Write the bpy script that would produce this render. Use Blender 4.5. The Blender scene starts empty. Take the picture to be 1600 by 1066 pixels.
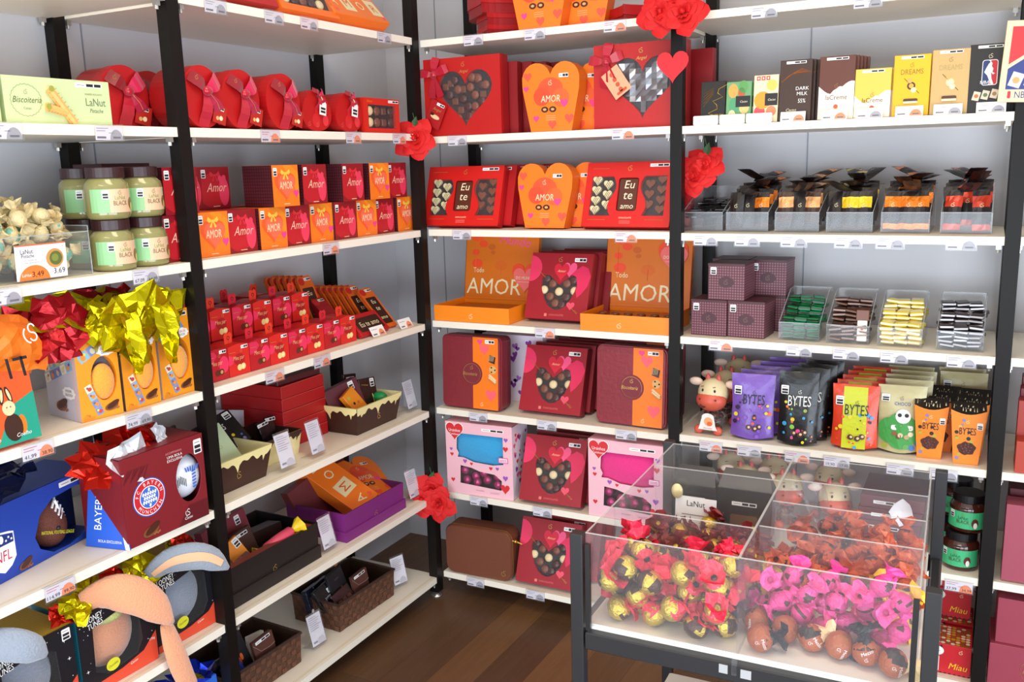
import bpy, bmesh, math, random
from mathutils import Matrix, Vector, noise
from mathutils.geometry import tessellate_polygon
PI = math.pi
SC = bpy.context.scene
COL = SC.collection
# ---------------------------------------------------------------- camera
cam_data = bpy.data.cameras.new('camera'); cam = bpy.data.objects.new('camera', cam_data); COL.objects.link(cam)
cam.location = (1.6864, -2.5878, 1.5413); cam.rotation_euler = (1.377, 0.027, 0.4826)
cam_data.sensor_width = 36.0; cam_data.lens = 31.81; cam_data.clip_start = 0.02
SC.camera = cam
SC.cycles.max_bounces = 16; SC.cycles.diffuse_bounces = 9; SC.cycles.transparent_max_bounces = 32
# ---------------------------------------------------------------- colour management, world and lights
SC.view_settings.view_transform = 'Standard'; SC.view_settings.look = 'None'
SC.view_settings.gamma = 1.0; SC.view_settings.exposure = -0.06; SC.view_settings.use_curve_mapping = False
world = bpy.data.worlds.new('world'); SC.world = world; world.use_nodes = True
world.node_tree.nodes['Background'].inputs[0].default_value = (0.74, 0.84, 1.0, 1)
world.node_tree.nodes['Background'].inputs[1].default_value = 0.50
def area(name, loc, rot, sx, sy, power, color, spread=180):
    l = bpy.data.lights.new(name, 'AREA'); l.shape = 'RECTANGLE'; l.size = sx; l.size_y = sy; l.energy = power; l.color = color
    l.spread = math.radians(spread)
    o = bpy.data.objects.new(name, l); COL.objects.link(o); o.location = loc; o.rotation_euler = [math.radians(a) for a in rot]
    return o
area('shopfront_daylight', (1.3, -4.78, .82), (94, 0, 0), 4.0, 1.55, 165, (0.80, 0.90, 1.0))
area('side_window_daylight', (3.56, -2.7, .82), (94, 0, 90), 3.2, 1.55, 112, (0.80, 0.90, 1.0))
area('ceiling_light', (1.15, -1.5, 2.88), (0, 0, 0), 1.6, 0.6, 25, (1.0, 0.84, 0.62))
area('ceiling_light', (1.15, -3.6, 2.88), (0, 0, 0), 1.6, 0.6, 25, (1.0, 0.86, 0.68))
# ---------------------------------------------------------------- materials
def lin(h):
    h = h.lstrip('#'); return tuple(((int(h[i:i+2], 16)/255+0.055)/1.055)**2.4 if int(h[i:i+2], 16) > 10 else int(h[i:i+2], 16)/255/12.92 for i in (0, 2, 4))
_M = {}
def mat(h, rough=0.45, metal=0.0, bump=0.0, scale=60, coat=0.0, sheen=0.0, trans=0.0):
    k = (h, rough, metal, bump, scale, coat, sheen, trans)
    if k in _M: return _M[k]
    m = bpy.data.materials.new('surface_%s' % h.strip('#')); m.use_nodes = True; nt = m.node_tree; b = nt.nodes['Principled BSDF']
    b.inputs['Base Color'].default_value = (*lin(h), 1); b.inputs['Roughness'].default_value = rough; b.inputs['Metallic'].default_value = metal
    b.inputs['Coat Weight'].default_value = coat; b.inputs['Sheen Weight'].default_value = sheen
    if trans: b.inputs['Transmission Weight'].default_value = trans
    if bump:
        t = nt.nodes.new('ShaderNodeTexCoord'); n = nt.nodes.new('ShaderNodeTexNoise'); n.inputs['Scale'].default_value = scale; n.inputs['Detail'].default_value = 4
        bp = nt.nodes.new('ShaderNodeBump'); bp.inputs['Strength'].default_value = bump; bp.inputs['Distance'].default_value = 0.004
        nt.links.new(t.outputs['Object'], n.inputs['Vector']); nt.links.new(n.outputs['Fac'], bp.inputs['Height']); nt.links.new(bp.outputs['Normal'], b.inputs['Normal'])
    _M[k] = m; return m
def clear_mat(name, tint=(1, 1, 1), gloss=0.10, haze=0.04, rough=0.03):
    if name in _M: return _M[name]
    m = bpy.data.materials.new(name); m.use_nodes = True; nt = m.node_tree; nt.nodes.clear(); N = nt.nodes.new; L = nt.links.new
    out = N('ShaderNodeOutputMaterial'); tr = N('ShaderNodeBsdfTransparent'); tr.inputs[0].default_value = (*tint, 1)
    df = N('ShaderNodeBsdfDiffuse'); df.inputs[0].default_value = (0.9, 0.92, 0.95, 1); gl = N('ShaderNodeBsdfGlossy'); gl.inputs['Roughness'].default_value = rough  # haze mixes in this pale diffuse, painting a veil of window reflection
    lw = N('ShaderNodeLayerWeight'); lw.inputs['Blend'].default_value = 0.35; ma = N('ShaderNodeMath'); ma.operation = 'MULTIPLY_ADD'; ma.inputs[1].default_value = 0.20; ma.inputs[2].default_value = gloss * 0.15
    m1 = N('ShaderNodeMixShader'); m1.inputs[0].default_value = haze; m2 = N('ShaderNodeMixShader')
    L(tr.outputs[0], m1.inputs[1]); L(df.outputs[0], m1.inputs[2]); L(lw.outputs['Fresnel'], ma.inputs[0]); L(ma.outputs[0], m2.inputs[0])
    L(m1.outputs[0], m2.inputs[1]); L(gl.outputs[0], m2.inputs[2]); L(m2.outputs[0], out.inputs[0]); _M[name] = m; return m
ACRYL = clear_mat('clear_acrylic', (0.985, 0.987, 0.99), 0.10, 0.03, 0.16)
FILM = clear_mat('clear_film', (0.95, 0.95, 0.97), 0.12, 0.03, 0.08)
EDGE = mat('#d8cfc4', 0.3)
WHITE = mat('#f3f1ee', 0.5); INK = mat('#1d1b20', 0.5); GOLD = mat('#d9b15f', 0.3, 0.6); CREAM = mat('#efe0b4', 0.45)
BLACK = mat('#151314', 0.35); POSTM = mat('#120e0c', 0.45, 0.0, 0.05, 200); POSTM.node_tree.nodes['Principled BSDF'].inputs['Specular IOR Level'].default_value = 0.22
RED = mat('#c81410', 0.42); DRED = mat('#8c1016', 0.45); MAROON = mat('#5d1422', 0.5); ORANGE = mat('#f57a12', 0.42); BROWN = mat('#3d1d14', 0.35)
CHOC = mat('#4a2316', 0.32); PINK = mat('#e8336a', 0.45); HOTP = mat('#f25f8c', 0.45)
def wood_floor():
    m = bpy.data.materials.new('vinyl_wood_floor'); m.use_nodes = True; nt = m.node_tree; b = nt.nodes['Principled BSDF']; N = nt.nodes.new; L = nt.links.new
    tc = N('ShaderNodeTexCoord'); mp = N('ShaderNodeMapping'); mp.inputs['Rotation'].default_value = (0, 0, PI/2 + 0.02); L(tc.outputs['Object'], mp.inputs[0])
    br = N('ShaderNodeTexBrick'); br.inputs['Scale'].default_value = 1.0; br.inputs['Brick Width'].default_value = 0.92; br.inputs['Row Height'].default_value = 0.132
    br.inputs['Mortar Size'].default_value = 0.0008; br.inputs['Color1'].default_value = (*lin('#573c27'), 1); br.inputs['Color2'].default_value = (*lin('#7c5634'), 1); br.inputs['Mortar'].default_value = (*lin('#3b2518'), 1); br.inputs['Bias'].default_value = -0.1
    br.offset = 0.37
    L(mp.outputs[0], br.inputs[0]); m2 = N('ShaderNodeMapping'); m2.inputs['Scale'].default_value = (2.2, 38, 1); L(mp.outputs[0], m2.inputs[0])
    n = N('ShaderNodeTexNoise'); n.inputs['Scale'].default_value = 1.6; n.inputs['Detail'].default_value = 7; n.inputs['Roughness'].default_value = 0.62; n.inputs['Distortion'].default_value = 0.8; L(m2.outputs[0], n.inputs[0])
    r = N('ShaderNodeMapRange'); r.inputs['To Min'].default_value = 0.62; r.inputs['To Max'].default_value = 1.3; L(n.outputs['Fac'], r.inputs[0])
    mx = N('ShaderNodeMix'); mx.data_type = 'RGBA'; mx.blend_type = 'MULTIPLY'; mx.inputs[0].default_value = 1.0; L(br.outputs['Color'], mx.inputs[6]); L(r.outputs[0], mx.inputs[7])
    L(mx.outputs[2], b.inputs['Base Color']); b.inputs['Roughness'].default_value = 0.42
    bp = N('ShaderNodeBump'); bp.inputs['Strength'].default_value = 0.12; bp.inputs['Distance'].default_value = 0.002; L(n.outputs['Fac'], bp.inputs['Height']); L(bp.outputs[0], b.inputs['Normal'])
    return m
def checker_mat(c1, c2, n):
    m = bpy.data.materials.new('checked_print'); m.use_nodes = True; nt = m.node_tree; b = nt.nodes['Principled BSDF']; N = nt.nodes.new; L = nt.links.new
    tc = N('ShaderNodeTexCoord'); s = N('ShaderNodeSeparateXYZ'); L(tc.outputs['Object'], s.inputs[0]); ad = N('ShaderNodeMath'); L(s.outputs[0], ad.inputs[0]); L(s.outputs[1], ad.inputs[1])
    def cell(src):
        a = N('ShaderNodeMath'); a.operation = 'MULTIPLY'; a.inputs[1].default_value = n; L(src, a.inputs[0])
        f = N('ShaderNodeMath'); f.operation = 'FRACT'; L(a.outputs[0], f.inputs[0]); g = N('ShaderNodeMath'); g.operation = 'GREATER_THAN'; g.inputs[1].default_value = 0.36; L(f.outputs[0], g.inputs[0]); return g
    u = cell(ad.outputs[0]); v = cell(s.outputs[2]); pr = N('ShaderNodeMath'); pr.operation = 'MULTIPLY'; L(u.outputs[0], pr.inputs[0]); L(v.outputs[0], pr.inputs[1])
    mx = N('ShaderNodeMix'); mx.data_type = 'RGBA'; mx.inputs[6].default_value = (*lin(c2), 1); mx.inputs[7].default_value = (*lin(c1), 1); L(pr.outputs[0], mx.inputs[0]); L(mx.outputs[2], b.inputs['Base Color']); b.inputs['Roughness'].default_value = 0.45
    return m
CHECK = checker_mat('#8a5560', '#4e222c', 130); CHECKD = checker_mat('#5a1c24', '#35101a', 120)
# ---------------------------------------------------------------- mesh builder
def heart(w, h=None, cx=0, cz=0, n=28, rot=0):
    h = h or w; pts = []
    for i in range(n):
        t = 2*PI*i/n; x = 16*math.sin(t)**3/32; z = (13*math.cos(t)-5*math.cos(2*t)-2*math.cos(3*t)-math.cos(4*t)+17)/29
        x, z = x*w, z*h; c, s = math.cos(rot), math.sin(rot); pts.append((cx+x*c-z*s, cz+x*s+z*c))
    return pts
def disc(r, cx=0, cz=0, n=20, rz=None):
    rz = rz or r; return [(cx+r*math.cos(2*PI*i/n), cz+rz*math.sin(2*PI*i/n)) for i in range(n)]
def rect(x0, x1, z0, z1): return [(x0, z0), (x1, z0), (x1, z1), (x0, z1)]
def rrect(x0, x1, z0, z1, r, n=5):
    p = []
    for cx, cz, a in ((x1-r, z0+r, -90), (x1-r, z1-r, 0), (x0+r, z1-r, 90), (x0+r, z0+r, 180)):
        for i in range(n+1): t = math.radians(a+90*i/n); p.append((cx+r*math.cos(t), cz+r*math.sin(t)))
    return p
_T = {}
def glyphs(s):
    if s in _T: return _T[s]
    c = bpy.data.curves.new('t', 'FONT'); c.body = s; c.resolution_u = 2; c.align_x = 'CENTER'; o = bpy.data.objects.new('t', c); COL.objects.link(o)
    me = o.to_mesh(); r = ([(v.co.x, v.co.y) for v in me.vertices], [tuple(p.vertices) for p in me.polygons]); o.to_mesh_clear()
    bpy.data.objects.remove(o); bpy.data.curves.remove(c); _T[s] = r; return r
class MB:
    def __init__(s): s.v = []; s.f = []; s.mi = []; s.ms = []; s.T = Matrix.Identity(4); s.sm = []; s.smooth = False
    def add(s, vs, fs, m):
        if m not in s.ms: s.ms.append(m)
        k = s.ms.index(m); b = len(s.v); T = s.T; s.v += [T @ Vector(v) for v in vs]; s.f += [tuple(b+i for i in f) for f in fs]; s.mi += [k]*len(fs); s.sm += [s.smooth]*len(fs); return s
    def box(s, x0, x1, y0, y1, z0, z1, m, c=0):
        if not c: return s.add([(x, y, z) for z in (z0, z1) for y in (y0, y1) for x in (x0, x1)], [(0, 2, 3, 1), (4, 5, 7, 6), (0, 1, 5, 4), (1, 3, 7, 5), (3, 2, 6, 7), (2, 0, 4, 6)], m)
        P = rrect(x0, x1, z0, z1, c, 2); Q = rrect(x0+c*.7, x1-c*.7, z0+c*.7, z1-c*.7, max(c*.3, 1e-5), 2); n = len(P)
        vs = [(x, y0, z) for x, z in Q] + [(x, y0+c*.7, z) for x, z in P] + [(x, y1-c*.7, z) for x, z in P] + [(x, y1, z) for x, z in Q]
        fs = [tuple(range(n)), tuple(range(4*n-1, 3*n-1, -1))]
        for k in range(3): fs += [(k*n+(i+1) % n, k*n+i, (k+1)*n+i, (k+1)*n+(i+1) % n) for i in range(n)]
        return s.add(vs, fs, m)
    def prism(s, P, y0, y1, m, m2=None):
        n = len(P); s.add([(x, y0, z) for x, z in P], [tuple(range(n))], m)
        vs = [(x, y0, z) for x, z in P] + [(x, y1, z) for x, z in P]
        return s.add(vs, [((i+1) % n, i, n+i, n+(i+1) % n) for i in range(n)] + [tuple(range(2*n-1, n-1, -1))], m2 or m)
    def flat(s, P, m, y=0.0): return s.add([(x, y, z) for x, z in P], [tuple(range(len(P)))], m)
    def ring(s, O, I, y, m, y1=None, m2=None):
        t = tessellate_polygon([[Vector((a, b, 0)) for a, b in O], [Vector((a, b, 0)) for a, b in I]]); A = O+I
        s.add([(x, y, z) for x, z in A], [tuple(f) for f in t], m)
        if y1 is not None:
            n = len(I); s.add([(x, y, z) for x, z in I] + [(x, y1, z) for x, z in I], [(i, (i+1) % n, n+(i+1) % n, n+i) for i in range(n)], m2 or m)
            n = len(O); s.add([(x, y, z) for x, z in O] + [(x, y1, z) for x, z in O], [((i+1) % n, i, n+i, n+(i+1) % n) for i in range(n)], m2 or m)
        return s
    def lathe(s, prof, m, n=20, cx=0, cy=0, z0=0, cap=True):
        vs = []; fs = []
        for r, z in prof: vs += [(cx+r*math.cos(2*PI*i/n), cy+r*math.sin(2*PI*i/n), z0+z) for i in range(n)]
        for k in range(len(prof)-1): fs += [(k*n+i, k*n+(i+1) % n, (k+1)*n+(i+1) % n, (k+1)*n+i) for i in range(n)]
        if cap: fs += [tuple(range(n-1, -1, -1)), tuple((len(prof)-1)*n+i for i in range(n))]
        return s.add(vs, fs, m)
    def ball(s, r, m, c=(0, 0, 0), sc=(1, 1, 1), n=14, k=8):
        vs = [(c[0]+sc[0]*r*math.sin(PI*j/k)*math.cos(2*PI*i/n), c[1]+sc[1]*r*math.sin(PI*j/k)*math.sin(2*PI*i/n), c[2]+sc[2]*r*math.cos(PI*j/k)) for j in range(1, k) for i in range(n)]
        vs += [(c[0], c[1], c[2]+sc[2]*r), (c[0], c[1], c[2]-sc[2]*r)]; a = len(vs)-2
        fs = [(j*n+i, (j+1)*n+i, (j+1)*n+(i+1) % n, j*n+(i+1) % n) for j in range(k-2) for i in range(n)]
        fs += [(a, i, (i+1) % n) for i in range(n)] + [(a+1, (k-2)*n+(i+1) % n, (k-2)*n+i) for i in range(n)]
        o = s.smooth; s.smooth = True; s.add(vs, fs, m); s.smooth = o; return s
    def tube(s, P, r, m, n=6):
        P = [Vector(p) for p in P]; vs = []; fs = []
        for i, p in enumerate(P):
            d = (P[min(i+1, len(P)-1)]-P[max(i-1, 0)]).normalized(); u = d.cross(Vector((0, 0, 1)) if abs(d.z) < .9 else Vector((1, 0, 0))).normalized(); w = d.cross(u)
            vs += [tuple(p+u*r*math.cos(2*PI*k/n)+w*r*math.sin(2*PI*k/n)) for k in range(n)]
        for i in range(len(P)-1): fs += [(i*n+k, i*n+(k+1) % n, (i+1)*n+(k+1) % n, (i+1)*n+k) for k in range(n)]
        fs += [tuple(range(n)), tuple((len(P)-1)*n+k for k in range(n))]
        return s.add(vs, fs, m)
    def radial(s, m, r0, r1, h0, h1, N=14, K=3, seed=1, crinkle=.25, droop=0, c=(0, 0, 0), pleat=0.0, np=6):
        R = random.Random(seed); vs = []
        for k in range(K+1):
            t = k/K
            for i in range(N):
                a = 2*PI*i/N+R.uniform(-.12, .12); q = 1+R.uniform(-crinkle, crinkle)*(.3+t)
                r = (r0+(r1-r0)*t)*q; z = h0+(h1-h0)*t-droop*t*t+R.uniform(-crinkle, crinkle)*r1*.35*t+pleat*t*math.sin(np*a)
                vs.append((c[0]+r*math.cos(a), c[1]+r*math.sin(a), c[2]+z))
        fs = [(k*N+i, k*N+(i+1) % N, (k+1)*N+(i+1) % N, (k+1)*N+i) for k in range(K) for i in range(N)]
        return s.add(vs, fs, m)
    def text(s, t, x, z, h, m, y=-.0004, shear=0, rot=0, sx=1.0):
        V, F = glyphs(t); c, q = math.cos(rot), math.sin(rot); h = h/0.72; vs = []
        for a, b in V: a = (a+shear*b)*sx*h; b = b*h; vs.append((x+a*c-b*q, y, z+a*q+b*c))
        return s.add(vs, F, m)
    def logo(s, x, z, r, m=None, y=-.0004):      # the chocolatier's looped initial
        m = m or GOLD; w = r*.075; R = math.radians
        S = [(x+r*.22+r*.36*math.cos(R(a)), z+r*.50+r*.44*math.sin(R(a))) for a in range(15, 275, 25)]+[(x+r*.22+r*.38*math.cos(R(a)), z-r*.36+r*.42*math.sin(R(a))) for a in range(80, -190, -27)]
        C = [(x-r*.05+r*.72*math.cos(R(a)), z-r*.1+r*.85*math.sin(R(a))) for a in range(128, 262, 19)]
        for P in (S, C):
            vs = []
            for i, (a, c) in enumerate(P):
                p, q = P[max(i-1, 0)], P[min(i+1, len(P)-1)]; L = math.hypot(q[0]-p[0], q[1]-p[1]) or 1; nx, nz = -(q[1]-p[1])/L*w, (q[0]-p[0])/L*w; vs += [(a-nx, y, c-nz), (a+nx, y, c+nz)]
            s.add(vs, [(2*i, 2*i+1, 2*i+3, 2*i+2) for i in range(len(P)-1)], m)
        return s
    def sticker(s, x, z, w, h, y=-.0006, tall=False):   # white nutrition seal with two black warning blocks
        s.flat(rrect(x-w/2, x+w/2, z-h/2, z+h/2, min(w, h)*.12, 2), WHITE, y)
        if tall:
            for k in (0, 1): s.flat(rect(x-w*.38, x+w*.38, z-h*.42+k*h*.3, z-h*.42+k*h*.3+h*.22), INK, y-.0002)
            s.flat(rect(x-w*.35, x+w*.3, z+h*.27, z+h*.31), INK, y-.0002)
        else:
            for k in (0, 1): s.flat(rect(x-w*.08+k*w*.29, x-w*.08+k*w*.29+w*.25, z-h*.3, z+h*.3), INK, y-.0002)
            s.flat(rect(x-w*.42, x-w*.15, z-h*.05, z+h*.05), INK, y-.0002)
        return s
    def build(s, name, parent=None):
        me = bpy.data.meshes.new(name); me.from_pydata([tuple(v) for v in s.v], [], s.f)
        for m in s.ms: me.materials.append(m)
        me.polygons.foreach_set('material_index', s.mi); me.polygons.foreach_set('use_smooth', s.sm); me.update()
        o = bpy.data.objects.new(name, me); COL.objects.link(o); o.parent = parent; return o
def tag(o, label, cat, group=None):
    o['label'] = label; o['category'] = cat
    if group: o['group'] = group
    return o
def thing(name, label='', cat='', group=None):
    o = bpy.data.objects.new(name, None); COL.objects.link(o); o.empty_display_size = .02; return tag(o, label, cat, group)
KIDS = {}
def dup(root, label=None, group=None):
    def cp(o, par):
        c = o.copy(); COL.objects.link(c); c.parent = par
        for ch in list(o.children): cp(ch, c)
        return c
    r = cp(root, None)
    if label: r['label'] = label
    if group: r['group'] = group
    return r
def put(o, x, y, z, rz=0, lean=0, d=0, roll=0):   # lean: degrees the top falls back; d: depth, so the back edge stays on the shelf
    a = math.radians(lean); o.rotation_euler = (-a, math.radians(roll), math.radians(rz)); o.location = (x, y, z+.0007+max(0, d*math.sin(a))); return o
class Stock:
    """first call places the prototype itself, later calls place copies of it"""
    def __init__(s, root): s.r = root; s.used = False
    def __call__(s, label, x, y, z, rz=0, lean=0, d=0, group=None, roll=0):
        o = s.r if not s.used else dup(s.r)
        s.used = True; o['label'] = label
        if group: o['group'] = group
        return put(o, x, y, z, rz, lean, d, roll)
ORD = ['first', 'second', 'third', 'fourth', 'fifth', 'sixth', 'seventh', 'eighth', 'ninth', 'tenth', 'eleventh', 'twelfth']
ZL = [1.947, 1.645, 1.330, 1.011, .702, .387, .079]; ZM = [1.942, 1.635, 1.330, 1.017, .707, .400, .090]; ZR = [1.942, 1.633, 1.327, 1.018, .712, .4035, .09]
XC, XD, PW, TH = .849, 1.721, .0345, .0217
# ---------------------------------------------------------------- room shell
def struct(name, mb):
    o = mb.build(name); o['kind'] = 'structure'; return o
WALLM = mat('#c8c7ca', 0.55, 0, 0.03, 30); WALLF = mat('#dedad4', 0.8)
struct('floor', MB().box(-.6, 3.8, -5.0, .6, -.05, 0, wood_floor()))
w = MB(); w.box(-.55, -.43, -5.0, .55, 0, 3.0, WALLM)
for y in (-.93, -1.9, -2.9, -3.9): w.box(-.43, -.4285, y-.002, y+.002, 0, 2.6, mat('#8d929b', .5))
struct('wall_left', w)
w = MB(); w.box(-.43, 3.8, .423, .55, 0, 3.0, WALLM)
for x in (-.20, 1.16, 2.1, 3.1): w.box(x-.002, x+.002, .4215, .423, 0, 2.6, mat('#8d929b', .5))
struct('wall_back', w)
struct('ceiling', MB().box(-.55, 3.8, -5.0, .55, 3.0, 3.1, WALLF))
w = MB(); w.box(3.7, 3.8, -5.0, -4.4, 0, 3.0, WALLF); w.box(3.7, 3.8, -1.0, .55, 0, 3.0, WALLF); w.box(3.7, 3.8, -4.4, -1.0, 2.3, 3.0, WALLF); w.box(3.7, 3.8, -4.4, -1.0, 0, .08, WALLF)
struct('wall_right', w)
w = MB(); w.box(-.55, 3.8, -5.0, -4.9, 2.25, 3.0, WALLF); w.box(-.55, -.43, -5.0, -4.9, 0, 2.25, WALLF); w.box(3.5, 3.8, -5.0, -4.9, 0, 2.25, WALLF)
struct('wall_front', w)
# ---------------------------------------------------------------- racks
SHELF = mat('#f0e8d8', 0.42); SHELFE = mat('#f2ebdd', 0.5); GROOVE = mat('#c9b88f', .5)
def board(x0, x1, y0, y1, zt, parent, front):      # front: '-y' or '+x'
    m = MB(); m.box(x0, x1, y0, y1, zt-TH, zt, SHELF)
    if front == '-y':
        for k in (.012, .017): m.box(x0, x1, y0+k, y0+k+.0012, zt, zt+.0003, GROOVE)
    else:
        for k in (.012, .017): m.box(x1-k-.0012, x1-k, y0, y1, zt, zt+.0003, GROOVE)
    o = m.build('shelf', parent)
    for a in (x0+.012, x1-.012):
        for b in (y0+.02, y1-.02):
            c = MB(); c.box(a-.006, a+.006, b-.006, b+.006, zt-TH-.012, zt-TH, mat('#b9b6b0', .3, .8)); c.lathe([(.0045, 0), (.0045, .009)], mat('#d6d2c8', .3, .7), 8, a, b, zt-TH-.02); c.build('shelf_clip', o)
    return o
def post(x0, y0, parent, h=2.36):
    m = MB(); m.box(x0, x0+PW, y0, y0+PW, .02, h, POSTM, 0); p = m.build('post', parent)
    c = x0+PW/2, y0+PW/2; f = MB(); f.smooth = True; f.lathe([(.021, 0), (.021, .005), (.008, .008), (.008, .022)], mat('#c8c8c4', .25, .9), 20, *c); f.build('levelling_foot', p)
rk = thing('shelving_rack', 'black metal rack with white shelves along the side wall, beside the baskets and cube boxes', 'shelving', 'black racks with white shelves')
for y in (-PW, -1-PW, -2.0-PW): post(-PW, y, rk); post(-.43, y, rk)
for k in range(7):
    board(-.425, -.004, -1.0, -.012, ZL[k], rk, '+x'); board(-.425, -.004, -2.0, -1.012-PW/2, ZL[k], rk, '+x')
rk = thing('shelving_rack', 'black metal rack with white shelves along the wall behind the acrylic candy table', 'shelving', 'black racks with white shelves')
for x in (-PW,): post(x, .35, rk)
for x in (XC, XD, XD+.9): post(x, 0, rk); post(x, .35, rk)
for k in range(7):
    board(.003, XC-.001, .004, .385, ZM[k], rk, '-y'); board(XC+PW/2+.004, XD-.001, .004, .385, ZR[k], rk, '-y'); board(XD+PW/2+.004, XD+.899, .004, .385, ZR[k], rk, '-y')
# ---------------------------------------------------------------- price tags on the shelf edges
TAGO = mat('#ee8b60', .5); TAGG = mat('#a3a1a8', .5); LINE = mat('#8c8791', .6)
def tag_proto(col, w=.074, h=.036, price=''):
    t = thing('price_tag'); m = MB(); m.box(-w/2, w/2, -.004, -.0025, -h/2, h/2, clear_mat('clear_acrylic')); m.box(-w/2, w/2, -.0025, .006, h/2-.0015, h/2, clear_mat('clear_acrylic')); m.build('holder', t)
    c = MB(); c.box(-w*.46, w*.46, -.0024, -.0018, -h*.42, h*.40, mat('#e6e1ea', .5))
    P = [(w*.02+w*.22*(1+math.cos(a)), -h*.42+h*.62*math.sin(a)) for a in [PI*i/12 for i in range(13)]]; c.flat(P, col, -.0028)
    for i, (a, b, z) in enumerate(((-.42, -.02, .25), (-.42, -.12, .10), (-.02, .14, -.02))): c.flat(rect(a*w, b*w, z*h, z*h+.0012), mat('#c0504a', .6) if col is TAGO else LINE, -.0028)
    if price:
        c.text(price[0], -w*.24, -h*.34, .0085, INK, -.003); c.text(price[1], w*.26, -h*.34, .008, INK, -.0032)
    else:
        for a, b in ((-.42, -.12), (.12, .38)): c.flat(rect(a*w, b*w, -.32*h, -.32*h+.004), mat('#6b6670', .6), -.0031)
    c.build('printed_card', t); return t
_tp = {}
def price(label, run, k, a, col='g', pr='', drop=.006):
    key = (col, pr)
    if key not in _tp: _tp[key] = Stock(tag_proto(TAGO if col == 'o' else TAGG, price=pr))
    z = {'L': ZL, 'M': ZM, 'R': ZR}[run][k-1]-TH/2-drop
    tg = _tp[key](label, *((-.002, a, z, 90) if run == 'L' else (a, .002, z, 0))); tg['category'] = 'price tag'; tg['group'] = 'price tags clipped on the shelf edges'
# ---------------------------------------------------------------- shared product pieces
def chocolates(kinds):
    r = {}
    for k, (c, sh) in kinds.items():
        m = MB()
        if sh == 'heart':
            P = heart(.030, .028, 0, -.014); m.prism(P, -.006, .004, c)
            if k == 'white_heart':
                for q in (-.004, .002, .008): m.add([(q-.008, -.0064, -.010), (q-.0065, -.0064, -.0105), (q+.0035, -.0064, .0085), (q+.002, -.0064, .009)], [(0, 1, 2, 3)], BROWN)
        elif sh == 'round':
            m.T = Matrix.Rotation(PI/2, 4, 'X'); m.smooth = True; m.lathe([(.0145, 0), (.0145, .004), (.012, .008), (.006, .0095)], c, 16)
        else: m.box(-.011, .011, -.007, .004, -.011, .011, c, .003)
        r[k] = m
    return r
def choc(kind, x, y, z, parent, cache={}):
    K = {'milk': (mat('#7a4128', .35), 'round'), 'dark': (mat('#47231a', .3), 'round'), 'cream': (mat('#f0d9a2', .4), 'round'), 'square': (mat('#6b3a24', .35), 'sq'), 'white_heart': (mat('#f3e3ac', .4), 'heart'), 'milk_heart': (mat('#7b3f22', .35), 'heart')}
    if kind not in cache:
        m = chocolates({kind: K[kind]})[kind]
        if kind == 'cream': m.flat(disc(.006, 0, 0, 10), mat('#d27a2c', .5), -.0098)
        o = m.build('chocolate', parent); cache[kind] = o
    else:
        o = cache[kind].copy(); COL.objects.link(o); o.parent = parent
    o.location = (x, y, z); return o
# heart shaped orange carton
def heart_carton():
    t = thing('heart_carton', '', 'chocolate box'); W, H = .195, .206
    P = [(-.069, 0), (.069, 0), (.095, .125)]
    P += [(.0475+.0495*math.cos(a), .155+.051*math.sin(a)) for a in [math.radians(-10+i*19) for i in range(10)]]
    P += [(-.0475-.0495*math.cos(a), .155+.051*math.sin(a)) for a in [math.radians(170-180+180-170+161-i*19+0) for i in range(10)]]
    P += [(-.095, .125)]
    m = MB(); m.prism(P, 0, .055, ORANGE, mat('#d9650f', .45)); y = -.0005
    m.flat(disc(.043, 0, .125, 24, .036), mat('#f2542a', .45), y); m.flat(disc(.028, -.03, .105, 18), mat('#ef4a26', .45), y-.0002); m.flat(disc(.028, .035, .1, 18), mat('#f0632a', .45), y-.0002)
    for a, b, s, c in ((-.077, .150, .028, 'f2543c'), (-.083, .120, .018, 'f0408c'), (.046, .069, .025, 'f0408c'), (.062, .02, .03, 'f2543c'), (.005, .004, .028, 'f2543c'), (-.05, .028, .02, 'f0408c')): m.flat(heart(s, s, a, b, 20), mat('#'+c, .45), y-.0003)
    m.text('AMOR', 0, .088, .021, CREAM, y-.0007, .1, 0, .78); m.logo(0, .145, .008, CREAM, y-.0007); m.sticker(.045, .165, .032, .012, y-.0006)
    for q in (-.02, .007): m.prism(disc(.012, q, .066, 12, .009), y-.001, y, CHOC); m.flat(disc(.006, q, .066, 10, .004), mat('#d9a36a'), y-.0015)
    for k in range(3): m.flat(rect(-.016, .016, .046-.006*k, .0475-.006*k), mat('#f9b07a'), y-.0005)
    m.build('carton', t); return t
HC = Stock(heart_carton())
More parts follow.
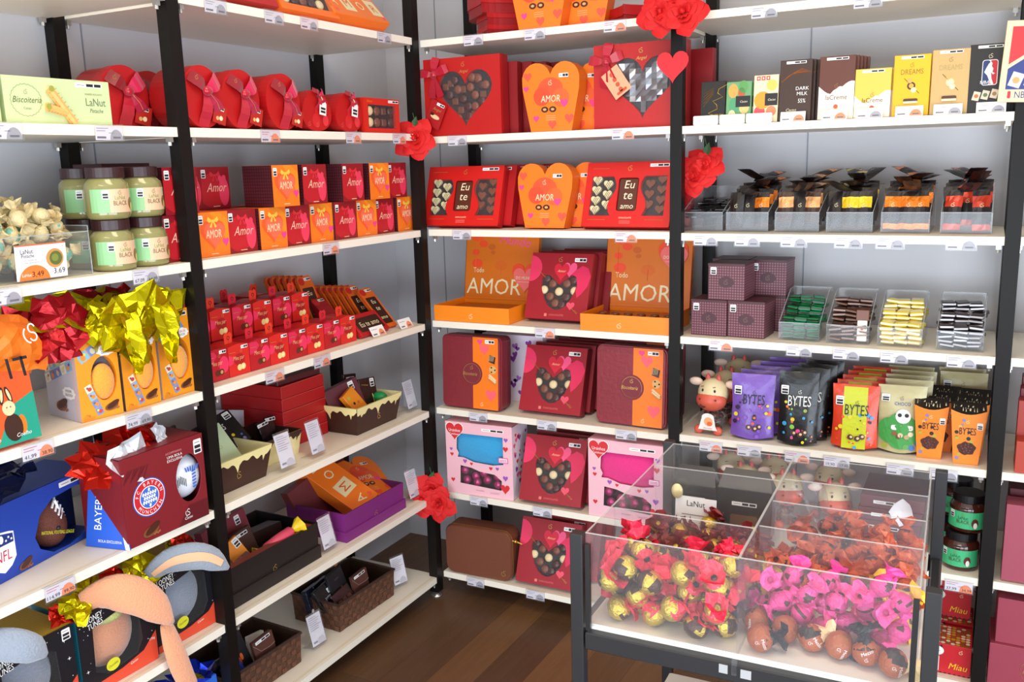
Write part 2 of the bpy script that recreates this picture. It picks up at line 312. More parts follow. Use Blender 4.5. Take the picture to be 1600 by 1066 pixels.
# window box with the pink hearts
def love_window_box():
    t = thing('chocolate_gift_box', '', 'chocolate box'); W = H = .225; D = .04; m = MB(); hw = W/2
    Rr = [(.018, .134), (.036, .148), (.052, .150), (.064, .140), (.066, .122), (.060, .096), (.048, .068), (.032, .046), (.015, .035)]; I = [(0, .118)]+Rr+[(0, .032)]+[(-x, z) for x, z in Rr[::-1]]
    base = mat('#9c1524', .45); m.ring(rect(-hw, hw, 0, H), I, 0, base, .012); m.box(-hw, hw, .012, D, 0, H, mat('#7e101c', .45)); m.flat(I, mat('#1c1210', .4), .0118)
    y = -.0004; pk = mat('#d92656', .45); lp = mat('#ef5482', .45); m.flat([(-hw, .125)]+[(-hw+.043*math.sin(a), .170-.045*math.cos(a)) for a in [PI*i/10 for i in range(11)]], mat('#e5325e', .45), y)
    m.flat(heart(.085, .095, .068, .088, 26, -.1), pk, y) if False else m.flat([(.0665, .118), (.060, .145), (.045, .153), (.03, .150), (.03, .170), (.045, .182), (.062, .172), (.078, .184), (.1, .176), (.112, .15), (.104, .115), (.086, .09), (.070, .075), (.064, .098)], pk, y); m.flat(heart(.056, .062, .004, .128, 24), mat('#d31f38', .45), y-.0003); m.flat(heart(.05, .052, .034, .142, 20), lp, y-.0002)
    m.text('Amor', .004, .160, .009, mat('#f6c08c'), y-.0006, .3); m.logo(-.004, .203, .009, GOLD, y); m.sticker(.068, .203, .042, .013, y)
    m.flat(heart(.03, .028, .052, .032, 20), mat('#ee4a6a', .45), y-.0005); m.tube([(.040, y-.001, .055), (.078, y-.001, .022)], .0009, GOLD, 4); m.tube([(-.088, y-.001, .170), (-.052, y-.001, .140)], .0009, GOLD, 4)
    for k in range(3): m.flat([(.066+.005*k, .033-.004*k), (.075+.004*k, .034-.004*k), (.0655+.005*k, .031-.004*k)], GOLD, y-.001)
    m.text('CHOCOLATES', .004, .012, .006, mat('#d9786a'), y); m.flat(rrect(-.04, -.03, .009, .019, .002, 2), mat('#d9786a'), y)
    m.build('carton', t)
    for k, (a, b) in zip(('dark', 'milk', 'milk', 'dark', 'cream', 'cream', 'cream', 'milk', 'dark', 'milk', 'dark'), ((-.050, .138), (-.026, .122), (.026, .124), (.050, .136), (-.056, .100), (0, .096), (.056, .100), (-.030, .078), (.030, .078), (-.008, .056), (.016, .052))): choc(k, a, .0112, b, t)
    MB().flat(I, FILM, .0005).build('window_film', t); return t
LW = Stock(love_window_box())
# red "Angel" box with heart window, ribbon bow and hang tag
def bow(m, c, s, mt):
    x, z = c
    for a in (0.35, PI-.15, -PI/2-.1, -PI/2+.35, PI/2-.2):
        L = s*(1.0 if a > -1 else 1.35); ca, sa = math.cos(a), math.sin(a); w = s*.27
        P = [(0, .15), (.35, .7), (.75, 1), (1, .85)]
        vs = []
        for u, v in P: vs += [(x+L*u*ca-w*v*sa, -.004-.012*math.sin(PI*u*.9), z+L*u*sa+w*v*ca), (x+L*u*ca+w*v*sa, -.004-.007*math.sin(PI*u), z+L*u*sa-w*v*ca)]
        m.add(vs, [(2*i, 2*i+1, 2*i+3, 2*i+2) for i in range(3)], mt)
    m.ball(s*.22, mt, (x, -.009, z), (1, .8, 1), 10, 6)
RIB = mat('#b40d2a', .25, 0, 0, 60, 0, .3); RIBP = mat('#d81c50', .25, 0, 0, 60, 0, .3)
def angel_box(full):
    t = thing('heart_window_box', '', 'gift box'); W, H, D = .285, .245, .052; hw = W/2; m = MB(); I = heart(.20, .178, .012, .026, 36)
    red = mat('#b8130f', .42); m.ring(rect(-hw, hw, 0, H), I, 0, red, .014); m.box(-hw, hw, .014, D, 0, H, mat('#9c0f16', .42)); m.flat(I, mat('#2b2527', .35), .0135)
    m.logo(.008, .222, .008, GOLD); m.text('Angel', .008, .196, .010, GOLD, -.0004, .35); m.build('carton', t)
    if not full:
        R = random.Random(5)
        for i, (a, b) in enumerate(((-.045, .175), (-.05, .14), (-.018, .155), (-.03, .118), (.0, .125), (.028, .16), (.05, .19), (.068, .165), (.045, .135), (.075, .135), (.02, .10), (.045, .10), (-.01, .09), (.02, .07), (.058, .185), (-.065, .165), (-.03, .185), (.085, .165), (.0, .155), (.07, .115), (-.02, .065), (.04, .075), (.012, .048), (.035, .19))): choc(('square', 'dark', 'milk')[i % 3], a, .0125, b-.01, t)
    f = MB(); n = len(I)
    if full:      # wrinkled foil inside
        R = random.Random(9); vs = []; G = 12
        for j in range(G):
            for i in range(G): vs.append((-.08+.184*i/(G-1), .012-R.uniform(0, .009), .045+.175*j/(G-1)))
        fs = [(j*G+i, j*G+i+1, (j+1)*G+i+1, (j+1)*G+i) for j in range(G-1) for i in range(G-1)]
        def inside(p):
            c = False; k = len(I)-1
            for q in range(len(I)):
                if (I[q][1] > p[1]) != (I[k][1] > p[1]) and p[0] < (I[k][0]-I[q][0])*(p[1]-I[q][1])/(I[k][1]-I[q][1])+I[q][0]: c = not c
                k = q
            return c
        fs = [q for q in fs if all(inside((vs[i][0], vs[i][2])) for i in q)]
        MB().add(vs, fs, mat('#8f8f92', .22, .85)).build('foil_sheet', t)
    f.flat(I, FILM, .0006).build('window_film', t)
    b = MB(); bow(b, (-.10, .195), .055, RIB); b.build('ribbon_bow', t)
    g = MB(); a = (-.135, .02, .35) if not full else (-.105, .085, .6)
    g.T = Matrix.Translation((a[0]+.04, -.012, a[1]+.05)) @ Matrix.Rotation(.45 if not full else -.6, 4, 'Y')
    g.box(-.03, .03, -.001, 0, -.042, .042, mat('#a91419', .45) if not full else mat('#efa77f', .5)); y = -.0014
    if full:
        for k in range(4): g.flat(disc(.007, 0, .026-.017*k, 12), mat('#c9502c'), y)
        g.flat(rrect(-.018, .018, -.036, -.028, .003, 2), mat('#c9502c'), y)
    else: g.sticker(.008, .034, .03, .009, y); g.text('Angel', 0, .012, .01, GOLD, y, .3); g.prism(disc(.018, .002, -.008, 12, .007), y-.001, y, mat('#e7c893')); g.prism(disc(.008, -.012, -.002, 10, .005), y-.001, y, CHOC)
    g.build('hang_tag', t); return t
put(angel_box(False), .148, .012, ZM[1]).__setitem__('label', 'red box with heart window over chocolates, a rose overlapping its lower corner')
put(angel_box(True), .736, .046, ZM[1]).__setitem__('label', 'red box with foil showing in heart window and a peach hang tag')
plain = thing('closed_red_box', '', 'gift box'); MB().box(-.13, .13, 0, .03, 0, .225, mat('#8f0f15', .45), .002).build('carton', plain); S = Stock(plain)
for i in range(4): S('closed dark red box standing behind the heart window box, %s layer back' % ORD[i], .19+.033*i, .072+.038*i+.0, ZM[1], group='dark red boxes standing in a row behind the heart window box')
S('closed dark red box standing in the gap behind the post with the paper heart', .80, .16, ZM[1], -4, group=None)
HC('orange heart-shaped carton with cream lettering between the two heart window boxes', .464, .012, ZM[1])
HC('orange heart-shaped carton half hidden beside the foil window box on the second shelf', .528, .085, ZM[1])
HC('orange heart-shaped carton on the top shelf beside the stacked heart boxes', .43, .012, ZM[0]); HC('orange heart-shaped carton on the top shelf beside the large red heart box', .548, .07, ZM[0])
def heart_box(w, h, lid):
    t = thing('heart_box', '', 'gift box'); m = MB(); m.T = Matrix.Rotation(-PI/2, 4, 'X') @ Matrix.Scale(-1, 4, (0, 1, 0)); m.T = Matrix(((1, 0, 0, 0), (0, 0, 1, 0), (0, 1, 0, 0), (0, 0, 0, 1)))
    P = heart(w*.96, w*.86, 0, 0, 40); m.prism(P, 0, h-lid, mat('#9a0f14', .45)); m.build('base', t)
    m2 = MB(); m2.T = m.T; m2.prism(heart(w, w*.9, 0, -w*.02, 40), h-lid, h, mat('#b51318', .42)); m2.build('lid', t); return t
S = Stock(heart_box(.23, .036, .014)); S('small red heart box lying at the bottom of the top shelf stack', .225, .06, ZM[0], group=None); S('small red heart box lying under the large red heart lid', .225, .06, ZM[0]+.0361)
put(heart_box(.30, .075, .045), .215, .04, ZM[0]+.0722).__setitem__('label', 'large red heart box lying on top of two smaller heart boxes')
put(heart_box(.29, .045, .028), .70, .02, ZM[0]).__setitem__('label', 'large red heart box lying flat by the post with red roses')
# "Eu te amo" boxes
def love_bar_box():
    t = thing('message_window_box', '', 'chocolate box'); W, H, D = .29, .205, .034; hw = W/2; m = MB(); rd = mat('#d01812', .42)
    def side(s):
        P = [(s*(hw-.022), .035), (s*(hw-.022), H-.045), (s*.052, H-.045)]+[(s*(.052-.012*math.sin(a)), H-.045-(H-.08)*a/(2*PI)) for a in [2*PI*i/10 for i in range(1, 11)]]
        return P if s > 0 else P[::-1]
    IL, IR = side(-1), side(1); IM = rrect(-.033, .033, .05, H-.05, .008)
    t3 = tessellate_polygon([[Vector((a, b, 0)) for a, b in P] for P in (rect(-hw, hw, 0, H), IL, IM, IR)]); A = rect(-hw, hw, 0, H)+IL+IM+IR; m.add([(x, 0, z) for x, z in A], [tuple(f) for f in t3], rd)
    m.box(-hw, hw, .012, D, 0, H, mat('#b01016', .45)); m.box(-hw, hw, 0.0001, .012, 0, .004, rd); m.box(-hw, hw, 0.0001, .012, H-.004, H, rd); m.box(-hw, -hw+.003, .0001, .012, 0, H, rd); m.box(hw-.003, hw, .0001, .012, 0, H, rd)
    dk = mat('#2a1712', .4)
    for P in (IL, IR): m.flat(P, dk, .0119)
    m.flat(rrect(-.039, .039, .045, H-.043, .01), mat('#b81219', .45), -.0002) if False else None
    m.logo(0, H-.02, .009, GOLD); m.sticker(.095, H-.012, .062, .010)
    for s in (-1, 1): m.tube([(s*.095-.03, -.001, .022), (s*.095+.03, -.001, .022)], .0006, GOLD, 4)
    m.tube([(-.125, -.001, H-.02), (-.07, -.001, H-.02)], .0006, GOLD, 4); m.text('CHOCOLATE', 0, .026, .005, CREAM, -.0004)
    for k in range(3): m.flat(rect(-.018, .018, .018-.004*k, .019-.004*k), mat('#f28a7a'), -.0004)
    m.build('carton', t)
    b = MB(); b.box(-.031, .031, .003, .0115, .052, H-.052, mat('#5a2c1c', .35), .002); iv = mat('#f4e6c0', .5); b.text('Eu', .002, .122, .026, iv, .0026, .15); b.text('te', 0, .088, .028, iv, .0026, .15); b.text('amo', 0, .058, .018, iv, .0026, .15); b.build('chocolate_bar', t)
    for s, kd in ((-1, 'white_heart'), (1, 'milk_heart')):
        for i, (a, z) in enumerate(((.108, .144), (.070, .130), (.108, .112), (.070, .098), (.108, .080), (.070, .066), (.108, .050))):
            choc(kd, s*a, .009, z+.004, t)
    MB().flat(IL, FILM, .0008).build('window_film', t); MB().flat(IR, FILM, .0008).build('window_film', t); return t
EB = Stock(love_bar_box())
g = 'red boxes with a Eu te amo chocolate bar in the window'
EB('red Eu te amo window box standing in front, beside the corner post', .101, .045, ZM[2], 1, 18, .034, g)
EB('red Eu te amo window box standing in front, beside the tagged middle post', .688, .045, ZM[2], -2, 18, .034, g)
red_back = thing('red_window_box', '', 'chocolate box'); MB().box(-.145, .145, 0, .034, 0, .205, mat('#b81218', .42), .001).sticker(.095, .193, .062, .010).build('carton', red_back); S = Stock(red_back)
for i in range(4): S('red window box standing behind the Eu te amo box by the corner post, %s back' % ORD[i], .127+.026*i, .09+.042*i, ZM[2], 0, 17, .034, 'red window boxes stacked behind the front Eu te amo box by the corner post')
for i in range(2): S('red window box standing behind the Eu te amo box by the middle post, %s back' % ORD[i], .70+.02*i, .09+.05*i, ZM[2], 0, 17, .034, 'red window boxes behind the Eu te amo box by the middle post')
HC('orange heart-shaped carton between the two Eu te amo boxes', .413, .055, ZM[2], 0, 4, .05); HC('orange heart-shaped carton tucked behind the one between the Eu te amo boxes', .482, .118, ZM[2], 0, 4, .05)
# open orange presentation boxes
def open_box(x, label, full):
    t = thing('open_gift_box', label, 'gift box'); W, H, D = .291, .053, .21; hw = W/2; m = MB(); o = mat('#f5860f', .42); oi = mat('#c9560b', .5)
    m.box(-hw, hw, 0, .003, 0, H, o); m.box(-hw, hw, D-.003, D, 0, H, o); m.box(-hw, -hw+.003, .003, D-.003, 0, H, o); m.box(hw-.003, hw, .003, D-.003, 0, H, o); m.box(-hw+.003, hw-.003, .003, D-.003, 0, .003, oi)
    m.logo(-hw*.1 if full else 0, .02, .009, CREAM); m.text('AMOR', 0, .0, .001, CREAM) if False else None
    m.build('tray', t)
    i = MB(); i.box(-hw+.005, hw-.005, .006, D-.006, .030, .033, mat('#8d3f12', .3, 0, 0, 60, .4)); i.build('insert', t)
    if full:
        for a in range(6):
            for b in range(2):
                c = choc('milk', -.11+.044*a, .05+.05*b, .037, t); c.rotation_euler = (-PI/2, 0, 0)
    l = MB(); l.T = Matrix.Translation((0, D-.004, .045)) @ Matrix.Rotation(math.radians(-9), 4, 'X')
    LH = .238; l.box(-hw, hw, 0, .022, 0, LH, mat('#d9700f', .45)); y = -.0004; l.box(-hw-.001, -hw, -.001, .023, 0, LH, mat('#5d1d10', .5))
    rd = mat('#ee4a1e', .5)
    for a, b, s, c in ((-.10, .225, .05, 'f0561a'), (-.075, .20, .035, 'ee4a1e'), (-.105, .17, .03, 'ee4a1e'), (-.098, .13, .045, 'ee4a1e'), (-.04, .19, .03, 'c9600f'), (-.035, .17, .02, 'c9600f'), (0, .125, .05, 'd8660f')): l.flat(disc(s/2, a, b, 14, s*.36), mat('#'+c, .5), y)
    l.tube([(-.105, -.0008, .10), (-.105, -.0008, .20)], .0007, rd, 4); l.tube([(.0, -.0008, .09), (.0, -.0008, .125)], .0007, mat('#c9600f'), 4)
    l.text('Todo', -.09, .098, .018, CREAM, y-.0004, 0, 0, .8); l.text('AMOR', -.028, .022, .058, CREAM, y-.0006, .06, 0, .95)
    if not full: l.text('Mundo', .05, .198, .032, mat('#f0509c', .5), y-.0002, .2, -.12)
    (hx, hz) = (.10, .03) if not full else (.088, .115)
    l.prism(heart(.10, .095, hx-.004, hz+.008, 28), -.004, -.001, rd); l.prism(heart(.092, .088, hx, hz, 28), -.0075, -.0045, mat('#f0706a', .5)); l.text('DO MUNDO', hx, hz+.048, .0105, CREAM, -.0079, 0, 0, .85); l.flat(rect(hx-.028, hx+.028, hz+.038, hz+.0395), mat('#f7b0a4'), -.0079)
    l.build('lid', t); put(t, x, .012 if not full else .008, ZM[3]); return t
open_box(.152, 'open orange box with a raised lid reading Todo Amor, beside the corner post', False); open_box(.701, 'open orange box of chocolates with lid and pink heart high up, beside the middle post', True)
gl = 'red window boxes with pink hearts'
LW('red box with heart window standing between the two open orange boxes', .428, .085, ZM[3], -1, 20, .04, gl)
LW('red box with heart window standing between the two large maroon tins', .420, .045, ZM[4], 0, 20, .04, gl)
LW('red box with heart window standing between the blue and pink plush boxes', .431, .012, ZM[5], 2, 20, .04, gl)
LW('red box with heart window standing on the lowest shelf beside the brown leather case', .402, .022, ZM[6], 1, 20, .04, gl)
rb = thing('red_carton', '', 'chocolate box'); MB().box(-.1125, .1125, 0, .04, 0, .225, mat('#85101b', .45), .001).sticker(.068, .207, .042, .013).build('carton', rb); S = Stock(rb)
for k, (x, y, n, w) in enumerate(((.440, .14, 3, 'between the orange boxes'), (.432, .10, 4, 'between the maroon tins'), (.445, .07, 4, 'between the plush boxes'), (.418, .08, 3, 'by the leather case'))):
    for i in range(n): S('dark red carton leaning behind the heart window box %s, %s back' % (w, ORD[i]), x+.022*i, y+.047*i, ZM[3+k], 0, 17, .04, 'red cartons leaning behind the heart window box '+w)
# maroon embossed tins
def tin():
    t = thing('biscuit_tin', '', 'biscuit tin'); W, H, D = .236, .255, .075; hw = W/2; mr = mat('#8a2b35', .42, .2, .22, 70); m = MB()
    m.prism(rrect(-hw, hw, 0, H, .020), .006, D*.62, mr); m.prism(rrect(-hw+.004, hw-.004, .004, H-.004, .018), 0, .006, mr); m.build('lid', t)
    b = MB(); b.prism(rrect(-hw+.003, hw-.003, .002, H-.002, .018), D*.62, D, mat('#6f1c26', .4, .2)); b.build('base', t)
    s = MB(); x0 = hw-.110; x1 = hw-.012; n = 10; y = -.0008; P = [(x1, .004), (x1, H-.004), (x0, H-.004), (x0, .165)]+[(x0+.001, .165), (x0, .085), (x0, .004)]
    s.box(x0, x1, -.0008, 0, .003, H-.003, ORANGE); s.prism(disc(.041, x0-.004, .125, 28), -.0016, -.0006, mat('#7c242e', .5)); y = -.0018
    s.text('Biscoiteria', x0-.012, .118, .012, GOLD, y, .35, 0, .8); s.logo(x0-.004, .145, .007, GOLD, y); s.tube([(x0-.004+.034*math.cos(a), y, .125+.034*math.sin(a)) for a in [2*PI*i/24 for i in range(25)]], .0005, GOLD, 3)
    for a, b_, q, c in ((.045, .19, .038, 'f5606a'), (.07, .03, .042, 'f5606a'), (.028, .225, .02, 'f0408c')): s.flat(heart(q, q, x0+a, b_, 20), mat('#'+c, .5), -.0013)
    s.prism([(x0+.062, .170), (x0+.085, .163), (x0+.089, .187), (x0+.066, .194)], -.002, -.001, mat('#4a2218')); [s.tube([(x0+.064+.005*i, -.0026, .172), (x0+.068+.005*i, -.0026, .192)], .0006, CREAM, 3) for i in range(4)]
    s.prism(disc(.014, x0+.078, .143, 16), -.002, -.001, mat('#d9ac6a'))
    for q in range(6): s.flat(disc(.003, x0+.078+.009*math.cos(q*2.1), .143+.009*math.sin(q*2.1), 6), CHOC, -.0025)
    for q in range(2): s.tube([(x0+.065, -.004, .125-.008*q), (x0+.092, -.004, .105-.006*q)], .005, mat('#e3c08e'), 8)
    s.sticker(x0+.066, .238, .036, .013, -.0014); s.logo(x0+.035, .02, .007, CREAM, -.0014); s.build('paper_band', t); return t
S = Stock(tin()); S('maroon embossed tin with orange paper band standing nearest the corner post', .135, .022, ZM[4], 0, 3, .075, 'maroon tins with an orange band'); S('maroon embossed tin with orange paper band standing nearest the post by the plush cow', .711, .035, ZM[4], -1, 3, .075, 'maroon tins with an orange band')
S('maroon tin with orange band standing behind its twin by the plush cow', .722, .125, ZM[4], -1, 3, .075)
# pink plush boxes
def plush_box(col, dark, label, x, y, rz):
    t = thing('plush_gift_box', label, 'toy gift box'); W, H, D = .257, .262, .13; hw = W/2; pk = mat('#f0b9c4', .5); m = MB()
    I1 = [(-hw+.045, .135), (-hw+.050, .15), (-hw+.042, .165), (-hw+.045, .215), (-hw+.06, .222), (hw-.035, .222), (hw-.035, .125), (hw-.075, .118), (-.02, .122), (-.06, .135)]
    I2 = [(-hw+.052, .04), (hw-.045, .03), (hw-.043, .065), (hw-.07, .085), (0, .09), (-.03, .10), (-hw+.055, .105)]
    ts = tessellate_polygon([[Vector((a, b, 0)) for a, b in P] for P in (rect(-hw, hw, 0, H), I1, I2)]); A = rect(-hw, hw, 0, H)+I1+I2; m.add([(a, 0, b) for a, b in A], [tuple(f) for f in ts], pk)
    m.box(-hw, -hw+.002, .0001, D, 0, H, pk); m.box(hw-.002, hw, .0001, D, 0, H, mat('#eadbe6', .5)); m.box(-hw, hw, .0001, D, H-.002, H, pk); m.box(-hw, hw, .0001, D, 0, .002, pk); m.box(-hw, hw, D-.002, D, 0, H, pk)
    y_ = -.0004; rd = mat('#d62a30', .45); pu = mat('#9a52b4', .5)
    m.flat(heart(.072, .068, -hw+.036, .192, 26), WHITE, y_); m.flat(heart(.067, .063, -hw+.036, .1945, 26), rd, y_-.0002); m.text('Ursinhos', -hw+.036, .226, .0115, WHITE, y_-.0004, 0, 0, .8); m.text('Carinhosos', -hw+.036, .214, .008, WHITE, y_-.0004, 0, 0, .8)
    for a, b, q, c in ((-.108, .155, .012, pu), (-.106, .135, .014, rd), (.105, .205, .016, pu), (.103, .170, .020, rd), (-.055, .113, .016, pu), (-.03, .108, .012, rd), (.045, .098, .014, rd), (.07, .1, .013, pu), (.10, .065, .02, pu), (.098, .018, .035, rd), (-.105, .04, .016, rd)): m.flat(heart(q, q, a, b, 16), c, y_)
    m.sticker(.055, .242, .085, .010, y_); m.flat(rrect(.075, .112, .130, .150, .002, 2), mat('#e24c9c'), y_); m.flat(rrect(.078, .109, .133, .147, .001, 2), WHITE, y_-.0002)
    for k in range(2): m.flat(rect(.080, .107, .1355+.005*k, .138+.005*k), mat('#e24c9c'), y_-.0004)
    for k in range(2): m.flat(rect(.04, .075, .014+.004*k, .0155+.004*k), mat('#c98a96'), y_)
    m.text('chocolate', 0, .018, .006, mat('#b05a6a'), y_, .2)
    R = random.Random(3); m.T = Matrix.Translation((hw+.0004, 0, 0)) @ Matrix.Rotation(PI/2, 4, 'Z')
    for k in range(26): m.flat(heart(R.uniform(.012, .022), None, R.uniform(.012, D-.012), R.uniform(.01, .235), 14, R.uniform(-.5, .5)), R.choice((rd, pu, mat('#e8588c'), mat('#8a3ca0'))), 0)
    m.T = Matrix.Identity(4); m.build('carton', t)
    p = MB(); G = 14; R = random.Random(8); cm = mat(col, .9, 0, .8, 260, 0, .5)
    vs = [(-hw+.035+(W-.06)*i/(G-1), .016-.012*math.sin(PI*i/(G-1))*math.sin(PI*j/(G-1))+R.uniform(0, .002), .112+.118*j/(G-1)) for j in range(G) for i in range(G)]; p.smooth = True
    p.add(vs, [(j*G+i, j*G+i+1, (j+1)*G+i+1, (j+1)*G+i) for j in range(G-1) for i in range(G-1)], cm); p.build('plush_fabric', t)
    bk = MB(); bk.box(-hw+.04, hw-.03, .03, .032, .02, .11, mat('#3a1118')); bk.build('tray', t)
    proto = None
    for i, (a, b) in enumerate(((-.062, .085), (-.02, .068), (.012, .083), (.025, .058), (-.055, .05), (.065, .075), (.065, .045), (-.015, .045))):
        if proto is None: q = MB(); q.ball(.0155, mat('#c2487c', .25, .6, .5, 200), (0, 0, 0), (1, 1, 1), 16, 10); proto = q.build('foil_bonbon', t); o = proto
        else: o = proto.copy(); COL.objects.link(o); o.parent = t
        o.location = (a, .014, b)
    f = MB(); f.flat(I2, FILM, .0008).build('window_film', t); put(t, x, y, ZM[5], rz)
plush_box('#2ea0d8', 'b', 'pale pink box with hearts and blue plush fabric in its window', .165, .010, 3); plush_box('#ec2f86', 'p', 'pale pink box with hearts and hot pink plush fabric in its window', .706, .010, 1)
bx = MB(); bt = thing('patterned_gift_box', 'pale box printed with purple hearts, hidden behind the maroon tin by the corner', 'toy gift box'); bx.box(-.12, .12, 0, .12, 0, .24, mat('#e9d9e8', .5)); R = random.Random(4)
for k in range(40): bx.flat(heart(R.uniform(.014, .026), None, R.uniform(-.11, .11), R.uniform(.01, .21), 14, R.uniform(-.4, .4)), R.choice((mat('#8a3ca0'), mat('#d62a50'), mat('#b06cc0'))), -.0004)
bx.build('carton', bt); put(bt, .215, .185, ZM[4])
# leather case
t = thing('leather_case', 'brown leather case with rounded corners and a brass zip pull', 'case'); m = MB(); le = mat('#6f3a24', .55, 0, .25, 350); W, H, D = .262, .185, .085; m.smooth = False
P = rrect(-W/2, W/2, 0, H, .034, 7); P2 = rrect(-W/2+.004, W/2-.004, .004, H-.004, .031, 7); n = len(P)
vs = [(x, 0, z) for x, z in P2]+[(x, .007, z) for x, z in P]+[(x, D-.007, z) for x, z in P]+[(x, D, z) for x, z in P2]; fs = [tuple(range(n)), tuple(range(4*n-1, 3*n-1, -1))]
for k in range(3): fs += [(k*n+(i+1) % n, k*n+i, (k+1)*n+i, (k+1)*n+(i+1) % n) for i in range(n)]
m.add(vs, fs, le); m.logo(W/2-.03, .03, .011, GOLD, -.001); m.build('body', t)
z = MB(); pts = [(x*1.002, .02, zz*1.001) for x, zz in P if zz > .03]; i0 = min(range(len(pts)), key=lambda i: (pts[i][2], pts[i][0])) if False else 0
z.tube([(x, .014, zz) for x, zz in [p for p in P[n//4-7:3*n//4+6]]], .0016, mat('#b9985a', .3, .8), 5); z.build('zip', t)
z = MB(); z.tube([(W/2-.006, .02, .15), (W/2+.012, .025, .146), (W/2+.03, .03, .138)], .0035, mat('#c9a24a', .25, .9), 6); z.ball(.007, mat('#c9a24a', .25, .9), (W/2+.008, .022, .148)); z.build('zip_pull', t)
put(t, .145, .012, ZM[6], 3)
# paper heart and roses
t = thing('paper_heart', 'bright red paper heart stuck on the black post beside the foil window box', 'paper heart'); MB().prism(heart(.094, .088, 0, 0, 30), -.0015, 0, mat('#e8202c', .6)).build('card', t); put(t, .856, -.003, 1.752, 0, 0, 0, 0)
def rose(label, x, y, z, s=.04, seed=1, rx=80, n=1, rz=0):
    t = thing('artificial_rose', label, 'artificial flower'); R = random.Random(seed); fab = mat('#d00a0c', .7, 0, .2, 120)
    offs = [(0, 0)] if n == 1 else [(0, .6), (-.8, -.3), (.8, -.5)][:n]
    for k, (ox, oz) in enumerate(offs):
        m = MB(); m.smooth = True; q = s if n == 1 else s*.72
        c = Vector((ox*s*.75, -.012*k, oz*s*.75)); base = Matrix.Translation(c) @ Matrix.Rotation(math.radians(rx+R.uniform(-12, 12)), 4, 'X')
        for L in range(5):
            npet = (3, 3, 4, 5, 5)[L]; rr = q*(.10+.15*L)
            for i in range(npet):
                a = 2*PI*i/npet+L*.9+R.uniform(-.3, .3); m.T = base @ Matrix.Rotation(a, 4, 'Z') @ Matrix.Rotation(R.uniform(-.15, .15), 4, 'X'); vs = []; U, V = 7, 6
                flare = .10+.26*L+R.uniform(-.06, .1)
                for v in range(V):
                    vv = v/(V-1)
                    for u in range(U):
                        uu = u/(U-1)-.5; ang = uu*(2.0-.16*L)*(1-.25*vv*vv); pt = 1-.45*abs(uu)*2*vv; hgt = q*(.80-.02*L)*vv*pt
                        rad = rr*(.5+.5*math.sqrt(vv))+q*flare*vv**1.7*pt; wob = R.uniform(-.05, .05)*q*vv
                        vs.append(((rad+wob)*math.cos(ang), (rad+wob)*math.sin(ang)*1.2, hgt*(1-flare*.5)-(q*.16*L*.4*vv**3)+R.uniform(-.05, .05)*q*vv))
                m.add(vs, [(v*U+u, v*U+u+1, (v+1)*U+u+1, (v+1)*U+u) for v in range(V-1) for u in range(U-1)], fab)
        m.T = base; m.ball(q*.2, fab, (0, 0, q*.3)); m.build('bloom', t)
    l = MB(); l.tube([(0, .004, 0), (.004, .006, s*1.3), (-.004, .006, s*2.0)], .0015, mat('#2c4a24', .6)); l.T = Matrix.Translation((0, .004, s*.9)); l.add([(0, 0, 0), (s*.35, -.004, s*.3), (s*.2, 0, s*.85), (-s*.2, 0, s*.45)], [(0, 1, 2, 3)], mat('#2f5228', .6)); l.build('stem', t)
    t.location = (x, y, z); t.rotation_euler = (0, 0, math.radians(rz)); return t
rose('red fabric rose fixed on the corner post beside the second shelf', -.004, -.045, 1.628, .042, 3, 80, 1, 18)
rose('cluster of red fabric roses fixed on the corner post beside the lower shelves', -.002, -.045, .395, .052, 5, 80, 3, 18)
rose('cluster of red fabric roses fixed at the top of the middle post', .868, -.030, 1.955, .056, 7, 80, 3, 0)
rose('dark red fabric rose standing behind the middle post above the clear bins', .925, .10, 1.50, .05, 11, 70, 2, 0)
# price tags in this bay
for k, a, c, w in ((1, .205, 'g', 'under the stacked heart boxes'), (1, .42, 'g', 'under the orange heart cartons on the top shelf'), (1, .68, 'o', 'under the large heart box by the roses'), (2, .132, 'g', 'under the heart window box with chocolates'), (2, .704, 'o', 'under the heart window box with foil'), (3, .136, 'g', 'under the Eu te amo box by the corner post'), (3, .713, 'o', 'under the Eu te amo box by the middle post'),
    (4, .434, 'o', 'between the two open orange boxes'), (5, .174, 'g', 'under the maroon tin by the corner post'), (5, .434, 'g', 'under the red box between the maroon tins'), (5, .711, 'g', 'under the maroon tin by the plush cow'), (6, .164, 'g', 'under the blue plush box'), (6, .411, 'g', 'under the red box between the plush boxes'), (7, .139, 'g', 'under the brown leather case'), (7, .377, 'g', 'under the red box beside the leather case')):
    price('%s price tag %s' % ({'o': 'orange and white', 'g': 'grey and white'}[c], w), 'M', k, a, c)
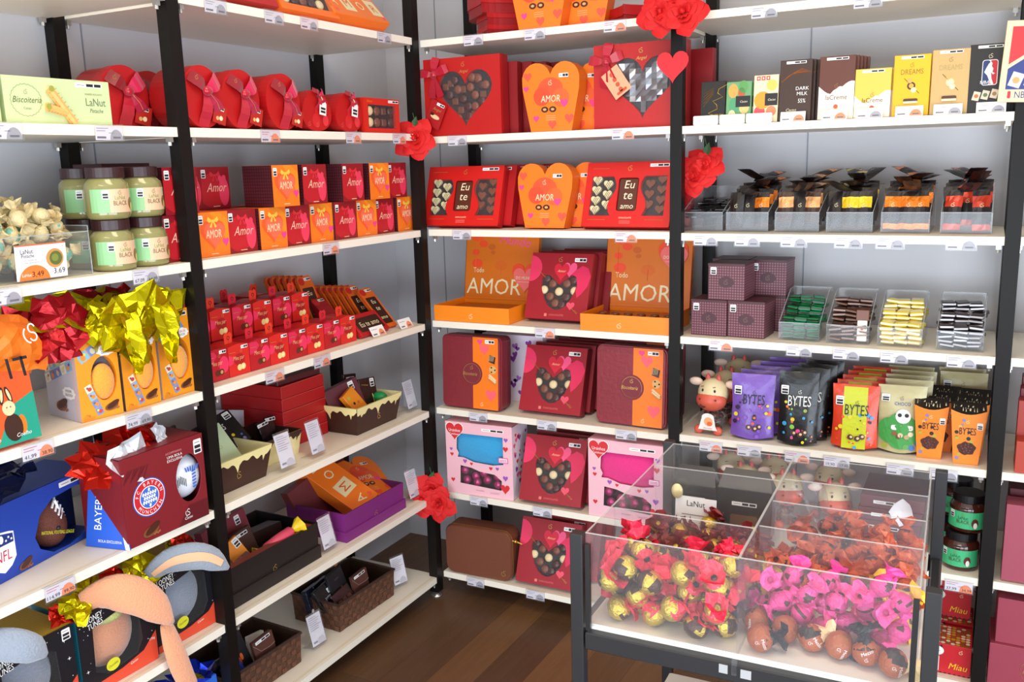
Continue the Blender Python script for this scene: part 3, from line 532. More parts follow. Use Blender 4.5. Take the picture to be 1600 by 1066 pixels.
# ---------------------------------------------------------------- right bay: bars
def flatbox(w, h, d, col, art, name='chocolate_bar_box', cat='chocolate bar', c=.001):
    t = thing(name, '', cat); m = MB(); m.box(-w/2, w/2, 0, d, 0, h, mat(col, .42), c); art(m, w, h); m.build('carton', t); return t
def nutri(m, w, h): m.sticker(0, h-.007, w*.62, .007)
def a_energy(m, w, h):
    y = mat('#e8b424'); R = random.Random(1); P = [(-.005+.014*math.sin(i*2.3)+.01*i/3, -.0006, .01+.011*i) for i in range(10)]; m.tube(P, .0007, y, 3)
    for k in range(5): m.tube([(-w*.4, -.0006, .05+.009*k), (0, -.0006, .085+.004*k)], .0008, mat('#8a5a14'), 3)
    m.text('ENERGY', .012, .022, .007, y, -.0006, .1); m.text('CHOC', .012, .010, .010, y, -.0006, .1)
def a_green(m, w, h):
    for a, b, r, c in ((-.02, .09, .02, 'd9a04a'), (.015, .1, .018, '5a9a54'), (-.015, .05, .022, '4f9a6a'), (.02, .045, .02, 'e0c07a'), (-.02, .02, .015, '2c6a6a'), (.01, .085, .014, 'c0562c')): m.flat(disc(r*.7, a*.8, b, 14, r), mat('#'+c), -.0004-.0001*r)
    m.flat(rect(-.008, w/2-.002, .045, .075), INK, -.0008); m.text('Cacao', .014, .057, .006, CREAM, -.001, .3); m.flat(disc(.012, -.018, .018, 12, .02), mat('#e6d9a8'), -.0008)
def a_floral(m, w, h):
    for a, b, r, c in ((-.01, .06, .024, 'f59a2c'), (.02, .10, .015, 'f5c45a'), (-.02, .03, .015, 'e8505a'), (.02, .03, .014, 'f2825a')): m.flat(disc(r, a*.8, b, 16), mat('#'+c), -.0004-.0001*r)
    m.flat(rect(-.002, w/2-.001, .045, .078), INK, -.0008); m.text('Cacao', .016, .058, .006, CREAM, -.001, .3)
    for k in range(3): m.flat(rect(-.026+.013*k, -.016+.013*k, h-.014, h-.003), mat('#c8402c'), -.0008); m.flat(rect(-.023+.013*k, -.019+.013*k, h-.011, h-.006), WHITE, -.001)
def a_dark(m, w, h):
    for k in range(9): m.tube([(-w*.45+.004*k, -.0005, h-.058+.003*k), (-w*.2+.004*k, -.0005, h-.04+.002*k), (w*.0+.005*k, -.0005, h-.035)], .0007, mat('#b86a2c'), 3)
    m.text('DARK', .018, .082, .0095, WHITE, -.0006); m.text('MILK', .018, .068, .0095, WHITE, -.0006); m.text('55%', .018, .048, .011, WHITE, -.0006, 0, 0, .8); m.text('Cacao', -.01, .026, .008, CREAM, -.0006, .3); nutri(m, w, h)
def a_creme(low):
    def f(m, w, h):
        n = 12; q = h*.42 if low else h*.50; P = [(-w/2, 0), (w/2, 0)]+[(w/2-w*i/n, q+.016*math.sin(1.2+i/n*5.4)+.008*(1 if 4 < i < 8 else 0)) for i in range(n+1)]; m.flat(P, mat('#f2e4d2', .5), -.0004)
        m.text('laCreme', 0, h*.31, .013 if not low else .012, mat('#5d2c1c'), -.0008, .05, 0, .9); m.logo(0, h*.53 if not low else h*.46, .006, mat('#a0702c'), -.0008); m.flat(disc(.006, 0, h*.2, 10), mat('#e2562c'), -.0008); nutri(m, w, h)
    return f
def a_dreams(bar):
    def f(m, w, h):
        m.text('DREAMS', 0, h*.68, .0135, mat('#8a6a1c') if bar else mat('#b09858'), -.0006, 0, 0, .78); m.logo(0, h-.026, .006, mat('#8a6a1c'), -.0006)
        m.tube([(-.018, -.0008, h*.62), (.02, -.0008, h*.36)], .0007, BROWN, 3); m.flat(disc(.010, 0, h*.49, 14), CHOC if bar else mat('#dccf96'), -.001); m.flat(disc(.006, 0, h*.49, 12), mat('#f0a83c') if bar else CREAM, -.0013); m.flat(disc(.007, .006, h*.42, 12), mat('#f2dcae'), -.0012); m.flat(disc(.006, -.004, h*.57, 10), mat('#c9a55a'), -.0012)
        m.prism(rrect(-.017, .017, h*.2, h*.28, .003, 2), -.0035, 0, mat('#4e2c1a')); m.prism(rect(-.017, .017, h*.2, h*.235), -.004, 0, mat('#f2dcae')); nutri(m, w, h)
    return f
def a_nba(m, w, h):
    m.logo(.002, h-.03, .006, CREAM); P = rrect(-.016, .019, .066, .128, .006); m.flat(P, WHITE, -.0005); m.flat(rrect(-.0145, .001, .0675, .1265, .005), mat('#16346e'), -.0007); m.flat(rrect(.001, .0175, .0675, .1265, .005), mat('#c8182c'), -.0007)
    m.flat([(-.002, .118), (.003, .124), (.006, .119), (.005, .112), (.009, .106), (.007, .098), (.013, .094), (.008, .092), (.004, .098), (.006, .082), (.011, .068), (.005, .068), (.0, .080), (-.004, .09), (-.011, .098), (-.007, .108)], WHITE, -.0009); m.text('NBA', -.008, .070, .008, WHITE, -.0011)
    for i in range(4): m.T = Matrix.Translation((-.028+.02*i, 0, .030+.002*i)) @ Matrix.Rotation(.25, 4, 'Y'); m.flat(rect(-.008, .008, 0, .022), mat('#d9cbb4'), -.0006); m.flat(disc(.005, 0, .011, 10), mat(('#c0702c', '#5a7a4a', '#a07a4a', '#6a4a3a')[i]), -.0008); m.T = Matrix.Identity(4)
    nutri(m, w, h)
bars = [('slim black bar with a yellow cracked print, nearest the middle post', .963, .070, .120, '#17130f', a_energy, 1), ('small bar with green leaf and colour patches', 1.036, .070, .115, '#6aa06a', a_green, 2), ('small cream bar with orange circles and black label', 1.111, .067, .128, '#f6dfb4', a_floral, 2),
    ('dark brown tall bar reading Dark Milk 55%', 1.190, .085, .163, '#3c231a', a_dark, 5), ('tall brown bar with cream drip and white lower half', 1.297, .091, .165, '#5f2f22', a_creme(False), 5), ('short yellow bar with cream lower half', 1.388, .089, .126, '#dcbf4e', a_creme(True), 4),
    ('bright yellow bar with a round cookie and diagonal stick', 1.481, .087, .154, '#f0b410', a_dreams(True), 3), ('beige gold bar with a pale cookie', 1.571, .087, .161, '#c8a468', a_dreams(False), 4), ('black bar with a red and blue basketball logo', 1.658, .090, .167, '#131113', a_nba, 4)]
for lab, x, w, h, col, art, n in bars:
    s = Stock(flatbox(w, h, .015, col, art)); gp = 'row of identical bars: '+lab[:40]
    s(lab, x, .030, ZR[1], 0, 5, .014)
    for i in range(1, n): s(lab+(', %s one behind the front one' % ORD[i-1]), x+.0065*i, .030+.018*i, ZR[1], 0, 5, .015, gp)
def standcard(kind, label, x, y, z, rz=0, w=.074, h=.034, lean=20, name='folded_price_card'):
    t = thing(name, label, 'price card'); m = MB(); m.box(-w/2, w/2, 0, .001, 0, h, WHITE)
    if kind != 'w':
        m.flat([(w*.02+w*.22*(1+math.cos(a)), .001+h*.62*math.sin(a)) for a in [PI*i/12 for i in range(13)]], TAGO if kind == 'o' else TAGG, -.0003)
        m.flat(rect(-w*.42, 0, h*.68, h*.72), LINE, -.0003); m.flat(rect(-w*.42, -w*.14, h*.14, h*.27), mat('#6b6670'), -.0004); m.flat(rect(w*.12, w*.36, h*.14, h*.27), mat('#6b6670'), -.0004)
    m.build('card', t); put(t, x, y, z, rz, lean, .001); return t
for i, (x, w) in enumerate(((.949, 'in front of the black cracked-print bar'), (1.024, 'in front of the green leaf bar'), (1.099, 'in front of the cream bar with orange circles'))):
    t = thing('price_card', 'blank white folded card %s' % w, 'price card'); MB().box(-.0355, .0355, 0, .012, 0, .026, mat('#fffdf6', .4), .003).build('card', t); put(t, x, .008, ZR[1])
for k, x, w in (('o', 1.190, 'dark brown bar'), ('o', 1.297, 'brown and cream bar'), ('g', 1.385, 'short yellow bar'), ('o', 1.481, 'bright yellow bar'), ('g', 1.571, 'beige gold bar'), ('g', 1.668, 'black basketball bar')): standcard(k, 'small price card standing in front of the '+w, x, .010, ZR[1], 0, .066, .026, 14)
t = thing('framed_card', 'cream framed card with red corner and blue ground hanging on the end post', 'display card'); m = MB(); m.box(-.072, .072, -.006, 0, 0, .190, mat('#e9d3a6', .45), .002); y = -.0064
m.flat([(-.058, .176), (.066, .176), (-.058, .088)], mat('#d8282c'), y); m.flat([(-.058, .078), (.064, .165), (.064, .03), (-.058, .03)], mat('#26367c'), y); m.text('NBA', -.02, .010, .016, mat('#26367c'), y, 0, 0, .8); m.flat(rrect(-.052, -.045, .009, .026, .002, 2), mat('#c8182c'), y)
for i in range(3): m.T = Matrix.Translation((-.042+.034*i, 0, .036)) @ Matrix.Rotation(.3, 4, 'Y'); m.flat(rect(-.013, .013, 0, .034), mat('#d9dde8'), y-.0003); m.flat(disc(.008, 0, .016, 12), mat(('#d9a05a', '#c0702c', '#e9e3d4')[i]), y-.0006); m.T = Matrix.Identity(4)
m.build('board', t); put(t, 1.752, -.004, 1.652, 0, 0, 0, 3)
# ---------------------------------------------------------------- clear bins
def clear_bin(w, d, hf, hb, name='clear_bin'):
    t = thing(name, '', 'clear plastic bin'); m = MB(); th = .0025; hw = w/2
    m.box(-hw, hw, 0, th, th, hf, ACRYL); m.box(-hw, hw, d-th, d, th, hb, ACRYL); m.box(-hw, hw, 0, d, 0, th, ACRYL)
    for s in (-1, 1):
        x0, x1 = (s*hw-th, s*hw) if s > 0 else (s*hw, s*hw+th); P = [(th, th), (d-th, th), (d-th, hb), (d*.72, hb), (th, hf)]
        vs = [(x, y, z) for x in (x0, x1) for y, z in P]; n = 5; m.add(vs, [tuple(range(n)), tuple(range(2*n-1, n-1, -1))]+[(i, (i+1) % n, n+(i+1) % n, n+i) for i in range(n)], ACRYL)
        m.tube([(s*(hw-.001), .001, hf), (s*(hw-.001), d*.72, hb), (s*(hw-.001), d-.001, hb)], .0012, clear_mat('clear_rim', (.8, .84, .84), .3, .25), 5)
    m.tube([(-hw, .001, hf), (hw, .001, hf)], .0013, clear_mat('clear_rim'), 5); m.tube([(-hw, d-.001, hb), (hw, d-.001, hb)], .0012, clear_mat('clear_rim'), 5); m.build('shell', t); return t
def sachet(w, h, d, c1, c2, c3, seed):
    t = thing('sachet', '', 'wrapped chocolate'); m = MB(); R = random.Random(seed); U, V = 5, 8; n = U*V
    def s_(q):
        vs = []
        for j in range(V):
            v = j/(V-1); th = d/2*min(1, 3.2*min(v, 1-v))
            for i in range(U): u = i/(U-1); vs.append(((u-.5)*w*(1+.06*R.uniform(-1, 1)), q*th*math.sin(PI*min(max(u, .03), .97))-q*0+R.uniform(-.0006, .0006), v*h+R.uniform(-.001, .001)))
        return vs
    A, B = s_(-1), s_(1)
    for q, vs in ((0, A), (1, B)):
        for j in range(V-1):
            c = c1 if j == V-2 else c2 if j >= V-4 else (c3 if j < 1 else c1)
            m.add([vs[j*U+i] for i in range(U)]+[vs[(j+1)*U+i] for i in range(U)], [(i, i+1, U+i+1, U+i) for i in range(U-1)], c)
    return m, t
def mk_sachet(*a):
    m, t = sachet(*a); m.logo(0, a[1]*.62, .006, CREAM, -a[2]/2-.001); m.build('wrapper', t); return Stock(t)
dkb = mat('#1c120f', .42, 0, .12, 60); org = mat('#f08020', .25, .3, .4, 150); yel = mat('#e8c020', .25, .3, .4, 150); pch = mat('#e3a468', .25, .3, .4, 150); red_ = mat('#c83a20', .25, .2); brn = mat('#3a1f16', .42, 0, .12, 60)
SA = [mk_sachet(.042, .105, .016, dkb, dkb, dkb, 1), mk_sachet(.042, .105, .016, dkb, org, brn, 2), mk_sachet(.042, .105, .016, brn, pch, dkb, 3), mk_sachet(.042, .105, .016, dkb, yel, brn, 4), mk_sachet(.042, .105, .016, dkb, org, org, 5), mk_sachet(.042, .105, .016, dkb, red_, red_, 6)]
bn = Stock(clear_bin(.122, .27, .056, .125)); xs3 = [.927, 1.059, 1.199, 1.340, 1.482, 1.629]; desc = ['small dark flat squares', 'dark sachets with one orange tip', 'dark sachets with peach tips', 'dark sachets with yellow tips', 'dark sachets with orange tips', 'dark sachets with red tips']
R = random.Random(21); sq = thing('square_chocolate', '', 'wrapped chocolate'); MB().box(-.017, .017, -.017, .017, 0, .006, mat('#141214', .22, 0, 0, 60, .6), .002).build('wrapper', sq); SQ = Stock(sq)
for b in range(6):
    x = xs3[b]; z0 = ZR[2]+.003; bn('clear plastic bin holding %s' % desc[b], x, .068, ZR[2], group=None)
    if b == 0:
        for j in range(6):
            for i in range(3):
                for k in range(3 if j < 3 else 4): SQ('small dark wrapped square lying in the bin nearest the middle post', x-.036+.036*i+R.uniform(-.002, .002), .095+.04*j, z0+.0075*k+(.012*j if j else 0)*0+.035+.004*j, R.uniform(-12, 12), R.uniform(-6, 6), 0, 'dark squares in the clear bin') if k > 0 or j == 0 else None
        continue
    gp = 'sachets in the bin of '+desc[b]
    for j in range(4):
        for i in range(3):
            if b == 5 and j == 0 and i == 1: continue
            st = SA[b] if (i+j+b) % 3 else SA[0] if b != 4 else SA[4]
            if b == 1 and j == 0: st = SA[1] if i == 2 else SA[0]
            st('sachet standing in the bin of %s' % desc[b], x-.0355+.0355*i+R.uniform(-.002, .002), .092+.052*j, z0+.003+.008*j, R.uniform(-9, 9), 11+R.uniform(-5, 6), .016, gp, R.uniform(-3, 3))
    for i in range(8): SA[(0, b, 0, 0, b, 0, 0, b)[i]]('sachet lying across the top of the bin of %s' % desc[b], x+R.uniform(-.015, .015), .125+.022*i, z0+.108+.0058*i, R.uniform(-35, 35)+(180 if i % 3 == 0 else 0), 80+R.uniform(-9, 8), 0, gp+', lying on top')
bn4 = Stock(clear_bin(.114, .22, .052, .128)); xs4 = [1.219, 1.351, 1.486, 1.634]; cols = [('#0f8f50', '#2a1712', 'green and dark wrapped'), ('#3b1d15', '#8a6a58', 'brown wrapped'), ('#e6cc2a', '#efe6c0', 'yellow and cream wrapped'), ('#2a1612', '#c3c3c8', 'dark and silver wrapped')]
for b in range(4):
    c1, c2, nm = cols[b]; t = thing('wrapped_bar', '', 'wrapped chocolate'); m = MB(); m.box(-.0165, .0165, 0, .045, 0, .011, mat(c1, .28, .15, .3, 150), .003); m.box(-.0168, .0168, -.0045, .012, .004, .0085, mat(c2, .3, .15)); m.box(-.0155, .0155, .014, .036, .0105, .0113, mat(('#1c1513', '#5a3020', '#efe6c8', '#33201a')[b], .3)); m.build('wrapper', t); st = Stock(t)
    x = xs4[b]; bn4('clear plastic bin filled with %s bars' % nm, x, .048, ZR[3])
    for j, (n0, n) in enumerate(((0, 5), (3, 7), (5, 9))):
        for i in range(3):
            for k in range(n0 if j else 0, n-(1 if b == 1 and j == 0 else 0)): st('%s bar in the clear bin, stacked with others like it' % nm, x-.034+.034*i+R.uniform(-.003, .003), .063+.052*j+R.uniform(-.004, .004), ZR[3]+.005+.0120*k, R.uniform(-20, 20), R.uniform(-5, 5), .03, '%s bars stacked in their clear bin' % nm, R.uniform(-7, 7))
t = thing('chocolate_bar', 'white chocolate bar with brown top standing upright in the bin of brown bars', 'chocolate bar'); m = MB(); m.box(-.013, .013, 0, .008, 0, .062, mat('#ece0d2', .35), .002); m.box(-.017, .017, -.001, .009, .058, .088, mat('#6d3a22', .35), .002); m.flat(disc(.004, 0, .035, 10), mat('#d8382c'), -.0006); m.build('wrapper', t); put(t, 1.387, .058, ZR[3]+.065*0+.062-.058+.004, 0, 6)
# ---------------------------------------------------------------- checked cubes
def cube():
    t = thing('checked_gift_cube', '', 'gift box'); w = .108; m = MB(); m.box(-w/2, w/2, 0, w, 0, w*.93, CHECK); m.box(-w/2-.001, w/2+.001, -.001, w+.001, w*.93, w, mat('#4a2328', .45))
    m.flat(disc(.024, 0, .053, 12, .017), mat('#4a2830', .5), -.0006); m.logo(0, .053, .008, mat('#7a5a4a'), -.001); m.sticker(-.038, .086, .018, .022, -.0014, True); m.build('carton', t); return t
S = Stock(cube()); gq = 'checked gift cubes beside the green bars'
S('checked maroon cube box on the shelf, nearest the middle post', .957, .045, ZR[3], -3); S('checked maroon cube box on the shelf, beside the bin of green bars', 1.068, .045, ZR[3], -3)
S('checked maroon cube box stacked on top in front', 1.006, .052, ZR[3]+.1085, -2); S('checked maroon cube box stacked at the back, right against the green bars', 1.10, .18, ZR[3]+.1085, -2); S('checked maroon cube box on the shelf behind the front pair', 1.10, .18, ZR[3], -2); S('checked maroon cube box at the back, hidden behind the top cube', .985, .18, ZR[3]+.1085, -2); S('checked maroon cube box on the shelf at the back beside the post', .985, .18, ZR[3], -2)
# ---------------------------------------------------------------- pouches
def pouch(w, h, base, name, art, seed, rough=.3):
    t = thing(name, '', 'snack pouch'); m = MB(); m.smooth = True; R = random.Random(seed); U, V = 9, 12; D = .05
    mt = mat(base, rough, .05, .5, 40, .15)
    for q in (-1, 1):
        vs = []
        for j in range(V):
            v = j/(V-1); th = D/2*(1-v)**.55*(1 if v > .03 else .8)
            for i in range(U):
                u = i/(U-1); e = math.sin(PI*min(max(u, 0), 1)); wv = w*(.93+.07*abs(2*v-1))
                vs.append(((u-.5)*wv, D/2+q*th*(e**.6)*.9+(R.uniform(-.0007, .0007) if 0 < i < U-1 else 0), v*h+(.004*math.cos(PI*(u-.5)*2)*-1 if j == 0 else 0)+.004*(j == 0)))
        m.add(vs, [((j*U+i, j*U+i+1, (j+1)*U+i+1, (j+1)*U+i) if q < 0 else (j*U+i+1, j*U+i, (j+1)*U+i, (j+1)*U+i+1)) for j in range(V-1) for i in range(U-1)], mt)
    m.smooth = False; m.build('bag', t)
    def yv(z): v = z/h; return D/2-D/2*(1-v)**.55*.9-.0022
    if art:
        p = MB(); a = MB(); art(a, w, h); p = a
        for i, v in enumerate(p.v):   # lay the print on the bulging front
            u = v.x/w+.5; e = math.sin(PI*min(max(u, .02), .98))**.6; th = D/2*(1-min(max(v.z/h, .0), .99))**.55; v.y = D/2-th*e*.9-.0038+v.y
        p.build('printed_front', t)
    return t
def dots(m, w, h, seed, cols, n=16, lo=.02, hi=.6):
    R = random.Random(seed)
    for k in range(n):
        s = R.uniform(.002, .007); m.flat(disc(s, R.uniform(-w*.40, w*.40), R.uniform(h*lo, h*hi), 10), mat(R.choice(cols), .4), -.0003-.0001*k/n)
def a_bytes(tc, cols, seed, hdr='#d8d4dc'):
    def f(m, w, h):
        dots(m, w, h, seed, cols, 24); m.text('BYTES', .004, h*.54, .031 if w > .1 else .02, mat(tc), -.0012, .04, 0, .56 if w > .1 else .5); m.sticker(-w*.33, h*.75, .022, .026, -.0012, True); m.logo(.006, h*.73, .006, mat(tc), -.0012)
        for a, b in ((-.008, .025), (.01, .022), (.022, .028)): m.flat(disc(.008, a, b+.012, 12), mat('#4e2a1c', .4), -.0016); m.flat(disc(.004, a+.002, b+.013, 8), mat('#e2c6a0', .4), -.0018)
    return f
PUR = ['#e8d020', '#e8602c', '#f08020', '#2c1420', '#8c5ac8', '#e84a8c']
P1 = Stock(pouch(.128, .195, '#7a55b4', 'snack_pouch', a_bytes('#1f1626', PUR, 3), 1)); P2 = Stock(pouch(.112, .215, '#0d0b0c', 'snack_pouch', a_bytes('#f2efe9', ['#e8d020', '#3aa0d8', '#e84a8c', '#e87a2c', '#8ac83a'], 5), 2))
def a_redye(m, w, h): m.flat(rect(-w*.24, w*.24, .006, h*.96), mat('#c9cf1c', .4), -.0002); m.v[-4:] = m.v[-4:]; a_bytes('#1f1626', ['#e8602c', '#3aa0d8', '#e8d020', '#2c1420'], 8)(m, w, h)
def strip(w0, h):
    def f(m, w, hh):
        n = 12
        for j in range(n): m.flat(rect(-w0, w0, .004+(hh*.97-.004)*j/n, .004+(hh*.97-.004)*(j+1)/n), mat('#c9cf1c', .35, 0, .4, 60), -.0001)
        a_bytes('#1f1626', ['#e8602c', '#3aa0d8', '#2c1420', '#e8d020'], 8)(m, w, hh)
    return f
P3 = Stock(pouch(.126, .185, '#e2401c', 'snack_pouch', strip(.032, .185), 4))
def a_mon(m, w, h):
    gr = mat('#3f9a44', .5)
    for a, b, r in ((-.028, .07, .03), (0, .08, .036), (.03, .068, .03), (0, .05, .038), (-.035, .05, .02), (.037, .05, .02)): m.flat(disc(r, a, b, 20), gr, -.0002-abs(a)*.002)
    m.flat(disc(.02, .005, .105, 16), mat('#f2f2ee'), -.0008)
    for a, c in ((-.004, .108), (.014, .108)): m.flat(disc(.0055, a, c, 12), INK, -.0011)
    m.flat(rrect(-.025, .032, .066, .08, .005, 3), mat('#eef0e8'), -.0008)
    for a, c in ((-.016, '8a5a3a'), (.0, 'd8c89a'), (.016, 'b89a6a'), (-.005, '6a4a2a'), (.026, 'e0d4b0')): m.flat(disc(.007, a, .052+.004*math.sin(a*300), 10), mat('#'+c), -.0012)
    m.text('CHOCO', .002, .135, .010, mat('#2c4aa0'), -.001, 0, 0, .8); m.logo(0, .155, .006, mat('#6a5a2a'), -.001); m.sticker(-.042, .155, .022, .020, -.001, True)
    for a, b, c in ((.03, .018, '2c6ab0'), (.045, .03, '3a8ac8'), (-.04, .02, 'a0a83a'), (.015, .02, '5aa04a')): m.flat(disc(.008, a, b, 12), mat('#'+c), -.0006)
P4 = Stock(pouch(.126, .19, '#c3b888', 'snack_pouch', a_mon, 6, .35))
z5 = ZR[4]
P1('purple pouch with coloured dots standing at the front of its row', 1.096, .018, z5, 4, 4, .05, None)
for i in range(4): P1('purple pouch in the row behind the front one, %s back' % ORD[i], 1.108+.018*i, .075+.048*i, z5+.004*i, 2, 4, .05, 'purple pouches standing in a row')
P2('black shiny pouch with coloured dots standing at the front of its row', 1.228, .010, z5, 4, 4, .05)
for i in range(3): P2('black shiny pouch behind the front one, %s back' % ORD[i], 1.245+.012*i, .075+.055*i, z5, 0, 4, .05, 'black pouches standing in a row')
P3('red and lime pouch with coloured dots standing at the front of its row', 1.381, .032, z5, 2, 4, .05)
for i in range(4): P3('red and lime pouch in the row behind the front one, %s back' % ORD[i], 1.384+.008*i, .09+.05*i, z5+.003*i, 2, 4, .05, 'red and lime pouches standing in a row')
P4('pale gold pouch printed with a green furry face standing in front', 1.502, .048, z5, 4, 4, .05)
for i in range(6): P4('pale gold pouch behind the orange cartons, %s in its block' % ORD[i], (1.512, 1.508, 1.515, 1.505, 1.648, 1.642)[i], (.112, .172, .232, .292, .262, .318)[i], z5+.003, 2, 4, .05, 'pale gold pouches standing at the back')
def orange_carton():
    t = thing('tapered_carton', '', 'snack carton'); m = MB(); b, tp, h = .030, .043, .150; d = .058; n = 7
    F = [(-b, 0), (b, 0), (tp, h)]+[(tp-2*tp*i/n, h-.012*math.sin(PI*i/n)) for i in range(1, n)]+[(-tp, h)]
    m.prism(F, 0, d, mat('#f0861a', .45)); m.flat([(tp*.97*(1-2*i/n), h-.003-.012*math.sin(PI*i/n)) for i in range(0, n+1)]+[(-tp*.9, h-.004)], mat('#e8781a'), .0002) if False else None
    vs = [(tp-2*tp*i/n, .001, h-.012*math.sin(PI*i/n)) for i in range(n+1)]+[(tp-2*tp*i/n, d*.75, h+.012) for i in range(n+1)]; m.add(vs, [(i, i+1, n+2+i, n+1+i) for i in range(n)], mat('#1b1716', .5))
    R = random.Random(2)
    for k in range(24): i = R.random(); m.add([(tp*(1-2*i)*.9+dx, .002+q*.5*d-.0002, h-.012*math.sin(PI*i)*(1-q)+q*.010+.0015) for q in (R.uniform(.1, .8),) for dx in (-.001, .001)]+[(tp*(1-2*i)*.9, .006+q*.5*d, h-.012*math.sin(PI*i)*(1-q)+q*.012+.002) for q in (.5,)], [(0, 1, 2)], CREAM)
    R = random.Random(12)
    for k in range(15):
        z = R.uniform(.01, .125); w_ = b+(tp-b)*z/h-.006; m.flat(disc(R.uniform(.0015, .006), R.uniform(-w_, w_), z, 10), mat(R.choice(['#2a1a18', '#a8b03c', '#8a7ab0', '#f5a84a', '#2a1a18']), .45), -.0003-.00005*k)
    m.text('BYTES', 0, .083, .020, INK, -.0014, .04, 0, .55); m.logo(0, .118, .005, CREAM, -.0012); m.sticker(.029, .108, .014, .018, -.0012, True)
    m.T = Matrix.Translation((.0, -.001, .045)); m.flat([(.022*(1+.1*math.sin(5*a))*math.cos(a), .018*(1+.1*math.cos(7*a))*math.sin(a)) for a in [2*PI*i/22 for i in range(22)]], mat('#4a1f18', .4, 0, .8, 300), -.0006)
    for k in range(12): a = k*2.4; m.flat(disc(.002, .0045*math.sqrt(k)*math.cos(a), .004*math.sqrt(k)*math.sin(a), 6), mat('#7a3c2c', .4), -.001)
    m.T = Matrix.Identity(4); m.build('carton', t); return t
S = Stock(orange_carton()); S('orange tapered carton with dark cluster print, front one beside the green-faced pouch', 1.577, .048, z5, 3); S('orange tapered carton with dark cluster print, front one nearest the end post', 1.668, .032, z5, 3)
for i, (x, y) in enumerate(((1.598, .125), (1.674, .112), (1.676, .195), (1.600, .205))): S('orange tapered carton standing in the second and third rows, %s one' % ORD[i], x, y, z5, 0, 0, 0, 'orange tapered cartons behind the front pair')
# ---------------------------------------------------------------- toy cow jars
def cow(tagged):
    t = thing('toy_cow_jar', '', 'toy sweet jar'); hd = mat('#e2cfa2', .4); sn = mat('#d8604a', .4); m = MB(); m.ball(.047, hd, (0, .05, .122), (1.0, .95, 1.0), 20, 12); m.build('head', t)
    s = MB(); s.ball(.040, sn, (0, .035, .103), (1.18, .98, .86), 20, 12); s.tube([(-.022, -.004, .094), (-.014, -.0065, .088), (-.004, -.006, .090)], .0025, mat('#4a1a18'), 6)
    for q in (-.024, .026): s.ball(.003, mat('#7a2a22'), (q, .0, .112))
    s.build('snout', t)
    f = MB()
    for q in (-.019, .019): f.ball(.0042, INK, (q, .0115, .137), (.8, .6, 1.1)); f.tube([(q-.006, .012, .148), (q+.003, .011, .150)], .001, mat('#6a3a22'), 4)
    f.build('eyes', t)
    for q in (-1, 1):
        e = MB(); e.ball(.018, mat('#efd2bd', .5), (q*.058, .055, .152), (1.25, .5, .72), 14, 8); e.build('ear', t)
        h = MB(); h.lathe([(.009, 0), (.006, .012), (.001, .020)], mat('#c8504a', .4), 10, q*.017, .05, .163); h.build('horn', t)
    b = MB(); b.ball(.043, clear_mat('clear_acrylic'), (0, .05, .038), (1.05, 1, .88), 18, 12); b.build('jar', t)
    c = MB(); R = random.Random(3)
    for k in range(22): c.ball(.0085, mat(R.choice(['#6a3420', '#4a2218', '#e6d6c2', '#8a4a28']), .35), (R.uniform(-.026, .026), .05+R.uniform(-.026, .02), .014+R.uniform(0, .05)), (1, 1, 1), 8, 6)
    c.build('sweets', t)
    for q in (-1, 1): p = MB(); p.ball(.015, sn, (q*.030, .012, .014), (1, .8, .9), 12, 8); p.build('foot', t)
    if tagged:
        g = MB(); g.T = Matrix.Translation((.004, .0, .018)); P = [(-.030, 0), (.030, 0), (.024, .012), (.020, .035)]+[(.020*math.cos(a), .038+.014*math.sin(a)) for a in [PI*i/8 for i in range(1, 8)]]+[(-.020, .035), (-.026, .012)]
        g.prism(P, -.003, -.0015, WHITE); g.flat(disc(.014, .002, .026, 16), mat('#f2b07a'), -.0033); g.flat(disc(.009, .006, .020, 14, .007), mat('#ee6a2c'), -.0036); g.text('chocolate', 0, .003, .006, mat('#e05a2c'), -.0034, .1, 0, .9); g.build('hang_tag', t)
    return t
put(cow(True), .962, .025, z5, -6).__setitem__('label', 'toy cow jar with a coral snout and white tag, in front beside the purple pouches')
S = Stock(cow(False)); S('toy cow jar on the pouch shelf, just behind the tagged one', .985, .125, z5+.004, 5); S('toy cow jar on the pouch shelf, farthest back against the wall', 1.0, .235, z5+.02, 8)
t = thing('display_block', 'low white block under the rearmost toy cow jar', 'display block'); MB().box(-.05, .05, 0, .1, 0, .02, WHITE, .002).build('block', t); put(t, 1.0, .235, z5)
for i, (x, y) in enumerate(((1.055, .14), (1.20, .12), (1.345, .09), (.99, .25), (1.13, .26), (1.28, .24))): S('toy cow jar behind the acrylic table, %s from the middle post' % ('second front one', 'third front one', 'fourth front one', 'rear one nearest', 'rear middle one', 'rear one farthest')[i], x, y, ZR[5]+.005, R.uniform(-12, 25), 0, 0)
def blk(name, label, x, y, z, w, h, d, col, art=None, cat='gift box', rz=0, group=None, lean=0):
    t = thing(name, label, cat, group); m = MB(); m.box(-w/2, w/2, 0, d, 0, h, mat(col, .42), .0015)
    if art: art(m, w, h)
    m.build('carton', t); return put(t, x, y, z, rz, lean, d)
for i, (x, y, h) in enumerate(((.925, .02, .11), (1.01, .02, .09), (.925, .12, .13))): blk('dark_acetate_box', 'dark clear-topped box by the middle post seen through the acrylic table, %s one' % ORD[i], x, y, ZR[5], .07, h, .08, '#2a1c1a', lambda m, w, h: m.sticker(0, h*.6, .05, .008), 'chocolate box')
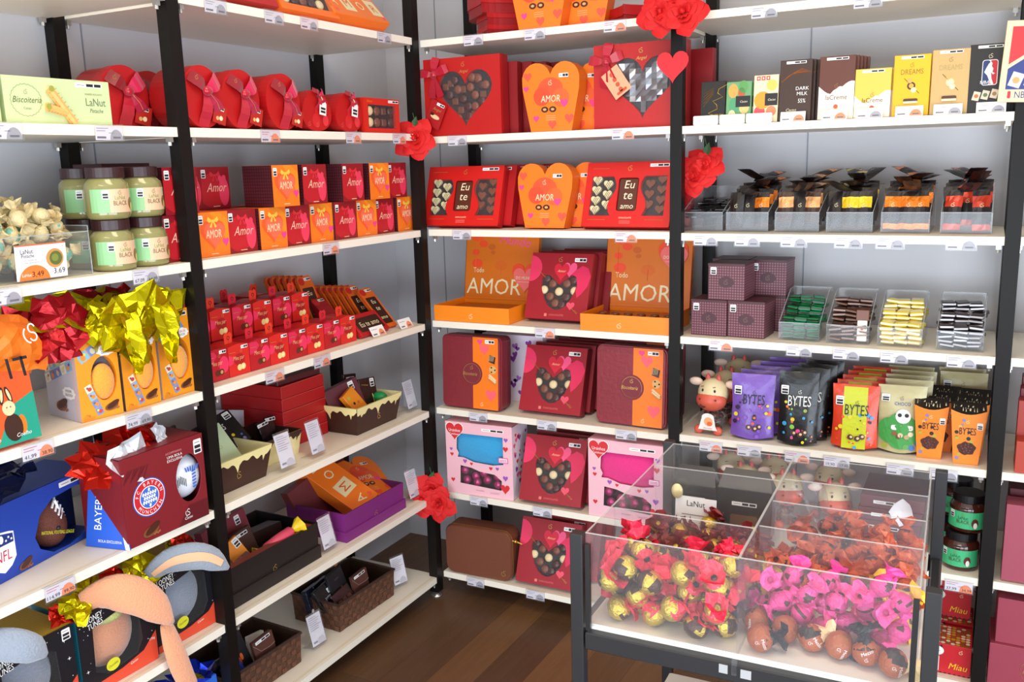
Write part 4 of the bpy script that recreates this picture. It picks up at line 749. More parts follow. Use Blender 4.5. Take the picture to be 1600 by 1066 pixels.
for i in range(5): blk('maroon_gift_box', 'flat maroon box with warning stickers, layer %s from the shelf, behind the acrylic table' % ORD[i], 1.475+.004*i, .03+.006*i, ZR[5]+.0355*i, .17, .035, .20, '#5a1a26', lambda m, w, h: m.sticker(-.01, h/2, .08, .010), 'chocolate box', 0, 'flat maroon boxes behind the acrylic table')
t = thing('white_pouch', 'small white crinkled pouch resting on the maroon boxes behind the acrylic table', 'snack pouch'); m = MB(); m.smooth = True; m.radial(mat('#e9e4e6', .35, 0, .4, 40), .0, .034, 0, .012, 12, 3, 4, .2); m.build('bag', t); t.rotation_euler = (PI/2, 0, 0); t.location = (1.52, .018, ZR[5]+.155)
# jars with green labels
def jar(body, cap, lab, txt, tc, r=.047, h=.107, extra=None):
    t = thing('spread_jar', '', 'jar'); m = MB(); m.smooth = True; m.lathe([(r*.86, 0), (r*.98, .005), (r, .012), (r, h*.62), (r*.96, h*.70), (r*.80, h*.77), (r*.78, h*.80)], mat(body, .12, 0, 0, 60, .6), 28, 0, r); m.build('glass', t)
    c = MB(); c.lathe([(r*.84, h*.79), (r*.86, h*.80), (r*.86, h*.985), (r*.82, h)], mat(cap, .35), 36, 0, r); c.build('screw_lid', t)
    l = MB(); n = 14; a0, a1 = math.radians(-168), math.radians(-12); z0, z1 = h*.13, h*.58
    def seg(b0, b1, mt, dr=.0008, za=z0, zb=z1, k=8): l.add([((r+dr)*math.cos(b0+(b1-b0)*i/k), r+(r+dr)*math.sin(b0+(b1-b0)*i/k), z) for z in (za, zb) for i in range(k+1)], [(i, i+1, k+2+i, k+1+i) for i in range(k)], mt)
    seg(a0, a1, mat(lab, .5), k=16)
    if extra: seg(math.radians(-118), math.radians(-52), mat(extra, .5), .0012)
    mk = len(l.v); l.text(txt, 0, h*.27, .010, mat(tc), 0, 0, 0, .75); l.text('LaNut', 0, h*.38, .009, mat('#8fa05a' if extra else '#2a5a3a'), 0, 0, 0, .8); l.logo(0, h*.51, .005, mat('#8a7a4a'), 0); l.sticker(-.030, h*.48, .014, .020, 0, True)
    l.flat(disc(.009, .030, h*.30, 12, .013), mat('#8a6a3c' if extra else '#5a2418'), 0); l.flat(disc(.005, .031, h*.24, 10, .009), mat('#cdbf6a' if extra else '#efe6dc'), -.0004)
    for v in l.v[mk:]: a = -PI/2+v.x/r; d = .0018-v.y; v.x, v.y = (r+d)*math.cos(a), r+(r+d)*math.sin(a)
    l.build('paper_label', t); return t
JG = Stock(jar('#3d1a10', '#100f10', '#3fb377', 'BLACK', '#5a3a20')); zj = ZR[5]
JG('chocolate jar with green label and black lid standing on the shelf near the end post', 1.660, .030, zj, -14); JG('chocolate jar with green label and black lid stacked on top of its twin', 1.672, .040, zj+.108, -14); JG('chocolate jar with green label, lower one hidden behind the front stack', 1.640, .15, zj, -14); JG('chocolate jar with green label, upper one hidden behind the front stack', 1.640, .15, zj+.108, -14)
# lowest shelf of this bay: red biscuit boxes
def a_miau(m, w, h):
    m.text('Miau', .021, .018, .019, mat('#f2c81c'), -.0006, .25, 0, .95); m.flat(disc(.017, -.032, h-.022, 16, .014), WHITE, -.0006); m.flat([(-.047, h-.014), (-.044, h-.002), (-.037, h-.009)], INK, -.0005); m.flat([(-.018, h-.014), (-.021, h-.002), (-.027, h-.009)], INK, -.0005); m.tube([(-.040, -.001, h-.022), (-.036, -.001, h-.024)], .0006, INK, 3); m.tube([(-.029, -.001, h-.024), (-.025, -.001, h-.022)], .0006, INK, 3)
    m.flat(rrect(-.041, -.026, .004, h-.036, .005, 3), mat('#f0ece6'), -.0005); m.flat(disc(.004, -.033, .024, 8, .007), mat('#f2c81c'), -.0008); m.flat(rect(-.056, -.046, .004, .034), mat('#8a4a28'), -.0007); m.logo(.028, h-.018, .006, CREAM)
    for k in range(8): m.flat(rect(-w/2+.012*k+.03, -w/2+.012*k+.036, .001, .004), INK, -.0006)
def a_miau_top(m, w, h): a_miau(m, w, h); R = random.Random(2); m.T = Matrix(((1, 0, 0, 0), (0, 0, 1, 0), (0, 1, 0, h+.0004), (0, 0, 0, 1))); [m.flat(disc(.006, -w/2+.01+.0125*i, .008+.014*j, 8), mat(R.choice(['#d9a92c', '#efe6c8', '#8a6a1c'])), 0) for i in range(8) for j in range(8)]; m.T = Matrix.Identity(4)
S = Stock(flatbox(.108, .09, .12, '#c8202a', a_miau_top, 'cat_biscuit_box', 'biscuit box')); S('red biscuit box with a white cat print on the lowest shelf, in front', 1.664, .03, ZR[6]); S('red biscuit box with a yellow patterned top standing behind the front one', 1.664, .17, ZR[6]+.001)
for i in range(2): S('red biscuit box stacked at the back of the lowest shelf, %s layer' % ORD[i+1], 1.655, .20, ZR[6]+.0915*(i+1))
# ---------------------------------------------------------------- end bay
def a_bisc(m, w, h): m.tube([(.0+.036*math.cos(a), -.0006, h/2+min(.036, h*.42)*math.sin(a)) for a in [2*PI*i/24 for i in range(25)]], .0005, GOLD, 3); m.text('Biscoiteria', 0, h/2-.006, .013, GOLD, -.0007, .35, 0, .8); m.logo(0, h/2+min(.022, h*.25), .005, GOLD)
def a_cookie(m, w, h):
    a_bisc(m, w, h); m.v[-1:] = m.v[-1:]
    m.prism(disc(.022, w*.28, .045, 18, .017), -.003, 0, mat('#d9a55a')); [m.flat(disc(.003, w*.28+.013*math.cos(k*1.9), .045+.010*math.sin(k*1.9), 6), CHOC, -.0036) for k in range(7)]
xe = 1.878
for i in range(3): blk('biscuit_carton', 'maroon biscuit carton with gold circle on the pouch-level end shelf, %s from the bottom' % ORD[i], xe+.004*i, .07+.05*i, ZR[4]+(0, .09, .17)[i]*0, .19, .18+.022*i, .045, ('#a53226', '#7a1c24', '#6a1820')[i], a_bisc, 'biscuit box', 0)
blk('biscuit_carton', 'brick red biscuit pack with gold circle lying in front on the end shelf', xe, .012, ZR[4], .19, .085, .055, '#b03a26', a_bisc, 'biscuit box')
blk('biscuit_carton', 'dusty pink biscuit carton with cookie print beside the green-labelled jars', xe+.012, .012, ZR[5]+.004, .235, .215, .07, '#a0485a', a_cookie, 'biscuit box')
for i in range(2): blk('biscuit_carton', 'dark maroon carton standing behind the cookie print carton, %s back' % ORD[i], xe+.02, .10+.08*i, ZR[5], .235, .235+.015*i, .07, '#54141e', None, 'biscuit box')
for i in range(2): blk('biscuit_carton', 'dusty pink carton with gold circle on the lowest end shelf, %s one' % ('upper', 'lower')[i], xe-.006+.012*(1-i), .012+.012*(1-i), ZR[6]+(.1305 if i == 0 else 0), .225, .13, .16, '#9c3f50', a_cookie, 'biscuit box')
blk('biscuit_carton', 'dark maroon carton stacked at the back of the lowest end shelf', xe+.01, .20, ZR[6], .225, .27, .12, '#54141e', None, 'biscuit box')
for i in range(2): blk('maroon_gift_box', 'maroon box standing on the end shelf beside the clear bins, %s one' % ORD[i], xe+.02+.12*i, .08, ZR[3], .10, .10, .10, '#5a1a26', None, 'gift box')
for k, a, c, w in ((1, 1.109, 'g', 'beside the roses on the top shelf, above the small bars'), (1, 1.371, 'g', 'midway along the top shelf'), (3, .957, 'g', 'under the bin of dark squares'), (3, 1.077, 'g', 'under the second clear bin of sachets'), (3, 1.206, 'g', 'under the sachets with peach tips'), (3, 1.349, 'g', 'under the sachets with yellow tips'), (3, 1.454, 'g', 'under the sachets with orange tips'), (3, 1.623, 'g', 'under the sachets with red tips'),
    (4, 1.007, 'o', 'under the checked cubes'), (4, 1.230, 'g', 'under the green bars'), (4, 1.356, 'g', 'under the brown bars'), (4, 1.479, 'g', 'under the yellow bars'), (4, 1.642, 'g', 'under the silver and dark bars'), (5, .982, 'o', 'under the tagged toy cow'), (5, 1.097, 'g', 'under the purple pouches'), (5, 1.235, 'o', 'under the black pouches'), (5, 1.344, 'g', 'under the red and lime pouches'), (5, 1.510, 'g', 'under the green-faced pouch'), (5, 1.618, 'g', 'under the orange tapered cartons')):
    price('%s price tag %s' % ({'o': 'orange and white', 'g': 'grey and white'}[c], w), 'R', k, a, c, '' if a != 1.344 else ('19,90', '17,90'), .016 if k == 5 else .008)
price('orange and white price tag clipped to the shelf edge under the green-labelled jars', 'R', 6, 1.674, 'o', ('37,99', '34,99'), .02)
# ================================================================ side wall, bay beside the corner
def PL(o, a, x, z, rz=90, lean=0, d=0, roll=0): return put(o, x, a, z, rz, lean, d, roll)
def SL(st, label, a, x, z, rz=90, lean=0, d=0, group=None, roll=0): return st(label, x, a, z, rz, lean, d, group, roll)
# top shelf
def letter_box():
    t = thing('letter_gift_box', '', 'gift box'); W, H, D = .27, .115, .05; m = MB(); m.box(-W/2, W/2, 0, D, 0, H, mat('#f0761c', .42), .002)
    for i, ch in enumerate('AMOR'):
        x = -.10+.0665*i
        if ch in 'MR': m.flat(rect(x-.027, x+.027, .025, .092), mat('#e9d6a4', .5), -.0005); m.text(ch, x, .040, .036, mat('#d8601c'), -.0009, 0, 0, .9)
        else: m.text(ch, x, .040, .036, CREAM, -.0006, 0, 0, .9)
    m.sticker(W/2-.025, H-.012, .03, .012, -.0006); m.flat(heart(.02, .02, -.11, .008, 14), mat('#f2543c'), -.0004); m.flat(heart(.014, .014, .12, .01, 14), mat('#f0408c'), -.0004); m.build('carton', t); return t
LB = Stock(letter_box()); SL(LB, 'orange box with letter tiles leaning back on the top shelf by the corner', -.262, -.02, ZL[0], 90, 42, .05)
def open_choc_box(label, a, col, n, w=.22):
    t = thing('window_gift_box', label, 'chocolate box'); m = MB(); hw = w/2; I = rect(-hw+.02, hw-.012, .02, .13); m.ring(rect(-hw, hw, 0, .15), I, 0, mat(col, .42), .012); m.box(-hw, hw, .012, .04, 0, .15, mat(col, .42)); m.flat(I, mat('#2a1812'), .0119); m.build('carton', t)
    for i in range(n): choc(('cream', 'dark', 'milk', 'dark', 'cream')[i % 5], -hw+.04+.036*(i % 5), .011, .040+.045*(i//5), t)
    MB().flat(I, FILM, .0006).build('window_film', t); PL(t, a, -.02, ZL[0], 90, 25, .04)
open_choc_box('orange window box of cream and dark chocolates on the top side shelf', -.50, '#ee6f1c', 10, .245); open_choc_box('red window box beside the orange window box on the top side shelf', -.735, '#b01c18', 8, .20)
# second shelf: round hat boxes
def ribbon_box(kind):
    if kind == 'round':
        t = thing('round_gift_box', '', 'gift box'); r = .0735; P = [(.066*math.cos(a), r+r*math.sin(a)) for a in [2*PI*i/36 for i in range(36)]]; D = .11
    else:
        t = thing('egg_gift_box', '', 'gift box'); P = []; D = .10
        for i in range(36): a = 2*PI*i/36; x = .062*math.cos(a)*(1-.20*math.sin(a)); z = .057+.057*math.sin(a)*(1+.0*math.cos(a)); P.append((x*(1.0 if z > .02 else 1.0), z))
    rd = mat('#b80f12', .45); m = MB(); m.prism([(x*.97, z*.97+.0022) for x, z in P], .022, D, mat('#a50d11', .45)); m.build('base', t)
    l = MB(); l.prism(P, 0, .032, rd); y = -.0006
    if kind != 'round':
        for a, b, q in ((-.005, .03, .034), (.035, .030, .026), (.0, .055, .018)): l.flat(disc(q/2, a, b, 16, q*.6), mat('#e0343c' if a > .02 else '#cf2026', .5), y-(.0002 if a > .02 else 0))
        l.logo(-.035, .02, .007, mat('#e0605a'), y); l.logo(0, .018, .007, mat('#e0605a'), y-.0004)
    else: l.text('Amor', .02, .03, .010, mat('#d9433c'), y, .3)
    l.build('lid', t)
    b = MB(); s = .058 if kind == 'round' else .026; c = (.006, .087) if kind == 'round' else (.004, .098)
    for a, L, w, mt, dz in ((PI*.78, 1.0, .42, mat('#8e0d1e', .3, 0, 0, 60, 0, .3), 0), (PI*.20, .95, .5, RIBP, 0), (-PI*.55, 1.45, .38, RIB, 0), (-PI*.30, 1.5, .36, mat('#a80c3a', .3, 0, 0, 60, 0, .3), 0)):
        ca, sa = math.cos(a), math.sin(a); vs = []
        for i in range(6):
            u = i/5; ww = s*w*(.18+.5*min(1, u*2.2)); y = -.003-.014*math.sin(PI*min(1, u*1.1)); vs += [(c[0]+s*L*u*ca-ww*sa, y, c[1]+s*L*u*sa+ww*ca), (c[0]+s*L*u*ca+ww*sa, y+.004, c[1]+s*L*u*sa-ww*ca)]
        b.add(vs, [(2*i, 2*i+1, 2*i+3, 2*i+2) for i in range(5)], mt)
    b.ball(s*.2, RIB, (c[0], -.012, c[1]), (1.2, .8, 1), 10, 6); b.logo(c[0]-s*.65, c[1]+s*.5, s*.1, GOLD, -.019); b.build('ribbon_bow', t)
    g = MB()
    if kind == 'round':
        g.tube([(.008, -.014, .085), (.03, -.016, .06), (.038, -.014, .045)], .0006, GOLD, 4); g.T = Matrix.Translation((.040, -.011, .032)) @ Matrix.Rotation(.25, 4, 'Y'); g.box(-.021, .021, 0, .001, -.022, .022, mat('#b5231a', .45)); g.sticker(0, .014, .022, .008, -.0006); g.flat(disc(.006, .004, -.008, 10), CREAM, -.0006); g.flat(disc(.005, -.007, -.010, 10), mat('#d9b070'), -.0005)
    else:
        g.tube([(.008, -.012, .095), (.012, -.014, .085)], .0008, GOLD, 4); g.T = Matrix.Translation((.014, -.012, .066)) @ Matrix.Rotation(.15, 4, 'Y'); g.prism([(-.014, -.022), (.014, -.022), (.014, .010), (.008, .018), (-.008, .018), (-.014, .010)], 0, .001, WHITE)
        for k in range(2): g.flat(rect(-.010, .010, -.016+.009*k, -.010+.009*k), INK, -.0004)
    g.build('hang_tag', t); return t
RB = Stock(ribbon_box('round')); EG = Stock(ribbon_box('egg')); z2 = ZL[1]
SL(RB, 'red round box with satin bow on the second shelf, directly beside the rack post', -.936, -.015, z2); SL(RB, 'red round box with satin bow, middle one of the three round boxes', -.806, -.018, z2)
SL(RB, 'red round box with satin bow and hang tag drooping over the shelf edge', -.655, -.012, z2); SL(RB, 'red round box with bow in the dim gap beside the pale green biscuit box', -1.06, -.14, z2, 84)
SL(RB, 'red round box half hidden behind the rack post and the first bow box', -1.02, -.18, z2)
for i, a in enumerate((-.93, -.78, -.63)): SL(RB, 'red round box at the back of the second shelf, %s from the post' % ORD[i], a, -.20, z2, 90, 0, 0, 'red round boxes at the back of the second shelf')
SL(EG, 'red egg-shaped box with a white tag, next to the round box with drooping hang tag', -.512, -.018, z2); SL(EG, 'red egg-shaped box with a plain white tag, next to the small window box', -.365, -.018, z2)
SL(EG, 'red egg-shaped box standing behind the gap between its two twins', -.40, -.17, z2); SL(EG, 'red egg-shaped box standing behind the small window box', -.26, -.17, z2)
t = thing('small_window_box', 'small red window box with eight chocolates beside the egg-shaped boxes', 'chocolate box'); m = MB(); W, H = .187, .104; hw = W/2; I = rect(-hw+.022, hw-.018, .014, .084); m.ring(rect(-hw, hw, 0, H), I, 0, mat('#cf2418', .42), .012); m.box(-hw, hw, .012, .03, 0, H, mat('#b01a14', .42)); m.flat(I, mat('#1c1414', .3), .0119); m.text('Amor', -hw+.03, .09, .009, ORANGE, -.0005, .3); m.sticker(hw-.032, .096, .055, .008); m.build('carton', t)
for i in range(8): choc(('cream', 'milk', 'square', 'dark')[i % 4], -.055+.036*(i % 4), .0115, .032+.034*(i//4), t)
MB().flat(I, FILM, .0006).build('window_film', t); PL(t, -.204, -.014, z2)
# third shelf: Amor cubes
def amor_cube(kind):
    t = thing('printed_gift_cube', '', 'gift box'); w = .104; m = MB(); y = -.0005; fr = mat('#f2791c' if kind == 'o' else '#8f121c', .42)
    m.box(-w/2, w/2, 0, w, 0, .111, CHECKD); m.box(-w/2, w/2, -.0003, .0, 0, .111, fr); m.box(-w/2, w/2, 0, w, .111, .1114, fr if kind == 'o' else mat('#a81a1c', .45))
    if kind == 'o':
        m.flat([(w/2, .02), (w/2, .09), (.02, .111), (-.01, .111), (.03, .06)], mat('#f58c1c'), y+.0001); m.flat(heart(.084, .078, -.002, .012, 26), mat('#ec5a24', .5), y); m.flat(heart(.07, .066, .004, .018, 26), mat('#f46a4a', .5), y-.0002); m.flat(heart(.022, .022, .039, .022, 16), mat('#f0408c', .5), y-.0003)
        m.text('AMOR', 0, .047, .021, CREAM, y-.0006, .08, 0, .62); bc = mat('#f2c44a', .4)
    else:
        m.flat([(-w/2, .02), (-w/2, .08), (-.02, .095), (.02, .07), (.03, .02), (.0, .003), (-.03, .006)], mat('#bb1722', .5), y); m.flat(disc(.018, .030, .045, 24, .038), mat('#e63a58', .5), y-.0002); m.flat(heart(.03, .03, .025, .06, 18), mat('#e63a58', .5), y-.0003); m.text('Amor', .002, .046, .024, mat('#f2b4a0'), y-.0006, .35, 0, .85); bc = mat('#d62a34', .4)
    for q in (-1, 1):
        m.flat([(0, .089), (q*.016, .100), (q*.019, .091), (q*.013, .085)], bc, y-.0005); m.flat([(0, .089), (q*.004, .088), (q*.012, .074), (q*.005, .072)], bc, y-.0006)
    m.flat(disc(.004, 0, .089, 8), bc, y-.0008); m.sticker(-.040, .093, .015, .022, y-.0003, True); m.flat(rect(-.012, .012, .006, .0075), CREAM, y-.0004); m.build('carton', t); return t
CU = {'o': Stock(amor_cube('o')), 'r': Stock(amor_cube('r'))}; z3 = ZL[2]; nm = {'o': 'orange cube box reading Amor', 'r': 'dark red cube box with script Amor'}
for i in range(10):
    k = 'ro'[i % 2]; a = -1.016+.1065*i
    if i == 0: a = -1.018
    SL(CU[k], nm[k]+(', bottom row, %s counted from the rack post' % ORD[i-1] if i else ', bottom row, hidden behind the rack post'), a+.003*math.sin(i*3), -.044-.004*(i % 3), z3)
for i, (k, a, x) in enumerate((('r', -1.008, -.040), ('r', -.88, -.16), ('o', -.655, -.025), ('r', -.527, -.03), ('r', -.350, -.03), ('o', -.215, -.03), ('r', -.103, -.040), ('r', -.77, -.17))):
    SL(CU[k], nm[k]+', upper row, '+('peeking out beside the rack post', 'pushed back in shadow', 'first orange one, beside the open gap', 'directly beside the first orange one', 'beyond the dark gap', 'second orange one', 'nearest the corner post', 'mostly hidden in the gap')[i], a, x, z3+.1120)
for i in range(7):
    for lv in (0, 1): SL(CU['ro'[(i+lv) % 2]], 'cube box in the back row of the third shelf, mostly hidden', -.93+.125*i, -.185-.11*0-.10*0-.0, z3+.112*lv, 90, 0, 0, 'cube boxes in the back row of the third shelf') if lv == 0 else None
# fourth shelf: small heart-tab boxes
def tab_box(kind):
    t = thing('heart_tab_box', '', 'chocolate box'); w, h, d = .0755, .083, .074; m = MB(); y = -.0005; n = 8
    cr = [(w/2-w*i/n, h-.004+.005*math.sin(PI*i/n)) for i in range(n+1)]; P = [(-w/2, 0), (w/2, 0)]+cr
    base = mat('#b3141f' if kind == 'a' else '#d4231c', .42); m.prism(P, 0, d, base, mat('#9e1119' if kind == 'a' else '#c01c18', .42))
    if kind == 'a': m.flat([(-w/2, .045), (-w/2, .078), (-.01, .078), (.0, .066), (-.015, .05)], mat('#d8264e', .5), y); m.flat(disc(.017, .022, .040, 18, .022), mat('#e8305a', .5), y-.0002)
    else: m.flat([(-w/2, .03), (-w/2, .058), (-.02, .052), (-.022, .034)], mat('#e8305a', .5), y); m.flat(disc(.019, .0, .042, 18, .016), mat('#a8141a', .5), y-.0001)
    m.text('Meu par', -.003, .042, .0115, mat('#f0a878'), y-.0005, .25, 0, .74); m.logo(.008, .065, .005, GOLD, y-.0005); m.sticker(.020, .074, .024, .009, y-.0004)
    m.flat([(-.034, .063), (-.012, .0625), (-.012, .0635), (-.034, .064)], GOLD, y-.0004)
    a, b = (('#5a2a18', '#c9905a') if kind == 'a' else ('#f2d48a', '#f7e2a8')); m.flat(disc(.0085, -.001, .021, 14), mat(a, .35), y-.0004); m.flat(disc(.0085, .012, .022, 14), mat(a, .35), y-.0006); m.flat(disc(.005, .012, .022, 10), mat(b, .4), y-.0009); m.build('carton', t)
    g = MB(); g.T = Matrix.Translation((-.006, d*.38, h-.004)); P = [(-.013, 0), (.013, 0), (.0145, .026), (.011, .033), (.005, .034), (0, .0305), (-.005, .034), (-.011, .033), (-.0145, .026)]; g.prism(P, 0, .0012, mat('#cf2030' if kind == 'a' else '#e23a22', .45)); g.tube([(0, -.0008, .008), (0, -.0008, .015)], .0008, mat('#6a0a10'), 4); g.tube([(.0045*math.cos(q), -.0008, .020+.0045*math.sin(q)) for q in [2*PI*i/10 for i in range(11)]], .0008, mat('#6a0a10'), 4); g.build('heart_tab', t); return t
TB = {'a': Stock(tab_box('a')), 'b': Stock(tab_box('b'))}; z4 = ZL[3]; nm = {'a': 'dark red heart-tab box with brown truffles', 'b': 'bright red heart-tab box with white truffles'}
for i in range(8): k = 'ab'[i % 2]; SL(TB[k], '%s, front row, %s from the rack post' % (nm[k], ORD[i]), -.938+.0772*i, -.046, z4)
PB = thing('plain_red_box', '', 'chocolate box'); MB().box(-.0378, .0378, 0, .074, 0, .083, mat('#9e1119', .42)).build('carton', PB); TB['p'] = Stock(PB)
for lv in (0, 1):
    for i in range(7): k = 'ba'[i % 2] if lv else 'p'; SL(TB[k], ('%s, upper tier, %s from the rack post' % (nm[k], ORD[i])) if lv else 'heart-tab box under the upper tier, hidden by the front row', -.990+.0805*i, -.133, z4+.0845*lv, 90, 0, 0, None if lv else 'heart-tab boxes under the upper tier')
for i in range(4): k = 'ab'[i % 2]; [SL(TB[k if lv else 'p'], 'heart-tab box in the rearmost column behind the upper tier', -.93+.12*i, -.222, z4+.0845*lv, 90, 0, 0, 'heart-tab boxes in the rearmost columns') for lv in (0, 1)]
def slim(kind):
    t = thing('slim_bar_box', '', 'chocolate bar'); w, h, d = (.068, .165, .012); m = MB(); c = mat('#e0661a' if kind == 'o' else '#a8141c', .42); P = [(-w/2, 0), (w/2, 0), (w/2, h-.012), (w/2-.008, h), (.006, h), (-.006, h-.003), (-w/2+.008, h), (-w/2, h-.010)]; m.prism(P, 0, d, c, mat('#c9551a' if kind == 'o' else '#8f1018', .45)); m.flat(disc(.014, -w/2+.016, h-.018, 14, .013), mat('#c8261c'), -.0004); m.sticker(.012, h-.012, .030, .010)
    if kind == 'o': m.flat(rrect(-.026, .026, .014, h-.040, .005), mat('#3b2016', .35), -.0006); [m.text(s, .0, z, q, CREAM, -.001, .15) for s, z, q in (('Eu', .098, .016), ('te', .070, .018), ('amo', .034, .014))]
    else: m.flat(heart(.03, .03, -.012, .05, 18), mat('#e23a3a'), -.0004)
    m.build('carton', t); return t
SO = Stock(slim('o')); SR = Stock(slim('r'))
for i in range(6): SL(SO, 'slim orange bar box leaning in the rear fan of bars, one of six', -.372+.022*i*.3, -.30+.020*i, z4+.035, 90, 22, .012, 'slim orange bar boxes fanned in the rear group')
for i in range(10): SL(SO, 'slim orange bar box leaning in the long fan by the corner', -.225+.006*i, -.30+.0205*i, z4, 88, 36, .012, 'slim orange bar boxes fanned by the corner')
SL(SO, 'front slim orange bar box with dark Eu te amo bar, nearest the corner post', -.150, -.062, z4, 88, 42, .012)
for i in range(7): SL(SR, 'dark red slim bar box lying in the row behind the front love bar', -.322+.001*i, -.225+.0195*i, z4, 92, 48, .012, 'dark red slim bar boxes in a row')
t = thing('love_bar_box', 'low red box with dark Eu te amo bar leaning beside the heart-tab boxes', 'chocolate bar'); m = MB(); m.box(-.078, .078, 0, .014, 0, .082, mat('#b8161c', .42), .001); m.flat(rrect(-.066, .066, .012, .066, .006), mat('#3b2016', .35), -.0006); m.text('Eu te amo', 0, .03, .020, CREAM, -.001, .15, 0, .9); m.build('carton', t); PL(t, -.262, -.040, z4, 92, 45, .014)
for a, w, x in ((-.268, 'the low red love bar', -.022), (-.118, 'the fan of orange bars', -.018)): t = standcard('o', 'small orange and white price card standing in front of '+w, 0, 0, 0, 0, .07, .034, 30); PL(t, a, x, z4, 90, 30, .001)
# gift baskets
def tray(w, d, h, fl, cout, cin, name, cat, drip=None, rim=.010, weave=False, lower=0, logo=True):
    t = thing(name, '', cat); m = MB(); a, b = w/2, d; f = fl; O0 = [(-a, 0), (a, 0), (a, d), (-a, d)]; O1 = [(-a-f, -f), (a+f, -f), (a+f, d+f), (-a-f, d+f)]; th = .004
    co, ci = (mat(cout, .5, 0, .9 if weave else 0, 150) if isinstance(cout, str) else cout), mat(cin, .5)
    I0 = [(-a+th, th), (a-th, th), (a-th, d-th), (-a+th, d-th)]; I1 = [(-a-f+th, -f+th), (a+f-th, -f+th), (a+f-th, d+f-th), (-a-f+th, d+f-th)]
    vs = [(x, y, 0) for x, y in O0]+[(x, y, h) for x, y in O1]+[(x, y, h) for x, y in I1]+[(x, y, th) for x, y in I0]
    m.add(vs[:8], [(0, 1, 5, 4), (1, 2, 6, 5), (2, 3, 7, 6), (3, 0, 4, 7), (3, 2, 1, 0)], co); m.add(vs[4:], [(0, 1, 5, 4), (1, 2, 6, 5), (2, 3, 7, 6), (3, 0, 4, 7), (4, 5, 9, 8), (5, 6, 10, 9), (6, 7, 11, 10), (7, 4, 8, 11), (8, 9, 10, 11)], ci)
    if lower: m.box(-a-.006, a+.006, -.006, d+.006, 0, lower, co); 
    if logo: m.logo(0, h*.42, .010, GOLD, -f*.5-.0012-(.006 if lower > h*.4 else 0))
    m.build('tray', t)
    if drip:
        q = MB(); R = random.Random(4); c = mat(drip, .45)
        for side in range(4):
            A0, A1, B0, B1 = O0[side], O0[(side+1) % 4], O1[side], O1[(side+1) % 4]; n = 44; nx, ny = [(0, -1), (1, 0), (0, 1), (-1, 0)][side]; vs = []
            for i in range(n+1):
                u = i/n; dep = .22+.05*math.sin(u*17)+.05*math.sin(u*41+1); dep += .30*sum(max(0, 1-abs(u-c_)*(55)) for c_ in (.10, .47, .88))
                for v in (1.0, 1-dep): vs.append((A0[0]*(1-v)*(1-u)+A1[0]*(1-v)*u+B0[0]*v*(1-u)+B1[0]*v*u+nx*.0012, A0[1]*(1-v)*(1-u)+A1[1]*(1-v)*u+B0[1]*v*(1-u)+B1[1]*v*u+ny*.0012, h*v))
            q.add(vs, [(2*i, 2*i+1, 2*i+3, 2*i+2) for i in range(n)], c)
        q.build('dripping_rim', t)
    if weave:
        q = MB(); co2 = mat('#67402b', .6, 0, .8, 200)
        for j in range(5):
            for (x0, y0, x1, y1, nn) in ((-a, 0, a, 0, 14), (-a, 0, -a, d, 10), (a, 0, a, d, 10)):
                for i in range(nn):
                    if (i+j) % 2: continue
                    u0, u1 = i/nn+.004, (i+1)/nn-.004; z0 = h*(j+.08)/5; z1 = h*(j+.92)/5; e = .0018+f*(j+.5)/5; ox, oy = ((0, -e) if y0 == y1 else ((-e if x0 < 0 else e), 0))
                    q.add([(x0+(x1-x0)*u0+ox, y0+(y1-y0)*u0+oy, z0), (x0+(x1-x0)*u1+ox, y0+(y1-y0)*u1+oy, z0), (x0+(x1-x0)*u1+ox, y0+(y1-y0)*u1+oy, z1), (x0+(x1-x0)*u0+ox, y0+(y1-y0)*u0+oy, z1)], [(0, 1, 2, 3)], co2)
        q.tube([(-a-f, -f, h), (a+f, -f, h), (a+f, d+f, h), (-a-f, d+f, h), (-a-f, -f, h)], .005, mat('#3a2218', .65, 0, .9, 200), 6); q.build('weave', t)
    return t
def setl(o, l, g=None):
    o['label'] = l
    if g: o['group'] = g
    return o
z5l, z6l, z7l = ZL[4], ZL[5], ZL[6]
BK = Stock(tray(.215, .185, .092, .016, '#3a1d12', '#efe4a8', 'gift_basket', 'gift basket', '#efe3a0'))
SL(BK, 'brown card basket with cream drip rim, holding an orange pouch and maroon box', -.262, -.058, z5l); SL(BK, 'brown card basket with cream drip rim, holding pale green boxes, beside the post', -.890, -.062, z5l)
t = tray(.14, .16, .075, .010, '#efe4a8', '#3a1d12', 'gift_basket', 'gift basket', '#3a1d12'); PL(setl(t, 'cream card basket with brown drip rim behind the two sign cards'), -.655, -.115, z5l, 90)
def item(name, label, cat, a, x, z, w, h, d, col, rz=90, lean=0, roll=0, art=None, group=None, rough=.42, bump=0):
    t = thing(name, label, cat, group); m = MB(); m.box(-w/2, w/2, 0, d, 0, h, mat(col, rough, 0, bump, 60), .002)
    if art: art(m, w, h)
    m.build('carton' if 'box' in name else 'wrapper', t); return PL(t, a, x, z, rz, lean, d, roll)
def s1(m, w, h): m.sticker(w*.28, h*.86, .02, .028, -.0006, True)
def s2(m, w, h): m.sticker(0, h*.9, .045, .010, -.0006)
item('maroon_gift_box', 'maroon box standing tilted in the basket with the orange pouch', 'gift box', -.30, -.12, z5l+.012, .13, .135, .035, '#5f1f2a', 70, 12, -14, lambda m, w, h: (s1(m, w, h), m.logo(0, h*.6, .010)))
item('dark_bar_box', 'dark brown bar box at the back of the basket with the orange pouch', 'chocolate bar', -.235, -.185, z5l+.012, .07, .145, .012, '#2e1712', 92, 4, 8, s2)
